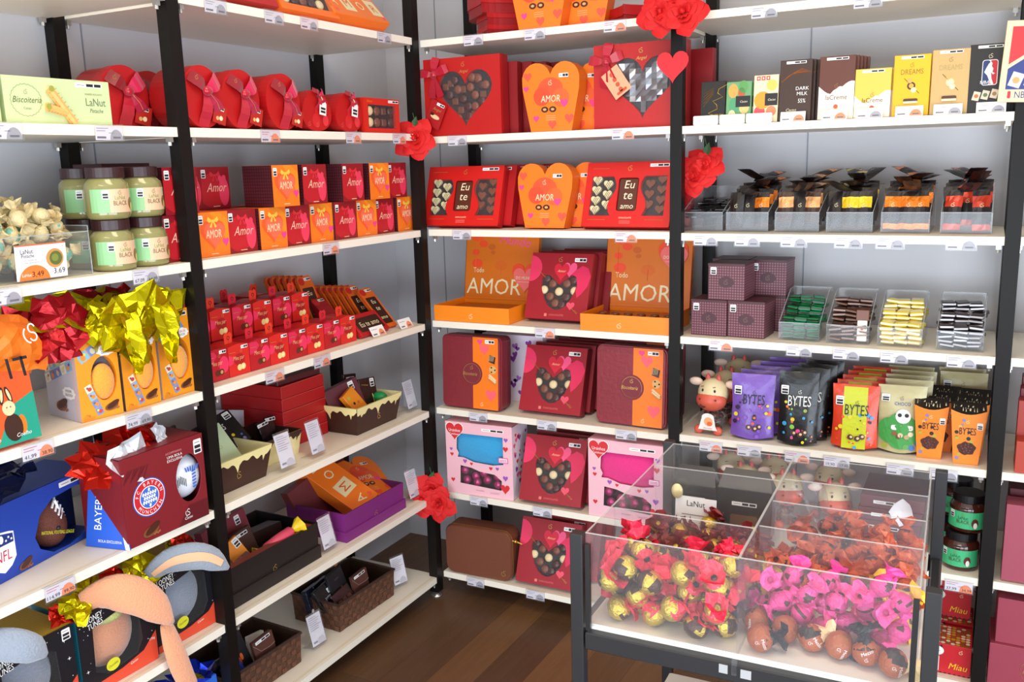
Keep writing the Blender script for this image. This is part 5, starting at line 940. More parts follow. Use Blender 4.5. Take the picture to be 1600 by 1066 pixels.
item('orange_pouch', 'orange pouch with round dots lying in the basket beside a clear bag', 'snack pouch', -.285, -.075, z5l+.03, .062, .110, .02, '#e88a1c', 96, 28, -22, lambda m, w, h: (m.flat(disc(.005, -.01, .065, 12), INK, -.0006), m.flat(disc(.005, .008, .058, 12), mat('#c06a14'), -.0006), m.flat(disc(.006, -.015, .09, 12), mat('#a8b84a'), -.0006)))
item('dark_bag', 'dark clear-fronted bag of chocolates standing in the basket', 'snack pouch', -.225, -.10, z5l+.02, .078, .125, .03, '#241713', 84, 14, 4, lambda m, w, h: (s1(m, w, h), m.tube([(-.03, -.001, .105), (.0, -.001, .10)], .0012, GOLD), m.tube([(.018, -.001, .02), (.014, -.001, .07)], .0012, GOLD)), None, .25, .4)
t = thing('green_egg', 'green wrapped chocolate egg resting at the corner-side end of the basket', 'wrapped chocolate'); MB().ball(.022, mat('#1f9a55', .4), (0, 0, .02), (1.3, 1, .8)).build('wrapper', t); t.location = (-.10, -.185, z5l+.06)
item('dark_bar_box', 'dark red-brown bar lying at the far end of the basket with the orange pouch', 'chocolate bar', -.19, -.14, z5l+.05, .08, .03, .05, '#4a1a16', 90, 10)
item('pale_green_box', 'pale green box with gold drawing leaning in the basket beside the post', 'biscuit box', -.862, -.078, z5l+.020, .085, .150, .016, '#bccfa8', 92, 30, -12, lambda m, w, h: (s2(m, w, h), m.logo(0, h*.62, .008, mat('#9aa56a')), [m.flat([(q+.011*math.cos(a)*1.5, .03+.012*math.sin(a)+.01*abs(q)*30) for a in [2*PI*i/14 for i in range(14)]], mat('#a39a3c'), -.0006-.0002*(q > 0)) for q in (-.008, .012)]))
item('pale_green_box', 'second pale green box lying deeper in the basket beside the post', 'biscuit box', -.955, -.11, z5l+.02, .075, .11, .05, '#b4cdb4', 96, 20, -20)
item('dark_bar_box', 'black and white bar box standing at the back of the basket beside the post', 'chocolate bar', -.97, -.17, z5l+.02, .06, .16, .012, '#1a1618', 90, 8, -8, s2)
item('black_pouch', 'black pouch with coloured dots lying in the basket beside the post', 'snack pouch', -.785, -.170, z5l+.045, .125, .115, .03, '#171318', 78, 42, -16, lambda m, w, h: (dots(m, w, h, 5, ['#e8d020', '#3a70c8', '#e8e0d0', '#c87a4a'], 10, .05, .4), m.text('BYTES', 0, h*.55, .020, mat('#e8e4ea'), -.001, .05, 0, .55), m.sticker(.045, h*.85, .022, .022, -.0006, True)), None, .22, .5)
for i in range(2): item('dark_sachet', 'dark shiny sachet poking out of the cream basket, %s one' % ORD[i], 'wrapped chocolate', -.665+.04*i, -.15-.02*i, z5l+.03, .035, .085, .012, '#191416', 92, 12, 10*i-5, s2, None, .25, .4)
item('white_bag_box', 'pale grey triangular box corner behind the cream basket', 'gift box', -.68, -.30, z5l+.001, .12, .13, .02, '#c9cbd4', 84, 12, 14)
S = Stock(flatbox(.20, .0385, .25, '#b5181c', lambda m, w, h: m.flat(rect(-w/2, w/2, h-.0012, h-.0006), mat('#e8837a'), -.0004), 'flat_red_box', 'gift box'))
for i in range(5): SL(S, 'flat red gift box in the stack behind the baskets, %s' % ('bottom one', 'second from the bottom', 'middle one', 'second from the top', 'top one')[i], -.478+.001*i, -.170-.0015*i, z5l+.0392*i, 89+i*.4, 0, 0, 'flat red gift boxes stacked behind the baskets')
item('dark_lid_box', 'dark flat lid box lying on top of the red stack', 'gift box', -.478, -.185, z5l+.197, .19, .02, .22, '#4a1a1e', 88)
def signcard(label, a, x, z, rz=90, h=.105, w=.062):
    t = thing('acrylic_sign_card', label, 'sign card'); m = MB(); m.box(-w/2, w/2, -.0015, 0, 0, h, ACRYL); m.box(-w/2, w/2, 0, .05, 0, .0015, ACRYL); m.build('acrylic_holder', t)
    c = MB(); c.box(-w*.46, w*.46, .0003, .0009, .004, h*.94, mat('#f3f1fa', .5)); y = -.0018
    for k in range(7): c.flat(rect(-w*.38, w*(.1+.25*math.sin(k*2)**2), h*(.86-.06*k), h*(.86-.06*k)+.0012), mat('#9a8fa0'), y)
    c.flat([(w*.16+w*.25*math.cos(q), .006+h*.18*math.sin(q)) for q in [PI*i/10 for i in range(11)]], mat('#b9b7c0'), y); c.flat(rect(-w*.38, -w*.12, .012, .017), mat('#8a8894'), y); c.build('printed_card', t); return PL(t, a, x, z, rz, 14, .05)
for l, a, x, z, r in (('clear stand with white price sheet in front of the basket beside the post', -.726, -.026, z5l, 88), ('clear stand with white price sheet in front of the small cream basket', -.592, -.028, z5l, 90), ('clear stand with white price sheet beside the orange pouch basket, by the corner post', -.060, -.050, z5l, 92), ('clear stand with white price sheet between the black and purple gift trays', -.556, -.040, z6l, 90), ('clear stand with white price sheet beside the purple tray, by the corner post', -.092, -.037, z6l, 87),
    ('clear stand with white price sheet in front of the gap between the woven baskets', -.602, -.070, z7l, 86), ('clear stand with white price sheet beside the woven basket, by the corner post', -.152, -.075, z7l, 74)): signcard(l, a, x, z, r)
# sixth shelf
t = tray(.375, .24, .112, .003, '#1d1614', '#1d1614', 'gift_tray', 'gift tray', None, lower=.040); PL(setl(t, 'large black gift tray holding maroon boxes and a giraffe-print pouch'), -.793, -.048, z6l)
m = MB(); m.box(-.175, .175, .004, .03, .085, .1095, mat('#8f3a24', .35, .2)); o = m.build('inner_flap', t)
item('maroon_gift_box', 'maroon box standing at the back of the black tray', 'gift box', -.80, -.17, z6l+.006, .17, .165, .03, '#7a2a36', 90, 14, -6, s1)
item('brown_pouch', 'plain brown pouch standing in the black tray', 'snack pouch', -.79, -.12, z6l+.02, .075, .125, .02, '#45261c', 88, 18, -8, s2, None, .6)
item('printed_box', 'checked maroon and brown box lying at the front of the black tray beside the post', 'gift box', -.89, -.065, z6l+.02, .15, .105, .012, '#5f2a24', 84, 42, -22, lambda m, w, h: (m.flat(disc(.02, .01, .055, 12), mat('#4a2018'), -.0005), [m.flat(rect(-w*.45+.014*i, -w*.45+.014*i+.008, .01+.014*j, .01+.014*j+.008), mat('#8a4238'), -.0003) for i in range(9) for j in range(6)]))
item('orange_pouch', 'orange triangular pouch with dots in the black tray', 'snack pouch', -.835, -.085, z6l+.035, .055, .12, .014, '#e88a20', 84, 20, -24, lambda m, w, h: (s1(m, w, h), m.flat(disc(.005, -.012, .05, 10), mat('#a8b84a'), -.0006), m.flat(disc(.005, .01, .03, 10), mat('#8a7ab8'), -.0006)))
t = thing('wrapped_sweet_roll', 'pink and orange sweet roll with yellow twisted ends in the black tray', 'wrapped chocolate'); m = MB(); m.smooth = True; m.T = Matrix.Rotation(PI/2, 4, 'Y'); m.lathe([(.006, -.055), (.016, -.045), (.018, 0), (.016, .045), (.006, .055)], mat('#e0506a', .4), 14); m.build('roll', t)
for q in (-1, 1): m = MB(); m.T = Matrix.Rotation(q*PI/2, 4, 'Y'); m.radial(mat('#f2cc1c', .4), .006, .024, .052, .080, 10, 2, 3+q, .25); m.build('twist_end', t)
t.location = (-.075, -.74, z6l+.105); t.rotation_euler = (0, math.radians(-14), math.radians(80))
item('dark_bar_box', 'dark round-ended pack in the corner-side end of the black tray', 'chocolate bar', -.70, -.15, z6l+.07, .11, .035, .06, '#2b1612', 84, 10)
item('black_pouch', 'black shiny pouch at the post-side end of the black tray', 'snack pouch', -.95, -.14, z6l+.05, .06, .10, .02, '#151214', 90, 10, -10, None, None, .2, .5)
t = tray(.315, .235, .092, .002, '#7a2274', '#5a1856', 'gift_tray', 'gift tray', None, lower=.033); PL(setl(t, 'large purple gift tray holding orange boxes with letter tiles and a heart carton'), -.322, -.040, z6l)
o = LB('orange letter-tile box standing tilted in the purple tray', -.155, -.395, z6l+.05, 40, 0, 0); o.rotation_euler = (math.radians(-38), math.radians(38), math.radians(62)); o.location = (-.17, -.335, z6l+.075); o.rotation_mode = 'QUATERNION'; _u = Vector((-.80, -.20, .56)).normalized(); _n = Vector((.50, -.25, .83)); _n = (_n-_u*_n.dot(_u)).normalized(); _v = _n.cross(_u); _C = Vector((-.175, -.345, z6l+.140))-_v*.0575; _M0 = Matrix(((_u.x, -_n.x, _v.x, _C.x), (_u.y, -_n.y, _v.y, _C.y), (_u.z, -_n.z, _v.z, _C.z), (0, 0, 0, 1))); o.location = _M0.to_translation(); o.rotation_quaternion = _M0.to_quaternion()
o = HC('orange heart-shaped carton lying tilted in the purple tray', 0, 0, 0); o.rotation_euler = (math.radians(-62), math.radians(8), math.radians(80)); o.location = (-.075, -.235, z6l+.064)
item('maroon_gift_box', 'maroon box at the wall side of the purple tray, behind the orange letters', 'gift box', -.40, -.20, z6l+.006, .13, .15, .04, '#6a1f24', 80, 14, -18)
item('maroon_gift_box', 'dark maroon box at the back of the purple tray under the shelf above', 'gift box', -.27, -.225, z6l+.006, .12, .16, .03, '#52141c', 92, 8)
# lowest shelf
BW = Stock(tray(.285, .19, .095, .004, '#553423', '#35200f', 'woven_basket', 'basket', None, weave=True, logo=False)); SL(BW, 'brown woven basket of dark chocolates on the lowest shelf, beside the corner post', -.355, -.072, z7l, 88); SL(BW, 'brown woven basket on the lowest shelf beside the rack post, holding a flap wallet', -.832, -.078, z7l, 88)
fl = lambda m, w, h: (m.sticker(0, h-.008, .055, .009, -.0018), m.box(-w/2-.0005, w/2+.0005, -.0012, 0, h*.62, h, mat('#5a332a', .5)), m.tube([(-w/2, -.0018, h*.92), (-w*.2, -.0018, h*.66), (w*.25, -.0018, h*.62), (w/2, -.0018, h*.64)], .0006, mat('#a08a80')), m.tube([(.0, -.001, .045), (.001, -.001, .030), (.008, -.001, .036), (.014, -.001, .038)], .0006, mat('#c0a8a0')))
item('flap_wallet', 'brown flap wallet standing in the woven basket beside the corner post', 'card wallet', -.345, -.085, z7l+.03, .075, .110, .012, '#553028', 88, 8, -6, fl, None, .5); item('flap_wallet', 'brown flap wallet standing in the woven basket beside the rack post', 'card wallet', -.80, -.085, z7l+.03, .075, .110, .012, '#553028', 86, 8, -8, fl, None, .5)
pc = lambda m, w, h: (m.flat(disc(.008, -.004, h*.45, 10, .016), mat('#c0481c'), -.0006), m.flat(disc(.005, .008, h*.52, 10, .012), mat('#d8601c'), -.0008), m.text('Luxo', 0, h*.8, .007, mat('#6a5a58'), -.0006, .3))
for n, a in (('corner post', -.40), ('rack post', -.86)):
    item('black_sleeve_box', 'black slim box with orange chilli print in the woven basket beside the '+n, 'chocolate bar', a, -.115, z7l+.02, .07, .155, .014, '#1c1a1e', 86, 8, -14, pc)
    item('wooden_stick', 'flat wooden stick standing behind the wallet in the basket beside the '+n, 'wooden stick', a+.05, -.15, z7l+.02, .014, .17, .003, '#c99a5e', 88, 6, -14)
for i, (a, x, c) in enumerate(((-.455, -.10, '#171417'), (-.43, -.15, '#12161c'), (-.475, -.17, '#1a1d2c'), (-.385, -.185, '#151114'))): item('black_pouch', 'black shiny packet in the woven basket beside the corner post, %s from its open end' % ORD[i], 'snack pouch', a, x, z7l+.012, .075, .13-.01*i, .02, c, 84+6*i, 26-6*i, -14+7*i, lambda m, w, h: (dots(m, w, h, 4, ['#e8d020', '#3a70c8', '#e8e0d0', '#6a6a78'], 8, .1, .5), m.text('BYTES', 0, h*.6, .012, mat('#cfcbd4'), -.001, .05, 0, .55), m.sticker(.02, h*.8, .022, .016, -.0006, True)), 'black packets in the woven basket', .15, .6)
item('clear_choc_box', 'clear-fronted pack of brown chocolate pieces in the basket beside the corner post', 'chocolate box', -.425, -.078, z7l+.03, .085, .085, .016, '#32201b', 88, 30, -10, lambda m, w, h: [m.flat(rrect(-.03+.022*i, -.012+.022*i, .01+.025*j, .03+.025*j, .004, 2), mat('#6a4236'), -.0006) for i in range(3) for j in range(2)], None, .2)
for i, (a, x, c) in enumerate(((-.90, -.09, '#1c2ea0'), (-.93, -.14, '#131014'), (-.77, -.16, '#e4dccc'))): item('small_packet', ('blue and yellow', 'black shiny', 'cream')[i]+' packet in the woven basket beside the rack post', 'snack pouch', a, x, z7l+.02, .06, .085, .015, c, 84, 30-10*i, -12+8*i, (lambda m, w, h: m.flat(rect(-.02, 0, .05, .07), mat('#e0c820'), -.0006)) if i == 0 else None, None, .25, .4)
for k, a, c, w in ((1, -.885, 'g', 'beside the rack post on the top side shelf'), (1, -.681, 'g', 'under the red window box on top'), (1, -.542, 'g', 'under the orange window box on top'), (1, -.192, 'g', 'under the leaning letter-tile box'), (2, -.729, 'o', 'under the round bow boxes'), (2, -.375, 'o', 'under the egg-shaped boxes'), (2, -.137, 'o', 'under the small window box'), (3, -.512, 'o', 'under the cube boxes'), (4, -.783, 'o', 'under the heart-tab boxes, nearer the rack post'), (4, -.585, 'o', 'under the heart-tab boxes, nearer the corner'),
    (2, -1.461, 'g', 'under the cut-off green wafer box'), (2, -1.226, 'g', 'under the end of the pale green wafer box')): price('%s price tag %s' % ({'o': 'orange and white', 'g': 'grey and white'}[c], w), 'L', k, a, c)
price('grey and white price tag under the pistachio cream jars', 'L', 3, -1.170, 'g', ('67,09', '64,99')); price('grey and white price tag under the bin of wrapped pistachio sweets', 'L', 3, -1.506, 'g'); price('grey and white price tag under the orange comic-print boxes', 'L', 4, -1.230, 'g', ('74,99', '69,90')); price('orange and white price tag under the rabbit-print box', 'L', 4, -1.480, 'o', ('41,99', '38,90')); price('orange and white price tag under the blue football box', 'L', 5, -1.472, 'o', ('114,99', '99,90'))
# ================================================================ side wall, bay nearest the viewer
def a_pist(m, w, h):
    ol = mat('#8f8a5a'); m.tube([(-.075+.033*math.cos(a)*(1+.03*math.cos(24*a)), -.0005, .046+.031*math.sin(a)*(1+.03*math.cos(24*a))) for a in [2*PI*i/48 for i in range(49)]], .0004, ol, 3); m.text('Biscoiteria', -.074, .041, .0125, mat('#6d6a3a'), -.0006, .35, 0, .85); m.text('Cacau', -.074, .028, .005, ol, -.0006); m.logo(-.074, .062, .005, ol)
    m.text('LaNut', .083, .040, .0165, mat('#6f7a5a'), -.0006, 0, 0, .85); m.text('Pistache', .083, .026, .009, mat('#6f7a5a'), -.0006, .3, 0, .8); m.text('WAFER ROLADO', .080, .062, .004, ol, -.0006); m.sticker(.070, h-.010, .065, .010)
    for (x0, z0, x1, z1) in ((-.035, .034, .015, .022), (-.025, .070, .025, .002)):
        n = 16; m.tube([(x0+(x1-x0)*i/n, -.004, z0+(z1-z0)*i/n) for i in range(n+1)], .0085, mat('#e2b065', .5), 8)
        for i in range(1, n, 2): p = (x0+(x1-x0)*i/n, z0+(z1-z0)*i/n); q = ((x1-x0), (z1-z0)); L = math.hypot(*q); nx, nz = -q[1]/L*.0085, q[0]/L*.0085; m.tube([(p[0]-nx, -.009, p[1]-nz), (p[0]+nx+.002, -.010, p[1]+nz)], .0007, mat('#b9803c'), 3)
        m.flat(disc(.006, x0, z0, 12), mat('#9a9a3c', .6), -.013)
t = flatbox(.242, .092, .06, '#c6d6a0', a_pist, 'wafer_box', 'biscuit box'); setl(t, 'pale green wafer box with rolled wafers, beside a dim red round box'); PL(t, -1.312, -.03, z2, 89)
t = flatbox(.242, .092, .06, '#c6d6a0', a_pist, 'wafer_box', 'biscuit box'); setl(t, 'pale green wafer box nearest the viewer, mostly cut off'); PL(t, -1.566, -.03, z2, 89)
# pistachio jars
JP = Stock(jar('#8f8a55', '#33171a', '#8fc28a', 'BLACK', '#7d5f38', .047, .113, '#dcb995'))
SL(JP, 'pistachio cream jar with brown lid on the shelf, between the sweets bin and its twin', -1.208, -.010, z3, 84); SL(JP, 'pistachio cream jar with brown lid on the shelf, nearest the rack post', -1.1125, -.013, z3, 84)
SL(JP, 'pistachio cream jar stacked on top, nearest the rack post', -1.1125, -.014, z3+.1138, 84); SL(JP, 'pistachio cream jar stacked on top, middle of the three upper jars', -1.209, -.009, z3+.1138, 84); SL(JP, 'pistachio cream jar stacked on top, set back and partly hidden by its neighbour', -1.195, -.112, z3+.1138, 84); SL(JP, 'pistachio cream jar on the shelf, just behind the front one beside the sweets bin', -1.196, -.110, z3, 84)
item('dark_gift_box', 'large dark maroon box standing behind the pistachio jars', 'gift box', -1.062, -.156, z3+.001, .14, .235, .10, '#3a0f18')
item('dark_gift_box', 'long dark maroon box lying behind the wrapped pistachio sweets', 'gift box', -1.42, -.25, z3+.001, .28, .115, .10, '#3b1118')
# candies
def candy(name, r, c1, c2, cw, seed, style, rough=.3, metal=0, wr=.5):
    t = thing(name, '', 'wrapped chocolate'); R = random.Random(seed); m = MB(); m1, m2, mw = mat(c1, rough, metal, .8, 200), mat(c2, rough, metal*.5, .5, 200), mat(cw, wr, .1, .5, 120)
    m.ball(r, m1, (0, 0, 0), (1, 1, .93), 16, 10); off = Vector((seed*3.1, 0, 0)); k1, k2 = 0, 0; m.ms.append(m2)
    for i, f in enumerate(m.f):
        c = sum((m.v[j] for j in f), Vector())/len(f)
        if noise.noise(c/r*.9+off) > .20: m.mi[i] = 1
    for i, v in enumerate(m.v): m.v[i] = v*(1+.05*noise.noise(v/r*2.5+off))
    m.build('foil_ball', t); w = MB()
    if style == 'petal':
        w.radial(mw, r*.45, r*1.18, r*.80, r*1.25, 14, 3, seed, .24, r*.1, (0, 0, 0), r*.2, 4); w.radial(mw, r*.2, r*.85, r*.85, r*1.75, 12, 3, seed+50, .28, 0, (0, 0, 0), r*.18, 3)
        w.build('wrapper_petals', t)
    elif style == 'twist':
        for q in (-1, 1):
            z = MB(); z.T = Matrix.Rotation(q*PI/2*.9, 4, 'Y'); z.radial(mw, r*.7, r*.28, r*.72, r*1.15, 12, 2, seed+q, .15); z.radial(mw, r*.28, r*.95, r*1.15, r*1.95, 12, 3, seed+q+7, .32, 0, (0, 0, 0), r*.2, 3); z.build('twist_end', t)
    else:
        w.radial(mw, r*.95, r*.30, r*.3, r*1.15, 14, 3, seed, .14); w.radial(mw, r*.30, r*.95, r*1.15, r*1.9, 13, 3, seed+5, .3, r*.15, (0, 0, 0), r*.18, 4); w.build('twist_top', t)
    return t
def pile(n, x0, x1, y0, y1, r, seed, zmax=9, sq=1.0):
    R = random.Random(seed); B = []
    for k in range(n):
        best = None
        for _ in range(60):
            x, y = R.uniform(x0+r, x1-r), R.uniform(y0+r, y1-r); z = r
            for _ in range(2):
                for a, b, c in B:
                    d2 = (a-x)**2+(b-y)**2
                    if d2 < (2*r)**2: z = max(z, c+math.sqrt((2*r)**2-d2)*sq)
            if best is None or z < best[2]: best = (x, y, z)
        B.append(best)
    return B
def scatter(protos, B, T, label, group, seed, hidden=0):
    R = random.Random(seed)
    for i, (x, y, z) in enumerate(B):
        st = protos[i % len(protos)]; o = st(label, 0, 0, 0, 0, 0, 0, group); p = T @ Vector((x, y, z)); o.location = p; o.rotation_euler = (R.uniform(-1.1, 1.1), R.uniform(-1.1, 1.1), R.uniform(0, 6.28))
CP = [Stock(candy('pistachio_sweet', .0180, '#d6c493', '#6fae9a', '#dcc896', s, st, .55, 0, .6)) for s, st in ((1, 'top'), (2, 'twist'), (5, 'top'), (9, 'petal'))]
t = thing('clear_sweets_bin', 'clear acrylic bin heaped with cream and teal wrapped sweets', 'clear plastic bin'); m = MB(); w, d, h = .33, .19, .092
m.box(-w/2, w/2, 0, .003, 0, h, ACRYL); m.box(-w/2, w/2, d-.003, d, 0, h, ACRYL); m.box(-w/2, w/2, .003, d-.003, 0, .003, ACRYL)
for q in (-1, 1): m.box(*sorted((q*w/2, q*(w/2-.003))), .003, d-.003, 0, h+.012, ACRYL)
m.tube([(w/2, 0, 0), (w/2, 0, h+.012), (w/2, d, h+.012)], .0014, clear_mat('clear_rim'), 5); m.tube([(-w/2, 0, h), (w/2, 0, h)], .0014, clear_mat('clear_rim'), 5); m.tube([(-.09, 0, 0), (-.09, 0, h)], .0014, clear_mat('clear_rim'), 5); m.build('shell', t); PL(t, -1.440, -.040, z3, 90)
T = Matrix.Translation((-.040, -1.440, z3+.004)) @ Matrix.Rotation(PI/2, 4, 'Z')
scatter(CP, pile(88, -.155, .155, .008, .182, .0196, 4), T, 'cream and teal wrapped pistachio sweet heaped in the clear bin', 'pistachio sweets in the clear bin', 5)
t = thing('promotion_sign', 'white and orange sign with pistachio praline picture and 3,49 price on the bin', 'sign card'); m = MB(); m.box(-.057, .057, -.001, 0, 0, .072, mat('#f0edf2', .5)); y = -.0015; m.flat(rect(-.057, .057, .0695, .072), mat('#e2642c'), y)
m.text('LaNut', -.032, .054, .0095, INK, y, 0, 0, .85); m.text('Pistache', -.030, .046, .0075, INK, y, 0, 0, .85); m.text('com recheio de', -.026, .039, .0035, mat('#8a8690'), y); m.text('creme de pistache', -.024, .034, .0035, mat('#8a8690'), y)
m.flat([(-.018+.034*math.cos(a), .0+.030*math.sin(a)) for a in [PI*i/16 for i in range(17)]], mat('#ee7a34'), y); m.text('3,49', -.011, .006, .0115, mat('#3a1c14'), y-.0004); m.text('3,69', .038, .008, .0115, INK, y-.0004); m.text('LaNut', -.036, .008, .006, WHITE, y-.0004); m.text('13,5g', .046, .063, .0035, mat('#8a8690'), y)
m.flat(disc(.020, .030, .040, 24), mat('#c9904e'), y); m.flat(disc(.0145, .032, .040, 20), mat('#5f6a34'), y-.0004); m.flat(disc(.008, .030, .041, 14), mat('#7d8a3c'), y-.0008); m.build('card', t); PL(t, -1.396, -.036, z3+.004, 90, -3)
# fourth shelf: comic print boxes with foil tops
yl = mat('#cfc20a', .20, .85, .25, 60); rdf = mat('#a8101c', .25, .6, .25, 60); bluf = mat('#1430b8', .2, .7, .3, 60); redf = mat('#d82a18', .22, .75, .25, 60); greyw = mat('#dfe6ee', .35, .2, .2, 60)
def foil(m, mt, c, r, h, seed, droop=.3, rot=(0, 0), N=16, K=5, crinkle=.24):
    m.T = Matrix.Translation(c) @ Matrix.Rotation(rot[0], 4, 'X') @ Matrix.Rotation(rot[1], 4, 'Y'); m.radial(mt, r*.005, r, 0, h, N, K, seed, crinkle, r*droop, (0, 0, 0), r*.16, 5); m.T = Matrix.Identity(4)
def strip_panel(m, x0, z0, ang, n, s, seed):
    R = random.Random(seed); T0 = m.T.copy()
    for i in range(n):
        m.T = T0 @ Matrix.Translation((x0, 0, z0)) @ Matrix.Rotation(-ang, 4, 'Y'); a = i*s*1.08; m.flat(rect(a, a+s, 0, s*.9), mat(R.choice(['#e9e2cc', '#7ab8d8', '#a8ce6a', '#f0e8c8', '#6a8cc8'])), -.0005)
        m.flat(disc(s*.26, a+s*.42, s*.38, 10, s*.30), mat(R.choice(['#ee8a2c', '#ee8a2c', '#c8402c', '#d9c8a0'])), -.0008); m.flat(disc(s*.15, a+s*.7, s*.6, 8), mat(R.choice(['#3a3aa8', '#c83a2c', '#e8d24a', '#8a5a2c'])), -.0009)
        m.T = T0
def egg_print(m, x, z, s):
    m.flat([(x+s*.62*math.cos(a)-s*.25*math.sin(a), z+s*.30*math.sin(a)+s*.22*math.cos(a)) for a in [2*PI*i/18 for i in range(18)]], mat('#7d4a2c', .35), -.0012); m.flat([(x+s*.15+s*.55*math.cos(a)-s*.3*math.sin(a), z+s*.16+s*.13*math.sin(a)+s*.36*math.cos(a)) for a in [2*PI*i/18 for i in range(18)]], mat('#4a2415', .35), -.0015)
    for k in range(4): m.flat(disc(s*.09, x+s*(.25+.14*k), z-s*.28+s*.06*(k % 2), 8), mat('#9a6034', .35), -.0017)
def comic(nb):
    t = thing('comic_print_box', '', 'easter egg box'); W, H, D = .098, .208, .135; hw = W/2; m = MB(); og = mat('#ee9318', .42); gy = mat('#c3c2cc', .45)
    I = [(.012+.030*math.cos(a), .088+.050*math.sin(a)) for a in [2*PI*i/26 for i in range(26)]]
    m.ring(rect(-hw, hw, 0, H), I, 0, og, .02); m.box(-hw, hw, .02, D, 0, H-.001, gy); m.box(-hw, hw, .0001, .02, H-.001, H, og); m.box(-hw, -hw+.001, .0001, .02, 0, H, gy); m.box(hw-.001, hw, .0001, .02, 0, H, og); m.flat(I, mat('#5a5a66'), .0199)
    strip_panel(m, -hw+.014, .128, .50, 3, .024, 3+nb); strip_panel(m, .004, .012, 1.92, 4, .0175, 5+nb); m.sticker(.018, H-.012, .05, .010); m.logo(-hw+.012, H-.012, .005, mat('#7a4a14'))
    m.flat([(.022+.022*math.cos(a)*(1+.08*math.cos(9*a)), .150+.012*math.sin(a)*(1+.08*math.cos(9*a))) for a in [2*PI*i/36 for i in range(36)]], WHITE, -.0012); m.text('CHEIA DE', .022, .151, .0055, mat('#c8401c'), -.0016, .1, 0, .8); m.text('DELICIA', .022, .143, .0055, INK, -.0016, .1, 0, .8)
    egg_print(m, .022, .022, .024); m.text('170g', -hw+.014, .010, .005, mat('#8a5a1c'), -.0006)
    for k in range(3): m.flat(rect(-hw+.004, -hw+.03, .003+.0025*k, .004+.0025*k), mat('#c87a2c'), -.0005)
    # the side facing along the shelf
    m.T = Matrix.Translation((-hw-.0002, 0, 0)) @ Matrix.Rotation(-PI/2, 4, 'Z') @ Matrix.Translation((-D/2, 0, 0))
    m.text('GARFIELD', 0, .178, .015, mat('#c8202c'), -.0004, .1, 0, .72); m.text('OVO DE', -.01, .155, .007, INK, -.0004); m.text('CHOCOLATE', 0, .145, .008, mat('#e2501c'), -.0004, 0, 0, .8); strip_panel(m, -D/2+.006, .075, .35, 5, .023, 11); strip_panel(m, -D/2+.006, .100, .35, 5, .023, 12); egg_print(m, -.008, .030, .034)
    m.flat([(.028+.026*math.cos(a)*(1+.07*math.cos(9*a)), .062+.014*math.sin(a)*(1+.07*math.cos(9*a))) for a in [2*PI*i/36 for i in range(36)]], WHITE, -.0006); m.text('HUUUM,', .028, .064, .006, INK, -.001, .1, 0, .8); m.text('DELICIOSO!', .028, .055, .006, INK, -.001, .1, 0, .7)
    m.T = Matrix.Identity(4); m.build('carton', t)
    p = MB(); p.smooth = True; p.ball(.034, mat('#f0a030', .85, 0, .8, 250, 0, .5), (.012, .008, .080), (.80, .40, 1.2), 18, 12); p.build('plush_fabric', t)
    return t
S = Stock(comic(0)); gz = z4
SL(S, 'orange and grey comic-print egg box standing nearest the rack post', -1.082, -.030, gz, 90); SL(S, 'orange and grey comic-print egg box in the middle, under the longest gold foil', -1.192, -.024, gz, 89); SL(S, 'orange and grey comic-print egg box with its grey side fully visible', -1.298, -.030, gz, 82); SL(S, 'orange and grey comic-print egg box half hidden behind the rabbit-print box', -1.50, -.105, gz, 84)
def foil_obj(label, spec, name='foil_wrap', cat='foil wrap'):
    t = thing(name, label, cat)
    for i, (mt, c, r, h, sd, dr, rot) in enumerate(spec): m = MB(); foil(m, mt, (c[1]*0+c[0], c[1], c[2]), r, h, sd, dr, rot); m.build('foil_sheet', t)
    return t
zf = gz+.212
def tongue(m, mt, a, x, z, w, L, seed):      # a long flap of foil hanging over the front of the box
    R = random.Random(seed); U, V = 6, 9; vs = []
    for j in range(V):
        v = j/(V-1); ww = w*(.55+.6*math.sin(PI*min(1, v*.8+.15)))*(1-.55*v*v)
        for i in range(U): u = i/(U-1)-.5; vs.append((x+.020*math.sin(v*2.2)+.010*math.cos(u*9+seed)+R.uniform(-.005, .005), a+u*ww+.012*v*math.sin(seed)+R.uniform(-.004, .004), z-L*v+R.uniform(-.006, .006)+.012*abs(u)))
    m.add(vs, [(j*U+i, j*U+i+1, (j+1)*U+i+1, (j+1)*U+i) for j in range(V-1) for i in range(U-1)], mt)
_F1 = foil_obj('gold foil wrap bursting from the comic-print box nearest the rack post', [(yl, (-.075, -1.09, zf), .060, .040, 1, .3, (0, .4)), (yl, (-.02, -1.105, zf+.003), .075, .01, 2, .2, (0, 1.75)), (rdf, (-.11, -1.14, zf+.02), .04, .04, 3, .2, (.5, 0))])
_F2 = foil_obj('gold and red foil wrap over the middle comic-print box', [(yl, (-.07, -1.19, zf+.005), .065, .045, 4, .3, (0, .3)), (yl, (-.005, -1.205, zf-.015), .085, .008, 5, .2, (0, 1.7)), (rdf, (-.12, -1.22, zf+.03), .045, .02, 6, .2, (0, .5)), (yl, (-.13, -1.17, zf+.02), .06, .03, 16, .2, (0, .2))])
foil_obj('gold and red foil wrap over the comic-print box with visible grey side', [(yl, (-.08, -1.30, zf+.015), .062, .04, 7, .3, (.2, .5)), (rdf, (-.05, -1.36, zf+.02), .06, .01, 8, .2, (.6, 1.1)), (yl, (-.02, -1.275, zf-.01), .052, .006, 9, .2, (0, 1.5))])
foil_obj('red and gold foil wrap lying behind the orange paper bag', [(rdf, (-.06, -1.43, zf+.01), .06, .02, 10, .2, (.3, .9)), (yl, (-.10, -1.385, zf+.03), .062, .03, 11, .2, (0, .5)), (rdf, (-.04, -1.375, zf-.005), .055, .005, 12, .3, (.4, 1.3))])
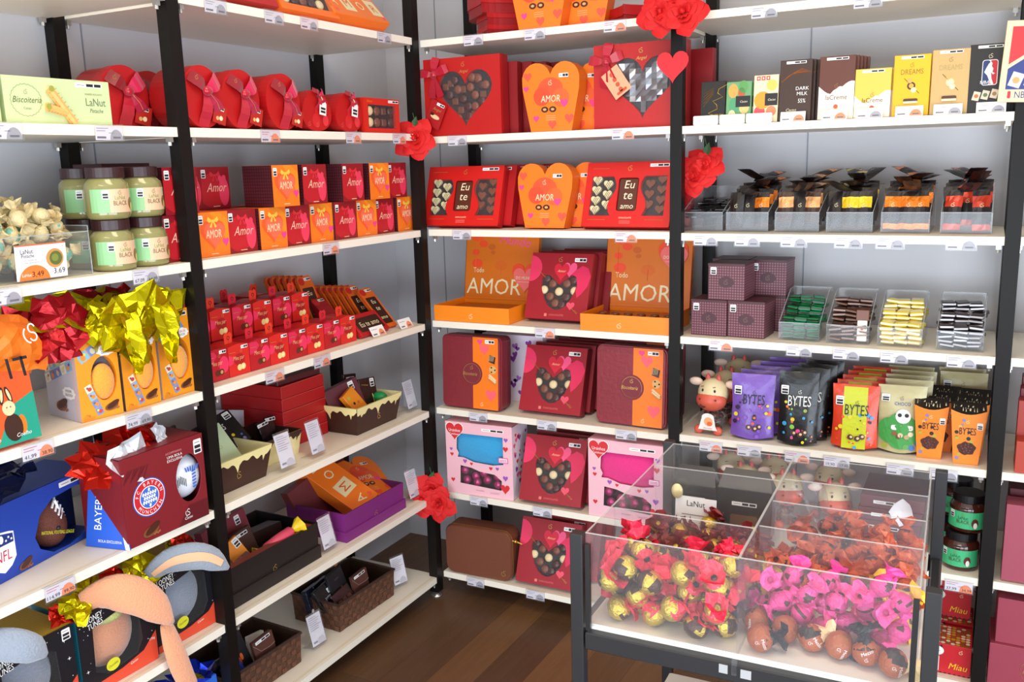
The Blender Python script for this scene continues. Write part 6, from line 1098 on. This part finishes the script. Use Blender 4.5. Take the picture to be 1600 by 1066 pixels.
for par, a, w, L, sd in ((_F1, -1.118, .060, .135, 3), (_F2, -1.225, .062, .140, 4)): m = MB(); tongue(m, yl, a, -.002, zf+.015, w, L, sd); m.build('hanging_flap', par)
# orange paper bag and rabbit box
t = thing('paper_bag_top', 'crumpled orange paper bag with white looped initial above the rabbit-print box', 'paper bag'); m = MB(); R = random.Random(4); G = 9; ob = mat('#f0781c', .5, 0, .4, 50); vs = []
for j in range(G):
    for i in range(G): u, v = i/(G-1), j/(G-1); vs.append((-.09+.18*u+.010*math.sin(v*5), -.03*math.sin(PI*u)*math.sin(PI*v*.9)+R.uniform(-.004, .004), -.05+.115*v+.02*math.sin(u*3)+R.uniform(-.003, .003)))
m.add(vs, [(j*G+i, j*G+i+1, (j+1)*G+i+1, (j+1)*G+i) for j in range(G-1) for i in range(G-1)], ob); m.add([(x, y+.05, z) for x, y, z in vs], [(j*G+i, (j+1)*G+i, (j+1)*G+i+1, j*G+i+1) for j in range(G-1) for i in range(G-1)], ob); m.logo(.052, .035, .020, WHITE, -.034)
for k in range(3): m.box(-.045+.03*k, -.040+.03*k, -.035, -.033, -.045, -.005, INK)
m.box(.0, .03, -.035, -.033, -.012, -.006, INK); m.build('paper', t); PL(t, -1.512, -.030, gz+.180, 92, 12)
def a_rab(m, w, h):
    m.flat([(-w/2, 0), (w/2, 0), (w/2, h*.52), (w*.15, h*.42), (-w*.05, h*.20), (-w*.2, 0)], mat('#1f9a80', .45), -.0004); br = mat('#3c2014', .4); cr = mat('#e6d0a0', .5)
    x, z = .012, .045
    m.flat(disc(.020, x, z-.012, 18, .028), br, -.0008); m.flat(disc(.014, x-.003, z+.028, 16, .015), cr, -.0012)
    for a, b in ((-.016, .15), (.006, -.25)): m.T = Matrix.Translation((x+a, 0, z+.038)) @ Matrix.Rotation(b, 4, 'Y'); m.flat(disc(.0055, 0, .017, 14, .018), br, -.0010); m.flat(disc(.003, 0, .017, 12, .013), cr, -.0014); m.T = Matrix.Identity(4)
    for a in (-.007, .001): m.flat(disc(.0014, x+a, z+.03, 8), INK, -.0016)
    m.flat(disc(.009, x+.02, z-.01, 12, .02), mat('#f07a1c'), -.0006); m.flat(disc(.02, -.045, .145, 16, .028), br, -.0006); m.flat(disc(.012, -.048, .175, 14), cr, -.0009); m.text('Ovo', -.03, .012, .008, WHITE, -.0009, .2); m.logo(-.055, .025, .007, WHITE, -.0009); m.text('Coelho', .03, .012, .008, WHITE, -.0009, .3)
t = flatbox(.135, .185, .07, '#ee5a24', a_rab, 'rabbit_print_box', 'easter egg box'); setl(t, 'orange and teal egg box printed with a chocolate rabbit, under the paper bag'); PL(t, -1.528, -.008, gz, 92, 6, .07)
# fifth shelf
t = thing('football_gift_box', 'large blue box showing a brown football through its cut-out', 'easter egg box'); W, H, D = .40, .165, .15; m = MB(); bl = mat('#1c3fa0', .42); hw = W/2
I = [(.010, .030), (.045, .008), (.095, .006), (.135, .014), (.160, .03), (hw-.0035, .034), (hw-.0035, .128), (.130, .135), (.060, .130), (.020, .105), (.0, .06)]
m.ring(rect(-hw, hw, 0, H), I, 0, bl, .003); m.box(-hw, hw, .08, D, 0, H, bl); m.box(-hw, hw, .0001, .08, H-.002, H, bl); m.box(-hw, hw, .0001, .08, 0, .002, bl); m.box(-hw, -hw+.002, .0001, .08, 0, H, bl); m.flat(rect(-.04, hw, .003, H-.003), mat('#101c4a'), .0799)
m.flat(rrect(-.062-.095, .0-.095+.034, .02, .098, .012), WHITE, -.0005) if False else None
x = -.088; m.flat([(x-.034, .100), (x-.022, .104), (x, .108), (x+.022, .104), (x+.034, .100), (x+.034, .045), (x+.02, .028), (x, .018), (x-.02, .028), (x-.034, .045)], WHITE, -.0005); m.flat([(x-.031, .097), (x, .104), (x+.031, .097), (x+.031, .078), (x-.031, .078)], mat('#16307a'), -.0008); m.flat([(x-.031, .073), (x+.031, .073), (x+.031, .047), (x+.018, .031), (x, .022), (x-.018, .031), (x-.031, .047)], mat('#f4f2f4'), -.0008); m.text('NFL', x, .044, .024, mat('#c8203c'), -.0011, .1, 0, .75)
m.flat([(x+.006*math.cos(a), .092+.009*math.sin(a)) for a in [2*PI*i/12 for i in range(12)]], WHITE, -.0011)
for k in range(6): m.flat(disc(.0028, x+(-1 if k < 3 else 1)*(.012+.007*(k % 3)), .083+.006*((k+1) % 2)+.003, 5), WHITE, -.0011)
m.sticker(.125, H-.014, .085, .012); egg_print(m, .055, -.0+.014, .0001); m.flat(rrect(.150, .168, .006, .022, .002, 2), mat('#8a8aa0', .3, .6), -.0006)
for k, q in ((0, .03),): egg_print(m, -.035, .014, .026)
m.build('carton', t)
b = MB(); b.T = Matrix.Translation((.068, .040, .066)) @ Matrix.Rotation(-.42, 4, 'Y'); lt = mat('#6a3526', .5, 0, .9, 500); b.ball(.046, lt, (0, 0, 0), (.98, .95, 1.42), 24, 16); b.build('football', t)
l = MB(); l.T = b.T; wl = mat('#f4f4f6', .5); l.tube([(.024, -.030-.006*math.cos(k), .045-.018*k) for k in (-.3, .5, 1.2, 2, 2.7)], .003, wl, 6)
for k in range(7): l.tube([(.010, -.043+.0035*abs(k-2.5)*.9, .040-.011*k), (.036, -.029+.003*abs(k-2.5)*.9, .044-.011*k)], .0028, wl, 5)
l.ball(.005, INK, (-.008, -.0435, -.005)); l.T = b.T @ Matrix.Rotation(.75, 4, 'Y'); l.text('NATIONAL FOOTBALL LEAGUE', .0, -.022, .008, mat('#e2dc1c'), -.0425, 0, 0, .62); l.build('football_lacing', t)
PL(t, -1.431, -.125, z5l, 101)
t = thing('football_club_box', 'maroon box with round club crest and white ball behind its oval cut-out', 'easter egg box'); W, H, D = .238, .212, .148; hw = W/2; m = MB(); mr = mat('#7d1a22', .42); I = [(.070+.040*math.cos(a)*(1 if math.cos(a) < 0 else .92), .112+.060*math.sin(a)) for a in [2*PI*i/28 for i in range(28)]]
m.ring(rect(-hw, hw, 0, H), I, 0, mr, .003); m.box(-hw, hw, .09, D, 0, H, mr); m.box(-hw, hw, .0001, .09, H-.002, H, mr); m.box(-hw, hw, .0001, .09, 0, .002, mr); m.box(-hw, -hw+.002, .0001, .09, 0, H, mr); m.box(hw-.002, hw, .0001, .09, 0, H, mr); m.flat(rect(.0, hw-.003, .003, H-.003), mat('#2a0c12'), .0899)
cx, cz = -.050, .104; m.flat(disc(.046, cx, cz, 36), mat('#2f55b0'), -.0005); m.flat(disc(.0435, cx, cz, 36), WHITE, -.0008); m.flat(disc(.0415, cx, cz, 36), mat('#c8202c'), -.0011); m.flat(disc(.027, cx, cz, 30), WHITE, -.0014); m.flat(disc(.025, cx, cz, 30), mat('#3a6ac0'), -.0017)
for i in range(-3, 4):
    for j in range(-2, 3):
        px, pz = .0068*i+.0034*(j % 2), .0095*j
        if px*px+pz*pz < .020**2: m.flat([(cx+px-.0034, cz+pz-.001), (cx+px, cz+pz-.0055), (cx+px+.0034, cz+pz+.001), (cx+px, cz+pz+.0055)], WHITE, -.002)
def arc_text(m, s, cx, cz, r, h, a0, a1, mt, y, flip=1):
    n = len(s)
    for i, ch in enumerate(s):
        if ch == ' ': continue
        a = a0+(a1-a0)*i/(n-1); m.text(ch, cx+(r if flip > 0 else r+h)*math.cos(a), cz+(r if flip > 0 else r+h)*math.sin(a), h, mt, y, 0, (a-PI/2) if flip > 0 else (a+PI/2), .9)
arc_text(m, 'FC BAYERN', cx, cz, .0305, .009, math.radians(165), math.radians(15), WHITE, -.002); arc_text(m, 'MUNCHEN', cx, cz, .0300, .009, math.radians(215), math.radians(325), WHITE, -.002, -1)
for k in range(10): m.flat([(-hw+.004+.006*k, H-.060+.006*(k % 3)), (-hw+.007+.006*k, H-.060+.006*(k % 3)), (-hw+.022+.006*k, H-.03), (-hw+.019+.006*k, H-.03)], mat('#5a1018'), -.0004)
m.text('ACOMPANHA', .030, .186, .0055, mat('#d88a8a'), -.0006); m.text('UMA BOLA', .032, .176, .0065, WHITE, -.0006); m.text('EXCLUSIVA', .032, .167, .0065, WHITE, -.0006); m.sticker(.102, .182, .024, .036, -.0006, True); egg_print(m, -.055, .022, .034); m.logo(.055, .028, .009, WHITE); m.text('Cacau', .055, .012, .007, WHITE, -.0006, .3)
m.flat([(hw*.2, 0), (hw, 0), (hw, .045), (hw*.5, .045)], mat('#5f1018'), -.0002)
m.build('carton', t)
b = MB(); b.ball(.052, mat('#e9ebf4', .4), (.080, .050, .108), (1, .88, 1.12), 26, 18); b.build('ball', t)
l = MB(); l.T = Matrix.Translation((.080, .050-.0475, .108))
for k in range(7): l.flat([(-.045+.0045*k, -.02+.012-.003*abs(k-3)), (-.043+.0045*k, -.02+.012-.003*abs(k-3)), (-.043+.0045*k, .012-.003*abs(k-3)), (-.045+.0045*k, .012-.003*abs(k-3))], INK, .003+.0005*abs(k-6))
for k in range(6): l.flat([(-.02+.008*k, .030), (-.016+.008*k, .030), (-.012+.006*k, .018), (-.016+.006*k, .018)], mat('#2f6ac8'), .001); l.flat([(.0, .018-.008*k), (.012, .020-.008*k), (.012, .016-.008*k), (.0, .014-.008*k)], mat('#2f6ac8'), .0)
l.build('ball_print', t); PL(t, -1.178, .004, z5l, 89)
t = thing('blue_display_panel', 'blue and white panel printed Bayern leaning between the two football boxes', 'display panel'); m = MB(); m.prism([(-.10, 0), (.02, 0), (-.035, .165), (-.10, .175)], 0, .003, mat('#2a5cc8', .4)); m.flat([(.008, 0), (.02, 0), (-.035, .165), (-.041, .165)], WHITE, -.0004)
m.text('BAYERN', -.065, .085, .020, WHITE, -.0005, 0, -PI/2+PI, .9) if False else m.text('BAYERN', -.060, .085, .020, WHITE, -.0005, 0, PI/2, .9); m.text('BOLA EXCLUSIVA', -.035, .012, .0065, WHITE, -.0005, 0, 0, .9); m.build('panel', t); put(t, -.012, -1.302, z5l, 12, 12, .003)
zf = z5l+.215
foil_obj('red and white foil wrap on the maroon football box', [(redf, (-.09, -1.20, zf), .07, .04, 21, .3, (.2, .3)), (greyw, (-.02, -1.245, zf-.006), .06, .012, 22, .2, (-.3, 1.2)), (redf, (-.09, -1.13, zf+.015), .07, .03, 23, .25, (-.5, .4)), (greyw, (-.04, -1.145, zf+.02), .03, .01, 24, .2, (-.8, 1.0)), (redf, (-.07, -1.30, zf-.01), .055, .02, 25, .2, (.4, .6))])
foil_obj('dark blue foil wrap on the blue football box', [(mat('#101c4a', .2, .7, .3, 60), (-.16, -1.50, z5l+.19), .07, .03, 26, .3, (0, .4)), (mat('#101c4a', .2, .7, .3, 60), (-.20, -1.42, z5l+.19), .05, .03, 27, .3, (0, .2))])
item('black_pouch', 'black pouch with yellow letters above the maroon football box', 'snack pouch', -1.10, -.22, z5l+.001, .16, .27, .04, '#141014', 90, 4, 0, lambda m, w, h: m.text('MAX', .02, h*.86, .02, mat('#cfc21c'), -.001, .2), None, .2, .3)
# sixth shelf: starry boxes with plush ears
GW = mat('#8f98a6', .95, 0, .9, 220, 0, .7); PE = mat('#e79c72', .95, 0, .9, 220, 0, .7)
def starry(fabric):
    t = thing('plush_egg_box', '', 'easter egg box'); W, H, D = .198, .196, .16; hw = W/2; m = MB(); bk = mat('#15131a', .4); yy = checker_mat('#c9a52a', '#8f7418', 160)
    I = [(-.062, .155), (-.066, .05), (-.035, .03), (.045, .042), (.062, .07), (.058, .150), (.02, .172)]; 
    m.ring(rect(-hw, hw, 0, H), I, 0, bk, .004); m.box(-hw, hw, .06, D, 0, H-.002, bk); m.box(-hw, hw, .0001, D, H-.002, H, yy); m.box(hw-.002, hw, .0001, .06, 0, H-.002, bk); m.box(-hw, -hw+.002, .0001, .06, 0, H-.002, bk); m.box(-hw, hw, .0001, .06, 0, .002, bk)
    m.flat([(-hw, 0), (hw, 0), (hw, .075), (.06, .040), (.0, .026), (-hw, .018)], mat('#d8482c', .45), -.0003); m.text('LOONEY', -.060, .172, .015, WHITE, -.0008, .1, .12, .62); m.text('TUNES', -.054, .157, .014, WHITE, -.0008, .1, .12, .66); m.logo(.02, H-.012, .007, WHITE)
    R = random.Random(3)
    for k in range(34):
        x, z = R.uniform(-hw+.004, hw-.004), R.uniform(.06, H-.006)
        if abs(x) > .07 or z > .176: m.flat(disc(R.choice([.0008, .0012]), x, z, 5), mat('#d8e8ee'), -.0006)
    for x, z in ((.085, .12), (.078, .165), (-.085, .06)): m.flat([(x+(.005 if i % 2 == 0 else .0012)*math.cos(i*PI/4), z+(.005 if i % 2 == 0 else .0012)*math.sin(i*PI/4)) for i in range(8)], WHITE, -.0007)
    m.flat(disc(.018, -.022, .048, 18, .015), mat('#d9d32c'), -.001); m.text('Chocolate', -.022, .045, .006, mat('#3a7a3a'), -.0014, .1, .2, .75); m.text('Cacau', .032, .024, .006, WHITE, -.0008, .2, .15); m.text('170g', .086, .055, .006, WHITE, -.0008); m.sticker(.084, .178, .020, .026, -.0008, True)
    # teal dotted side
    td = checker_mat('#2f93a8', '#1c6478', 200); m.add([(-hw-.0006, 0, 0), (-hw-.0006, D, 0), (-hw-.0006, D, H), (-hw-.0006, 0, H)], [(0, 3, 2, 1)], td); m.build('carton', t)
    p = MB(); p.smooth = True; p.ball(.07, fabric, (0, .055, .10), (1.0, .62, 1.1), 20, 14); p.build('plush_fabric', t); w = MB(); w.flat(I, FILM, .001); w.build('window_film', t); return t
def ear(label, pts, r, fab, inner=None):
    t = thing('plush_ear', label, 'plush ear'); m = MB(); m.smooth = True; n = 14; P = [Vector(p) for p in pts]; K = 14; Q = []
    for k in range(K+1):
        u = k/K*(len(P)-1); i = min(int(u), len(P)-2); f = u-i; a = P[max(i-1, 0)]; b = P[i]; c = P[i+1]; d = P[min(i+2, len(P)-1)]; Q.append(.5*((2*b)+(-a+c)*f+(2*a-5*b+4*c-d)*f*f+(-a+3*b-3*c+d)*f**3))
    vs = []
    for k, q in enumerate(Q):
        d = (Q[min(k+1, K)]-Q[max(k-1, 0)]).normalized(); u = Vector((1, 0, 0)); u = (u-d*u.dot(d)).normalized(); w = d.cross(u); v = k/K; rr = r*(.55+.85*math.sin(PI*min(v*.85+.08, 1)))*(1 if v < .8 else max(.12, (1-v)/.2)**.6)
        vs += [tuple(q+u*rr*.38*math.cos(2*PI*j/n)+w*rr*math.sin(2*PI*j/n)) for j in range(n)]
    m.add(vs, [(k*n+j, k*n+(j+1) % n, (k+1)*n+(j+1) % n, (k+1)*n+j) for k in range(K) for j in range(n)]+[tuple(range(n-1, -1, -1)), tuple(K*n+j for j in range(n))], fab); m.build('ear', t)
    if inner:
        m = MB(); m.smooth = True; vs = []
        for k in range(1, K-1):
            q = Q[k]; d = (Q[k+1]-Q[k-1]).normalized(); u = Vector((1, 0, 0)); u = (u-d*u.dot(d)).normalized(); w = d.cross(u); v = k/K; rr = r*(.55+.85*math.sin(PI*min(v*.85+.08, 1))); vs += [tuple(q+u*rr*.40-w*rr*.35), tuple(q+u*rr*.46), tuple(q+u*rr*.40+w*rr*.3)]
        m.add(vs, [(3*k+j, 3*k+j+1, 3*k+j+4, 3*k+j+3) for k in range(K-3) for j in (0, 1)], inner); m.build('ear_lining', t)
    return t
SG = Stock(starry(GW)); zz = z6l
SL(SG, 'black starry egg box with grey plush in its window, nearest the rack post', -1.112, -.040, zz, 88)
t = starry(PE); setl(t, 'black starry egg box with peach plush in its window, in the middle'); PL(t, -1.322, -.035, zz, 88); SL(SG, 'black starry egg box with grey plush, nearest the viewer', -1.536, -.035, zz, 88)
m = MB(); m.smooth = True; m.ball(.03, mat('#c3c77a', .95, 0, .8, 220), (-.005, .02, .158), (1.3, .7, .6)); m.build('plush_tuft', t)
ear('long grey plush ear drooping over the starry box nearest the rack post', [(-.05, -1.215, zz+.205), (-.03, -1.16, zz+.228), (.005, -1.09, zz+.215), (.03, -1.035, zz+.165)], .025, GW, mat('#e6b48c', .9))
ear('long peach plush ear drooping over the middle starry box', [(-.06, -1.385, zz+.215), (-.02, -1.335, zz+.226), (.012, -1.275, zz+.185), (.03, -1.222, zz+.105)], .031, PE)
ear('narrow peach plush ear hanging down over the shelf edge between two starry boxes', [(.004, -1.222, zz+.10), (.014, -1.214, zz+.03), (.020, -1.196, zz-.05), (.022, -1.165, zz-.13)], .020, PE)
ear('grey plush ear flopped on top of the starry box nearest the viewer', [(-.10, -1.66, zz+.220), (-.04, -1.61, zz+.232), (.0, -1.565, zz+.215), (.012, -1.528, zz+.180)], .025, GW); ear('peach plush ear at the lower corner beside the starry box nearest the viewer', [(-.02, -1.72, zz+.13), (.02, -1.665, zz+.11), (.04, -1.62, zz+.08), (.045, -1.60, zz+.04)], .032, PE)
zf = zz+.200
foil_obj('gold, red and striped foil wrap between grey ear and starry box nearest the post', [(yl, (-.05, -1.12, zf+.025), .045, .01, 31, .2, (-.3, .8)), (redf, (-.06, -1.09, zf+.035), .035, .01, 32, .2, (-.3, .8)), (yl, (-.06, -1.225, zf+.02), .045, .012, 33, .2, (.2, 1.0))])
foil_obj('gold and red foil wrap on top of the middle starry box', [(redf, (-.07, -1.29, zf+.025), .04, .01, 34, .2, (0, .9)), (yl, (-.05, -1.41, zf+.016), .038, .01, 35, .2, (0, .8)), (redf, (-.06, -1.44, zf+.01), .03, .01, 36, .2, (0, .9)), (yl, (-.08, -1.35, zf+.02), .045, .01, 37, .2, (0, .9))])
for _n, _d in (('foil_wrap', (0, -.016, 0)), ('foil_wrap.003', (0, 0, -.012)), ('foil_wrap.004', (0, 0, -.014))): bpy.data.objects[_n].location = _d
# lowest shelf: blue foil eggs
for i, (a, x) in enumerate(((-1.09, -.08), (-1.20, -.10), (-1.31, -.09))):
    t = thing('foil_egg', 'large blue foil-wrapped egg on the lowest shelf, %s from the rack post' % ORD[i], 'easter egg'); m = MB(); m.ball(.052, bluf, (0, 0, .075), (1, 1, 1.35), 12, 9)
    R = random.Random(i)
    for k, v in enumerate(m.v): m.v[k] = v*(1+R.uniform(-.05, .05))
    m.sm = [False]*len(m.sm); m.build('foil_egg_body', t); f = MB(); f.radial(bluf, .016, .055, .14, .185, 14, 3, 40+i, .3); f.build('foil_twist', t); f = MB(); f.radial(yl, .004, .03, .15, .165, 8, 2, 50+i, .4); f.build('yellow_ribbon', t); t.location = (x, a, z7l)
item('blue_gift_box', 'light blue egg box on the lowest shelf beside the blue foil eggs', 'easter egg box', -1.075, -.03, z7l, .06, .165, .01, '#2f6ad0', 88, 4, 0, lambda m, w, h: m.logo(0, .05, .012, mat('#a8c8f0')))
# ================================================================ acrylic candy table
TO = Vector((1.066, -1.168, 0)); TR = math.radians(1.7); TT = Matrix.Translation(TO) @ Matrix.Rotation(TR, 4, 'Z'); TW, TD, TZ, TF = .567, .585, .88, .703; p_ = .024
t = thing('candy_table', 'black metal table topped by a clear divided acrylic candy box', 'display table'); t.matrix_world = TT; pm = mat('#262628', .35, .1)
for x in (-.020, TW+.002):
    for y in (-.012, TD-.012): m = MB(); m.box(x, x+p_, y, y+p_, 0, TZ if y < .1 else TZ+.002, pm, .002); m.build('leg', t)
for y in (-.010, TD-.010): m = MB(); m.box(-.018+p_, TW+.002, y, y+.020, TF-.048, TF-.014, pm, .003); m.build('rail', t)
for x in (-.018, TW+.004): m = MB(); m.box(x, x+.020, p_-.012, TD-.012, TF-.048, TF-.014, pm, .003); m.build('rail', t)
for x in (.008, TW-.014):
    for y in (-.008,): m = MB(); m.box(x, x+.009, y, y+.007, TF-.010, TZ-.018, mat('#1b1b1c', .3)); m.build('corner_bar', t)
m = MB(); m.box(.004, TW-.001, .008, TD-.012, TF-.014, TF-.003, mat('#efe9df', .5)); m.build('bin_floor', t); m = MB(); m.box(.0, TW, .01, TD-.01, .26, .28, mat('#e6e0d4', .5)); m.build('lower_shelf', t)
m = MB(); m.box(.278, .286, -.018, -.010, TF-.03, TF+.004, ACRYL); m.box(.255, .27, -.0112, -.0100, TF-.034, TF-.018, mat('#a8a8a8', .7)); m.box(.292, .31, -.0112, -.0100, TF-.036, TF-.02, mat('#a8a8a8', .7)); m.build('acrylic_clip', t)
rim = clear_mat('rim_frost', (.93, .90, .82), .1, .30, .2)
def pane(x0, x1, y0, y1, z0=TF-.002, z1=TZ):
    m = MB(); m.box(x0, x1, y0, y1, z0, z1, ACRYL); m.box(x0, x1, y0, y1, z1, z1+.0012, rim); m.build('acrylic_panel', t)
A0, A1 = .006, TW-.004; XM = .283
pane(A0, A1, .0, .003); pane(A0, A1, TD-.018, TD-.015); pane(A0, A0+.003, .003, TD-.018); pane(A1-.003, A1, .003, TD-.018); pane(XM-.002, XM+.002, .003, TD-.018)
for y in (.165, .300, .435): pane(XM+.002, A1-.003, y-.0015, y+.0015, TF-.002, TZ-.006)
for y in (.150, .420): pane(A0+.003, XM-.002, y-.0015, y+.0015, TF-.002, TZ-.006)
TC = TT @ Matrix.Translation((0, 0, TF-.002))
C1 = [Stock(candy('red_gold_truffle', .0240, '#d2b648', '#4a2c22', '#e42646', s, st, .28, .75, .35)) for s, st in ((1, 'petal'), (2, 'top'), (3, 'petal'), (4, 'twist'))]; C2 = [Stock(candy('maroon_gold_truffle', .0205, '#c9a23c', '#5a1a1c', '#7d1218', s, st, .28, .7, .35)) for s, st in ((11, 'petal'), (12, 'top'), (13, 'petal'))]
C3 = [Stock(candy('caramel_truffle', .0242, '#a8552c', '#a8552c', '#20202a', s, 'top', .35, .1, .3)) for s in (21, 22)]+[Stock(candy('caramel_truffle', .0242, '#a8552c', '#2a1c1c', '#e9d0a0', 23, 'top', .35, .1, .5))]
C4 = [Stock(candy('pink_truffle', .0195, '#d83c88', '#4a2020', '#ea4f9e', s, st, .45, .1, .4)) for s, st in ((31, 'top'), (32, 'twist'), (33, 'top'))]; C5 = [Stock(candy('yellow_truffle', .0205, '#e8b414', '#4a2a18', '#f0b81c', s, st, .4, .1, .4)) for s, st in ((41, 'top'), (42, 'twist'))]
C6 = [Stock(candy('orange_truffle', .0205, '#c8501c', '#3a1c14', '#d8602a', s, st, .22, .6, .25)) for s, st in ((51, 'top'), (52, 'top'), (53, 'twist'))]
scatter(C1, pile(36, .010, .278, .005, .147, .0244, 3, 9, .85), TC, 'gold truffle in a red petal wrapper in the front compartment of the acrylic box', 'red and gold truffles in the acrylic box', 1)
scatter(C2, pile(46, .011, .280, .153, .418, .0215, 5, 9, .9), TC, 'gold truffle in a dark maroon wrapper in the middle compartment of the acrylic box', 'maroon and gold truffles in the acrylic box', 2)
for st in C3:      # printed name on the wrapper
    q = MB(); q.text('Mezzo', .002, .001, .006, WHITE, 0, .1, .3); q.logo(-.002, -.009, .004, WHITE, 0); r_ = .0256
    for v in q.v: a, b = v.x/r_, v.z/r_; v.x, v.y, v.z = r_*math.sin(a)*math.cos(b), -r_*math.cos(a)*math.cos(b), r_*.95*math.sin(b)
    q.T = Matrix.Identity(4); o = q.build('printed_name', st.r)
R = random.Random(6)
mz = [(.316, .032), (.350, .078), (.396, .066), (.442, .060), (.486, .054), (.528, .036), (.300, .086)]
for i, (x, y) in enumerate(mz):
    o = C3[i % 3]('brown caramel truffle with twisted end in the acrylic box, %s from the divider' % ORD[i], 0, 0, 0, group=None); o.location = TC @ Vector((x, y, .0250)); o.rotation_euler = (R.uniform(-.35, -.1), (1.5, -2.0, 1.2, 2.2, -.2, 1.9, -1.4)[i], R.uniform(-.3, .3))
scatter(C4, pile(15, XM+.008, .500, .088, .160, .0208, 8, 9, .9)+pile(5, .480, A1-.010, .075, .130, .0208, 18, 9, .9), TC, 'pink crumpled truffle behind the brown truffles in the acrylic box', 'pink truffles in the acrylic box', 3)
scatter(C5, [(.305, .20, .021), (.335, .185, .021), (.372, .19, .021), (.30, .235, .05), (.495, .19, .021), (.530, .186, .022), (.528, .225, .045), (.505, .215, .055)], TC, 'yellow and brown truffle in the second compartment of the acrylic box', 'yellow truffles in the acrylic box', 4)
scatter(C6, pile(19, XM+.004, A1-.004, .302, .433, .0215, 9, 9, .9), TC, 'orange foil truffle in the third compartment of the acrylic box', 'orange foil truffles in the third compartment', 5)
scatter(C6, pile(10, XM+.004, A1-.004, .225, .298, .0215, 12, 9, .9), TC, 'orange foil truffle just behind the yellow truffles in the acrylic box', 'orange foil truffles behind the yellow ones', 6)
scatter(C6, pile(16, XM+.004, A1-.004, .437, .565, .0215, 10, 9, .9), TC, 'orange foil truffle in the rearmost compartment of the acrylic box', 'orange foil truffles in the rearmost compartment', 7)
def tpl(o, x, y, z, rz=0, lean=0, d=0, roll=0): p = TT @ Vector((x, y, z)); return put(o, p.x, p.y, p.z, rz+math.degrees(TR), lean, d, roll)
for i, (x, w, h) in enumerate(((.075, .10, .145), (.19, .12, .15))):
    tt = thing('clear_topped_carton', 'dark clear-fronted carton standing in the rear compartment, %s' % ('by the outer wall of the acrylic box', 'by the divider of the acrylic box')[i], 'chocolate box'); m = MB(); m.box(-w/2, w/2, 0, .05, 0, h*.72, mat('#2a2422', .3), .002); m.add([(-w/2, 0, h*.72), (w/2, 0, h*.72), (w/2*.8, .02, h), (-w/2*.8, .02, h), (w/2, .05, h*.72), (-w/2, .05, h*.72)], [(0, 1, 2, 3), (1, 4, 2), (4, 5, 3, 2), (5, 0, 3)], mat('#38312e', .2)); m.sticker(0, h*.5, .055, .009)
    m.flat(rrect(-.03, .03, .01, .05, .004, 2), mat('#6a4a38', .4), -.0006); m.build('carton', tt); tpl(tt, x, .49, TF, 0, 4, .05)
tt = thing('name_card', 'white card reading LaNut standing behind the maroon truffles', 'sign card'); m = MB(); m.box(-.045, .045, -.001, 0, 0, .115, mat('#f0ecea', .5)); m.text('LaNut', 0, .095, .013, INK, -.0014, 0, 0, .9); m.flat(rect(-.03, .03, .075, .077), LINE, -.0014); m.build('card', tt); tpl(tt, .105, .395, TF, 0, 4)
tt = thing('gold_foil_shell', 'round gold foil shell behind the LaNut card', 'foil wrap'); m = MB(); m.smooth = True; m.ball(.013, mat('#ead7a0', .4, .3, .4, 120), (0, 0, 0), (1, .5, 1.3)); m.build('foil', tt); tpl(tt, .064, .400, TF+.126)
tt = thing('clear_bag', 'clear cellophane bag of orange truffle sticking up in the rear compartment', 'snack pouch'); m = MB(); m.smooth = False; m.radial(FILM, .015, .035, 0, .09, 12, 4, 3, .3); m.build('cellophane', tt); tpl(tt, .36, .48, TF+.07, 0, 0, 0, -22)
# lower shelf of the table
for i, (x, c, w) in enumerate(((.10, '#3a5aa0', .16), (.29, '#b02030', .2), (.47, '#2c3a6a', .15))): tt = thing('folded_bag', ('blue', 'red', 'navy')[i]+' folded fabric bag lying on the lower shelf of the candy table', 'bag'); m = MB(); m.box(-w/2, w/2, 0, .30, 0, .12, mat(c, .8, 0, .8, 30), .02); m.box(-w/2+.01, w/2-.01, -.003, .02, .10, .135, mat('#c8202c', .6, 0, .8, 60), .006); m.build('cloth', tt); tpl(tt, x+.05, .06, .281)
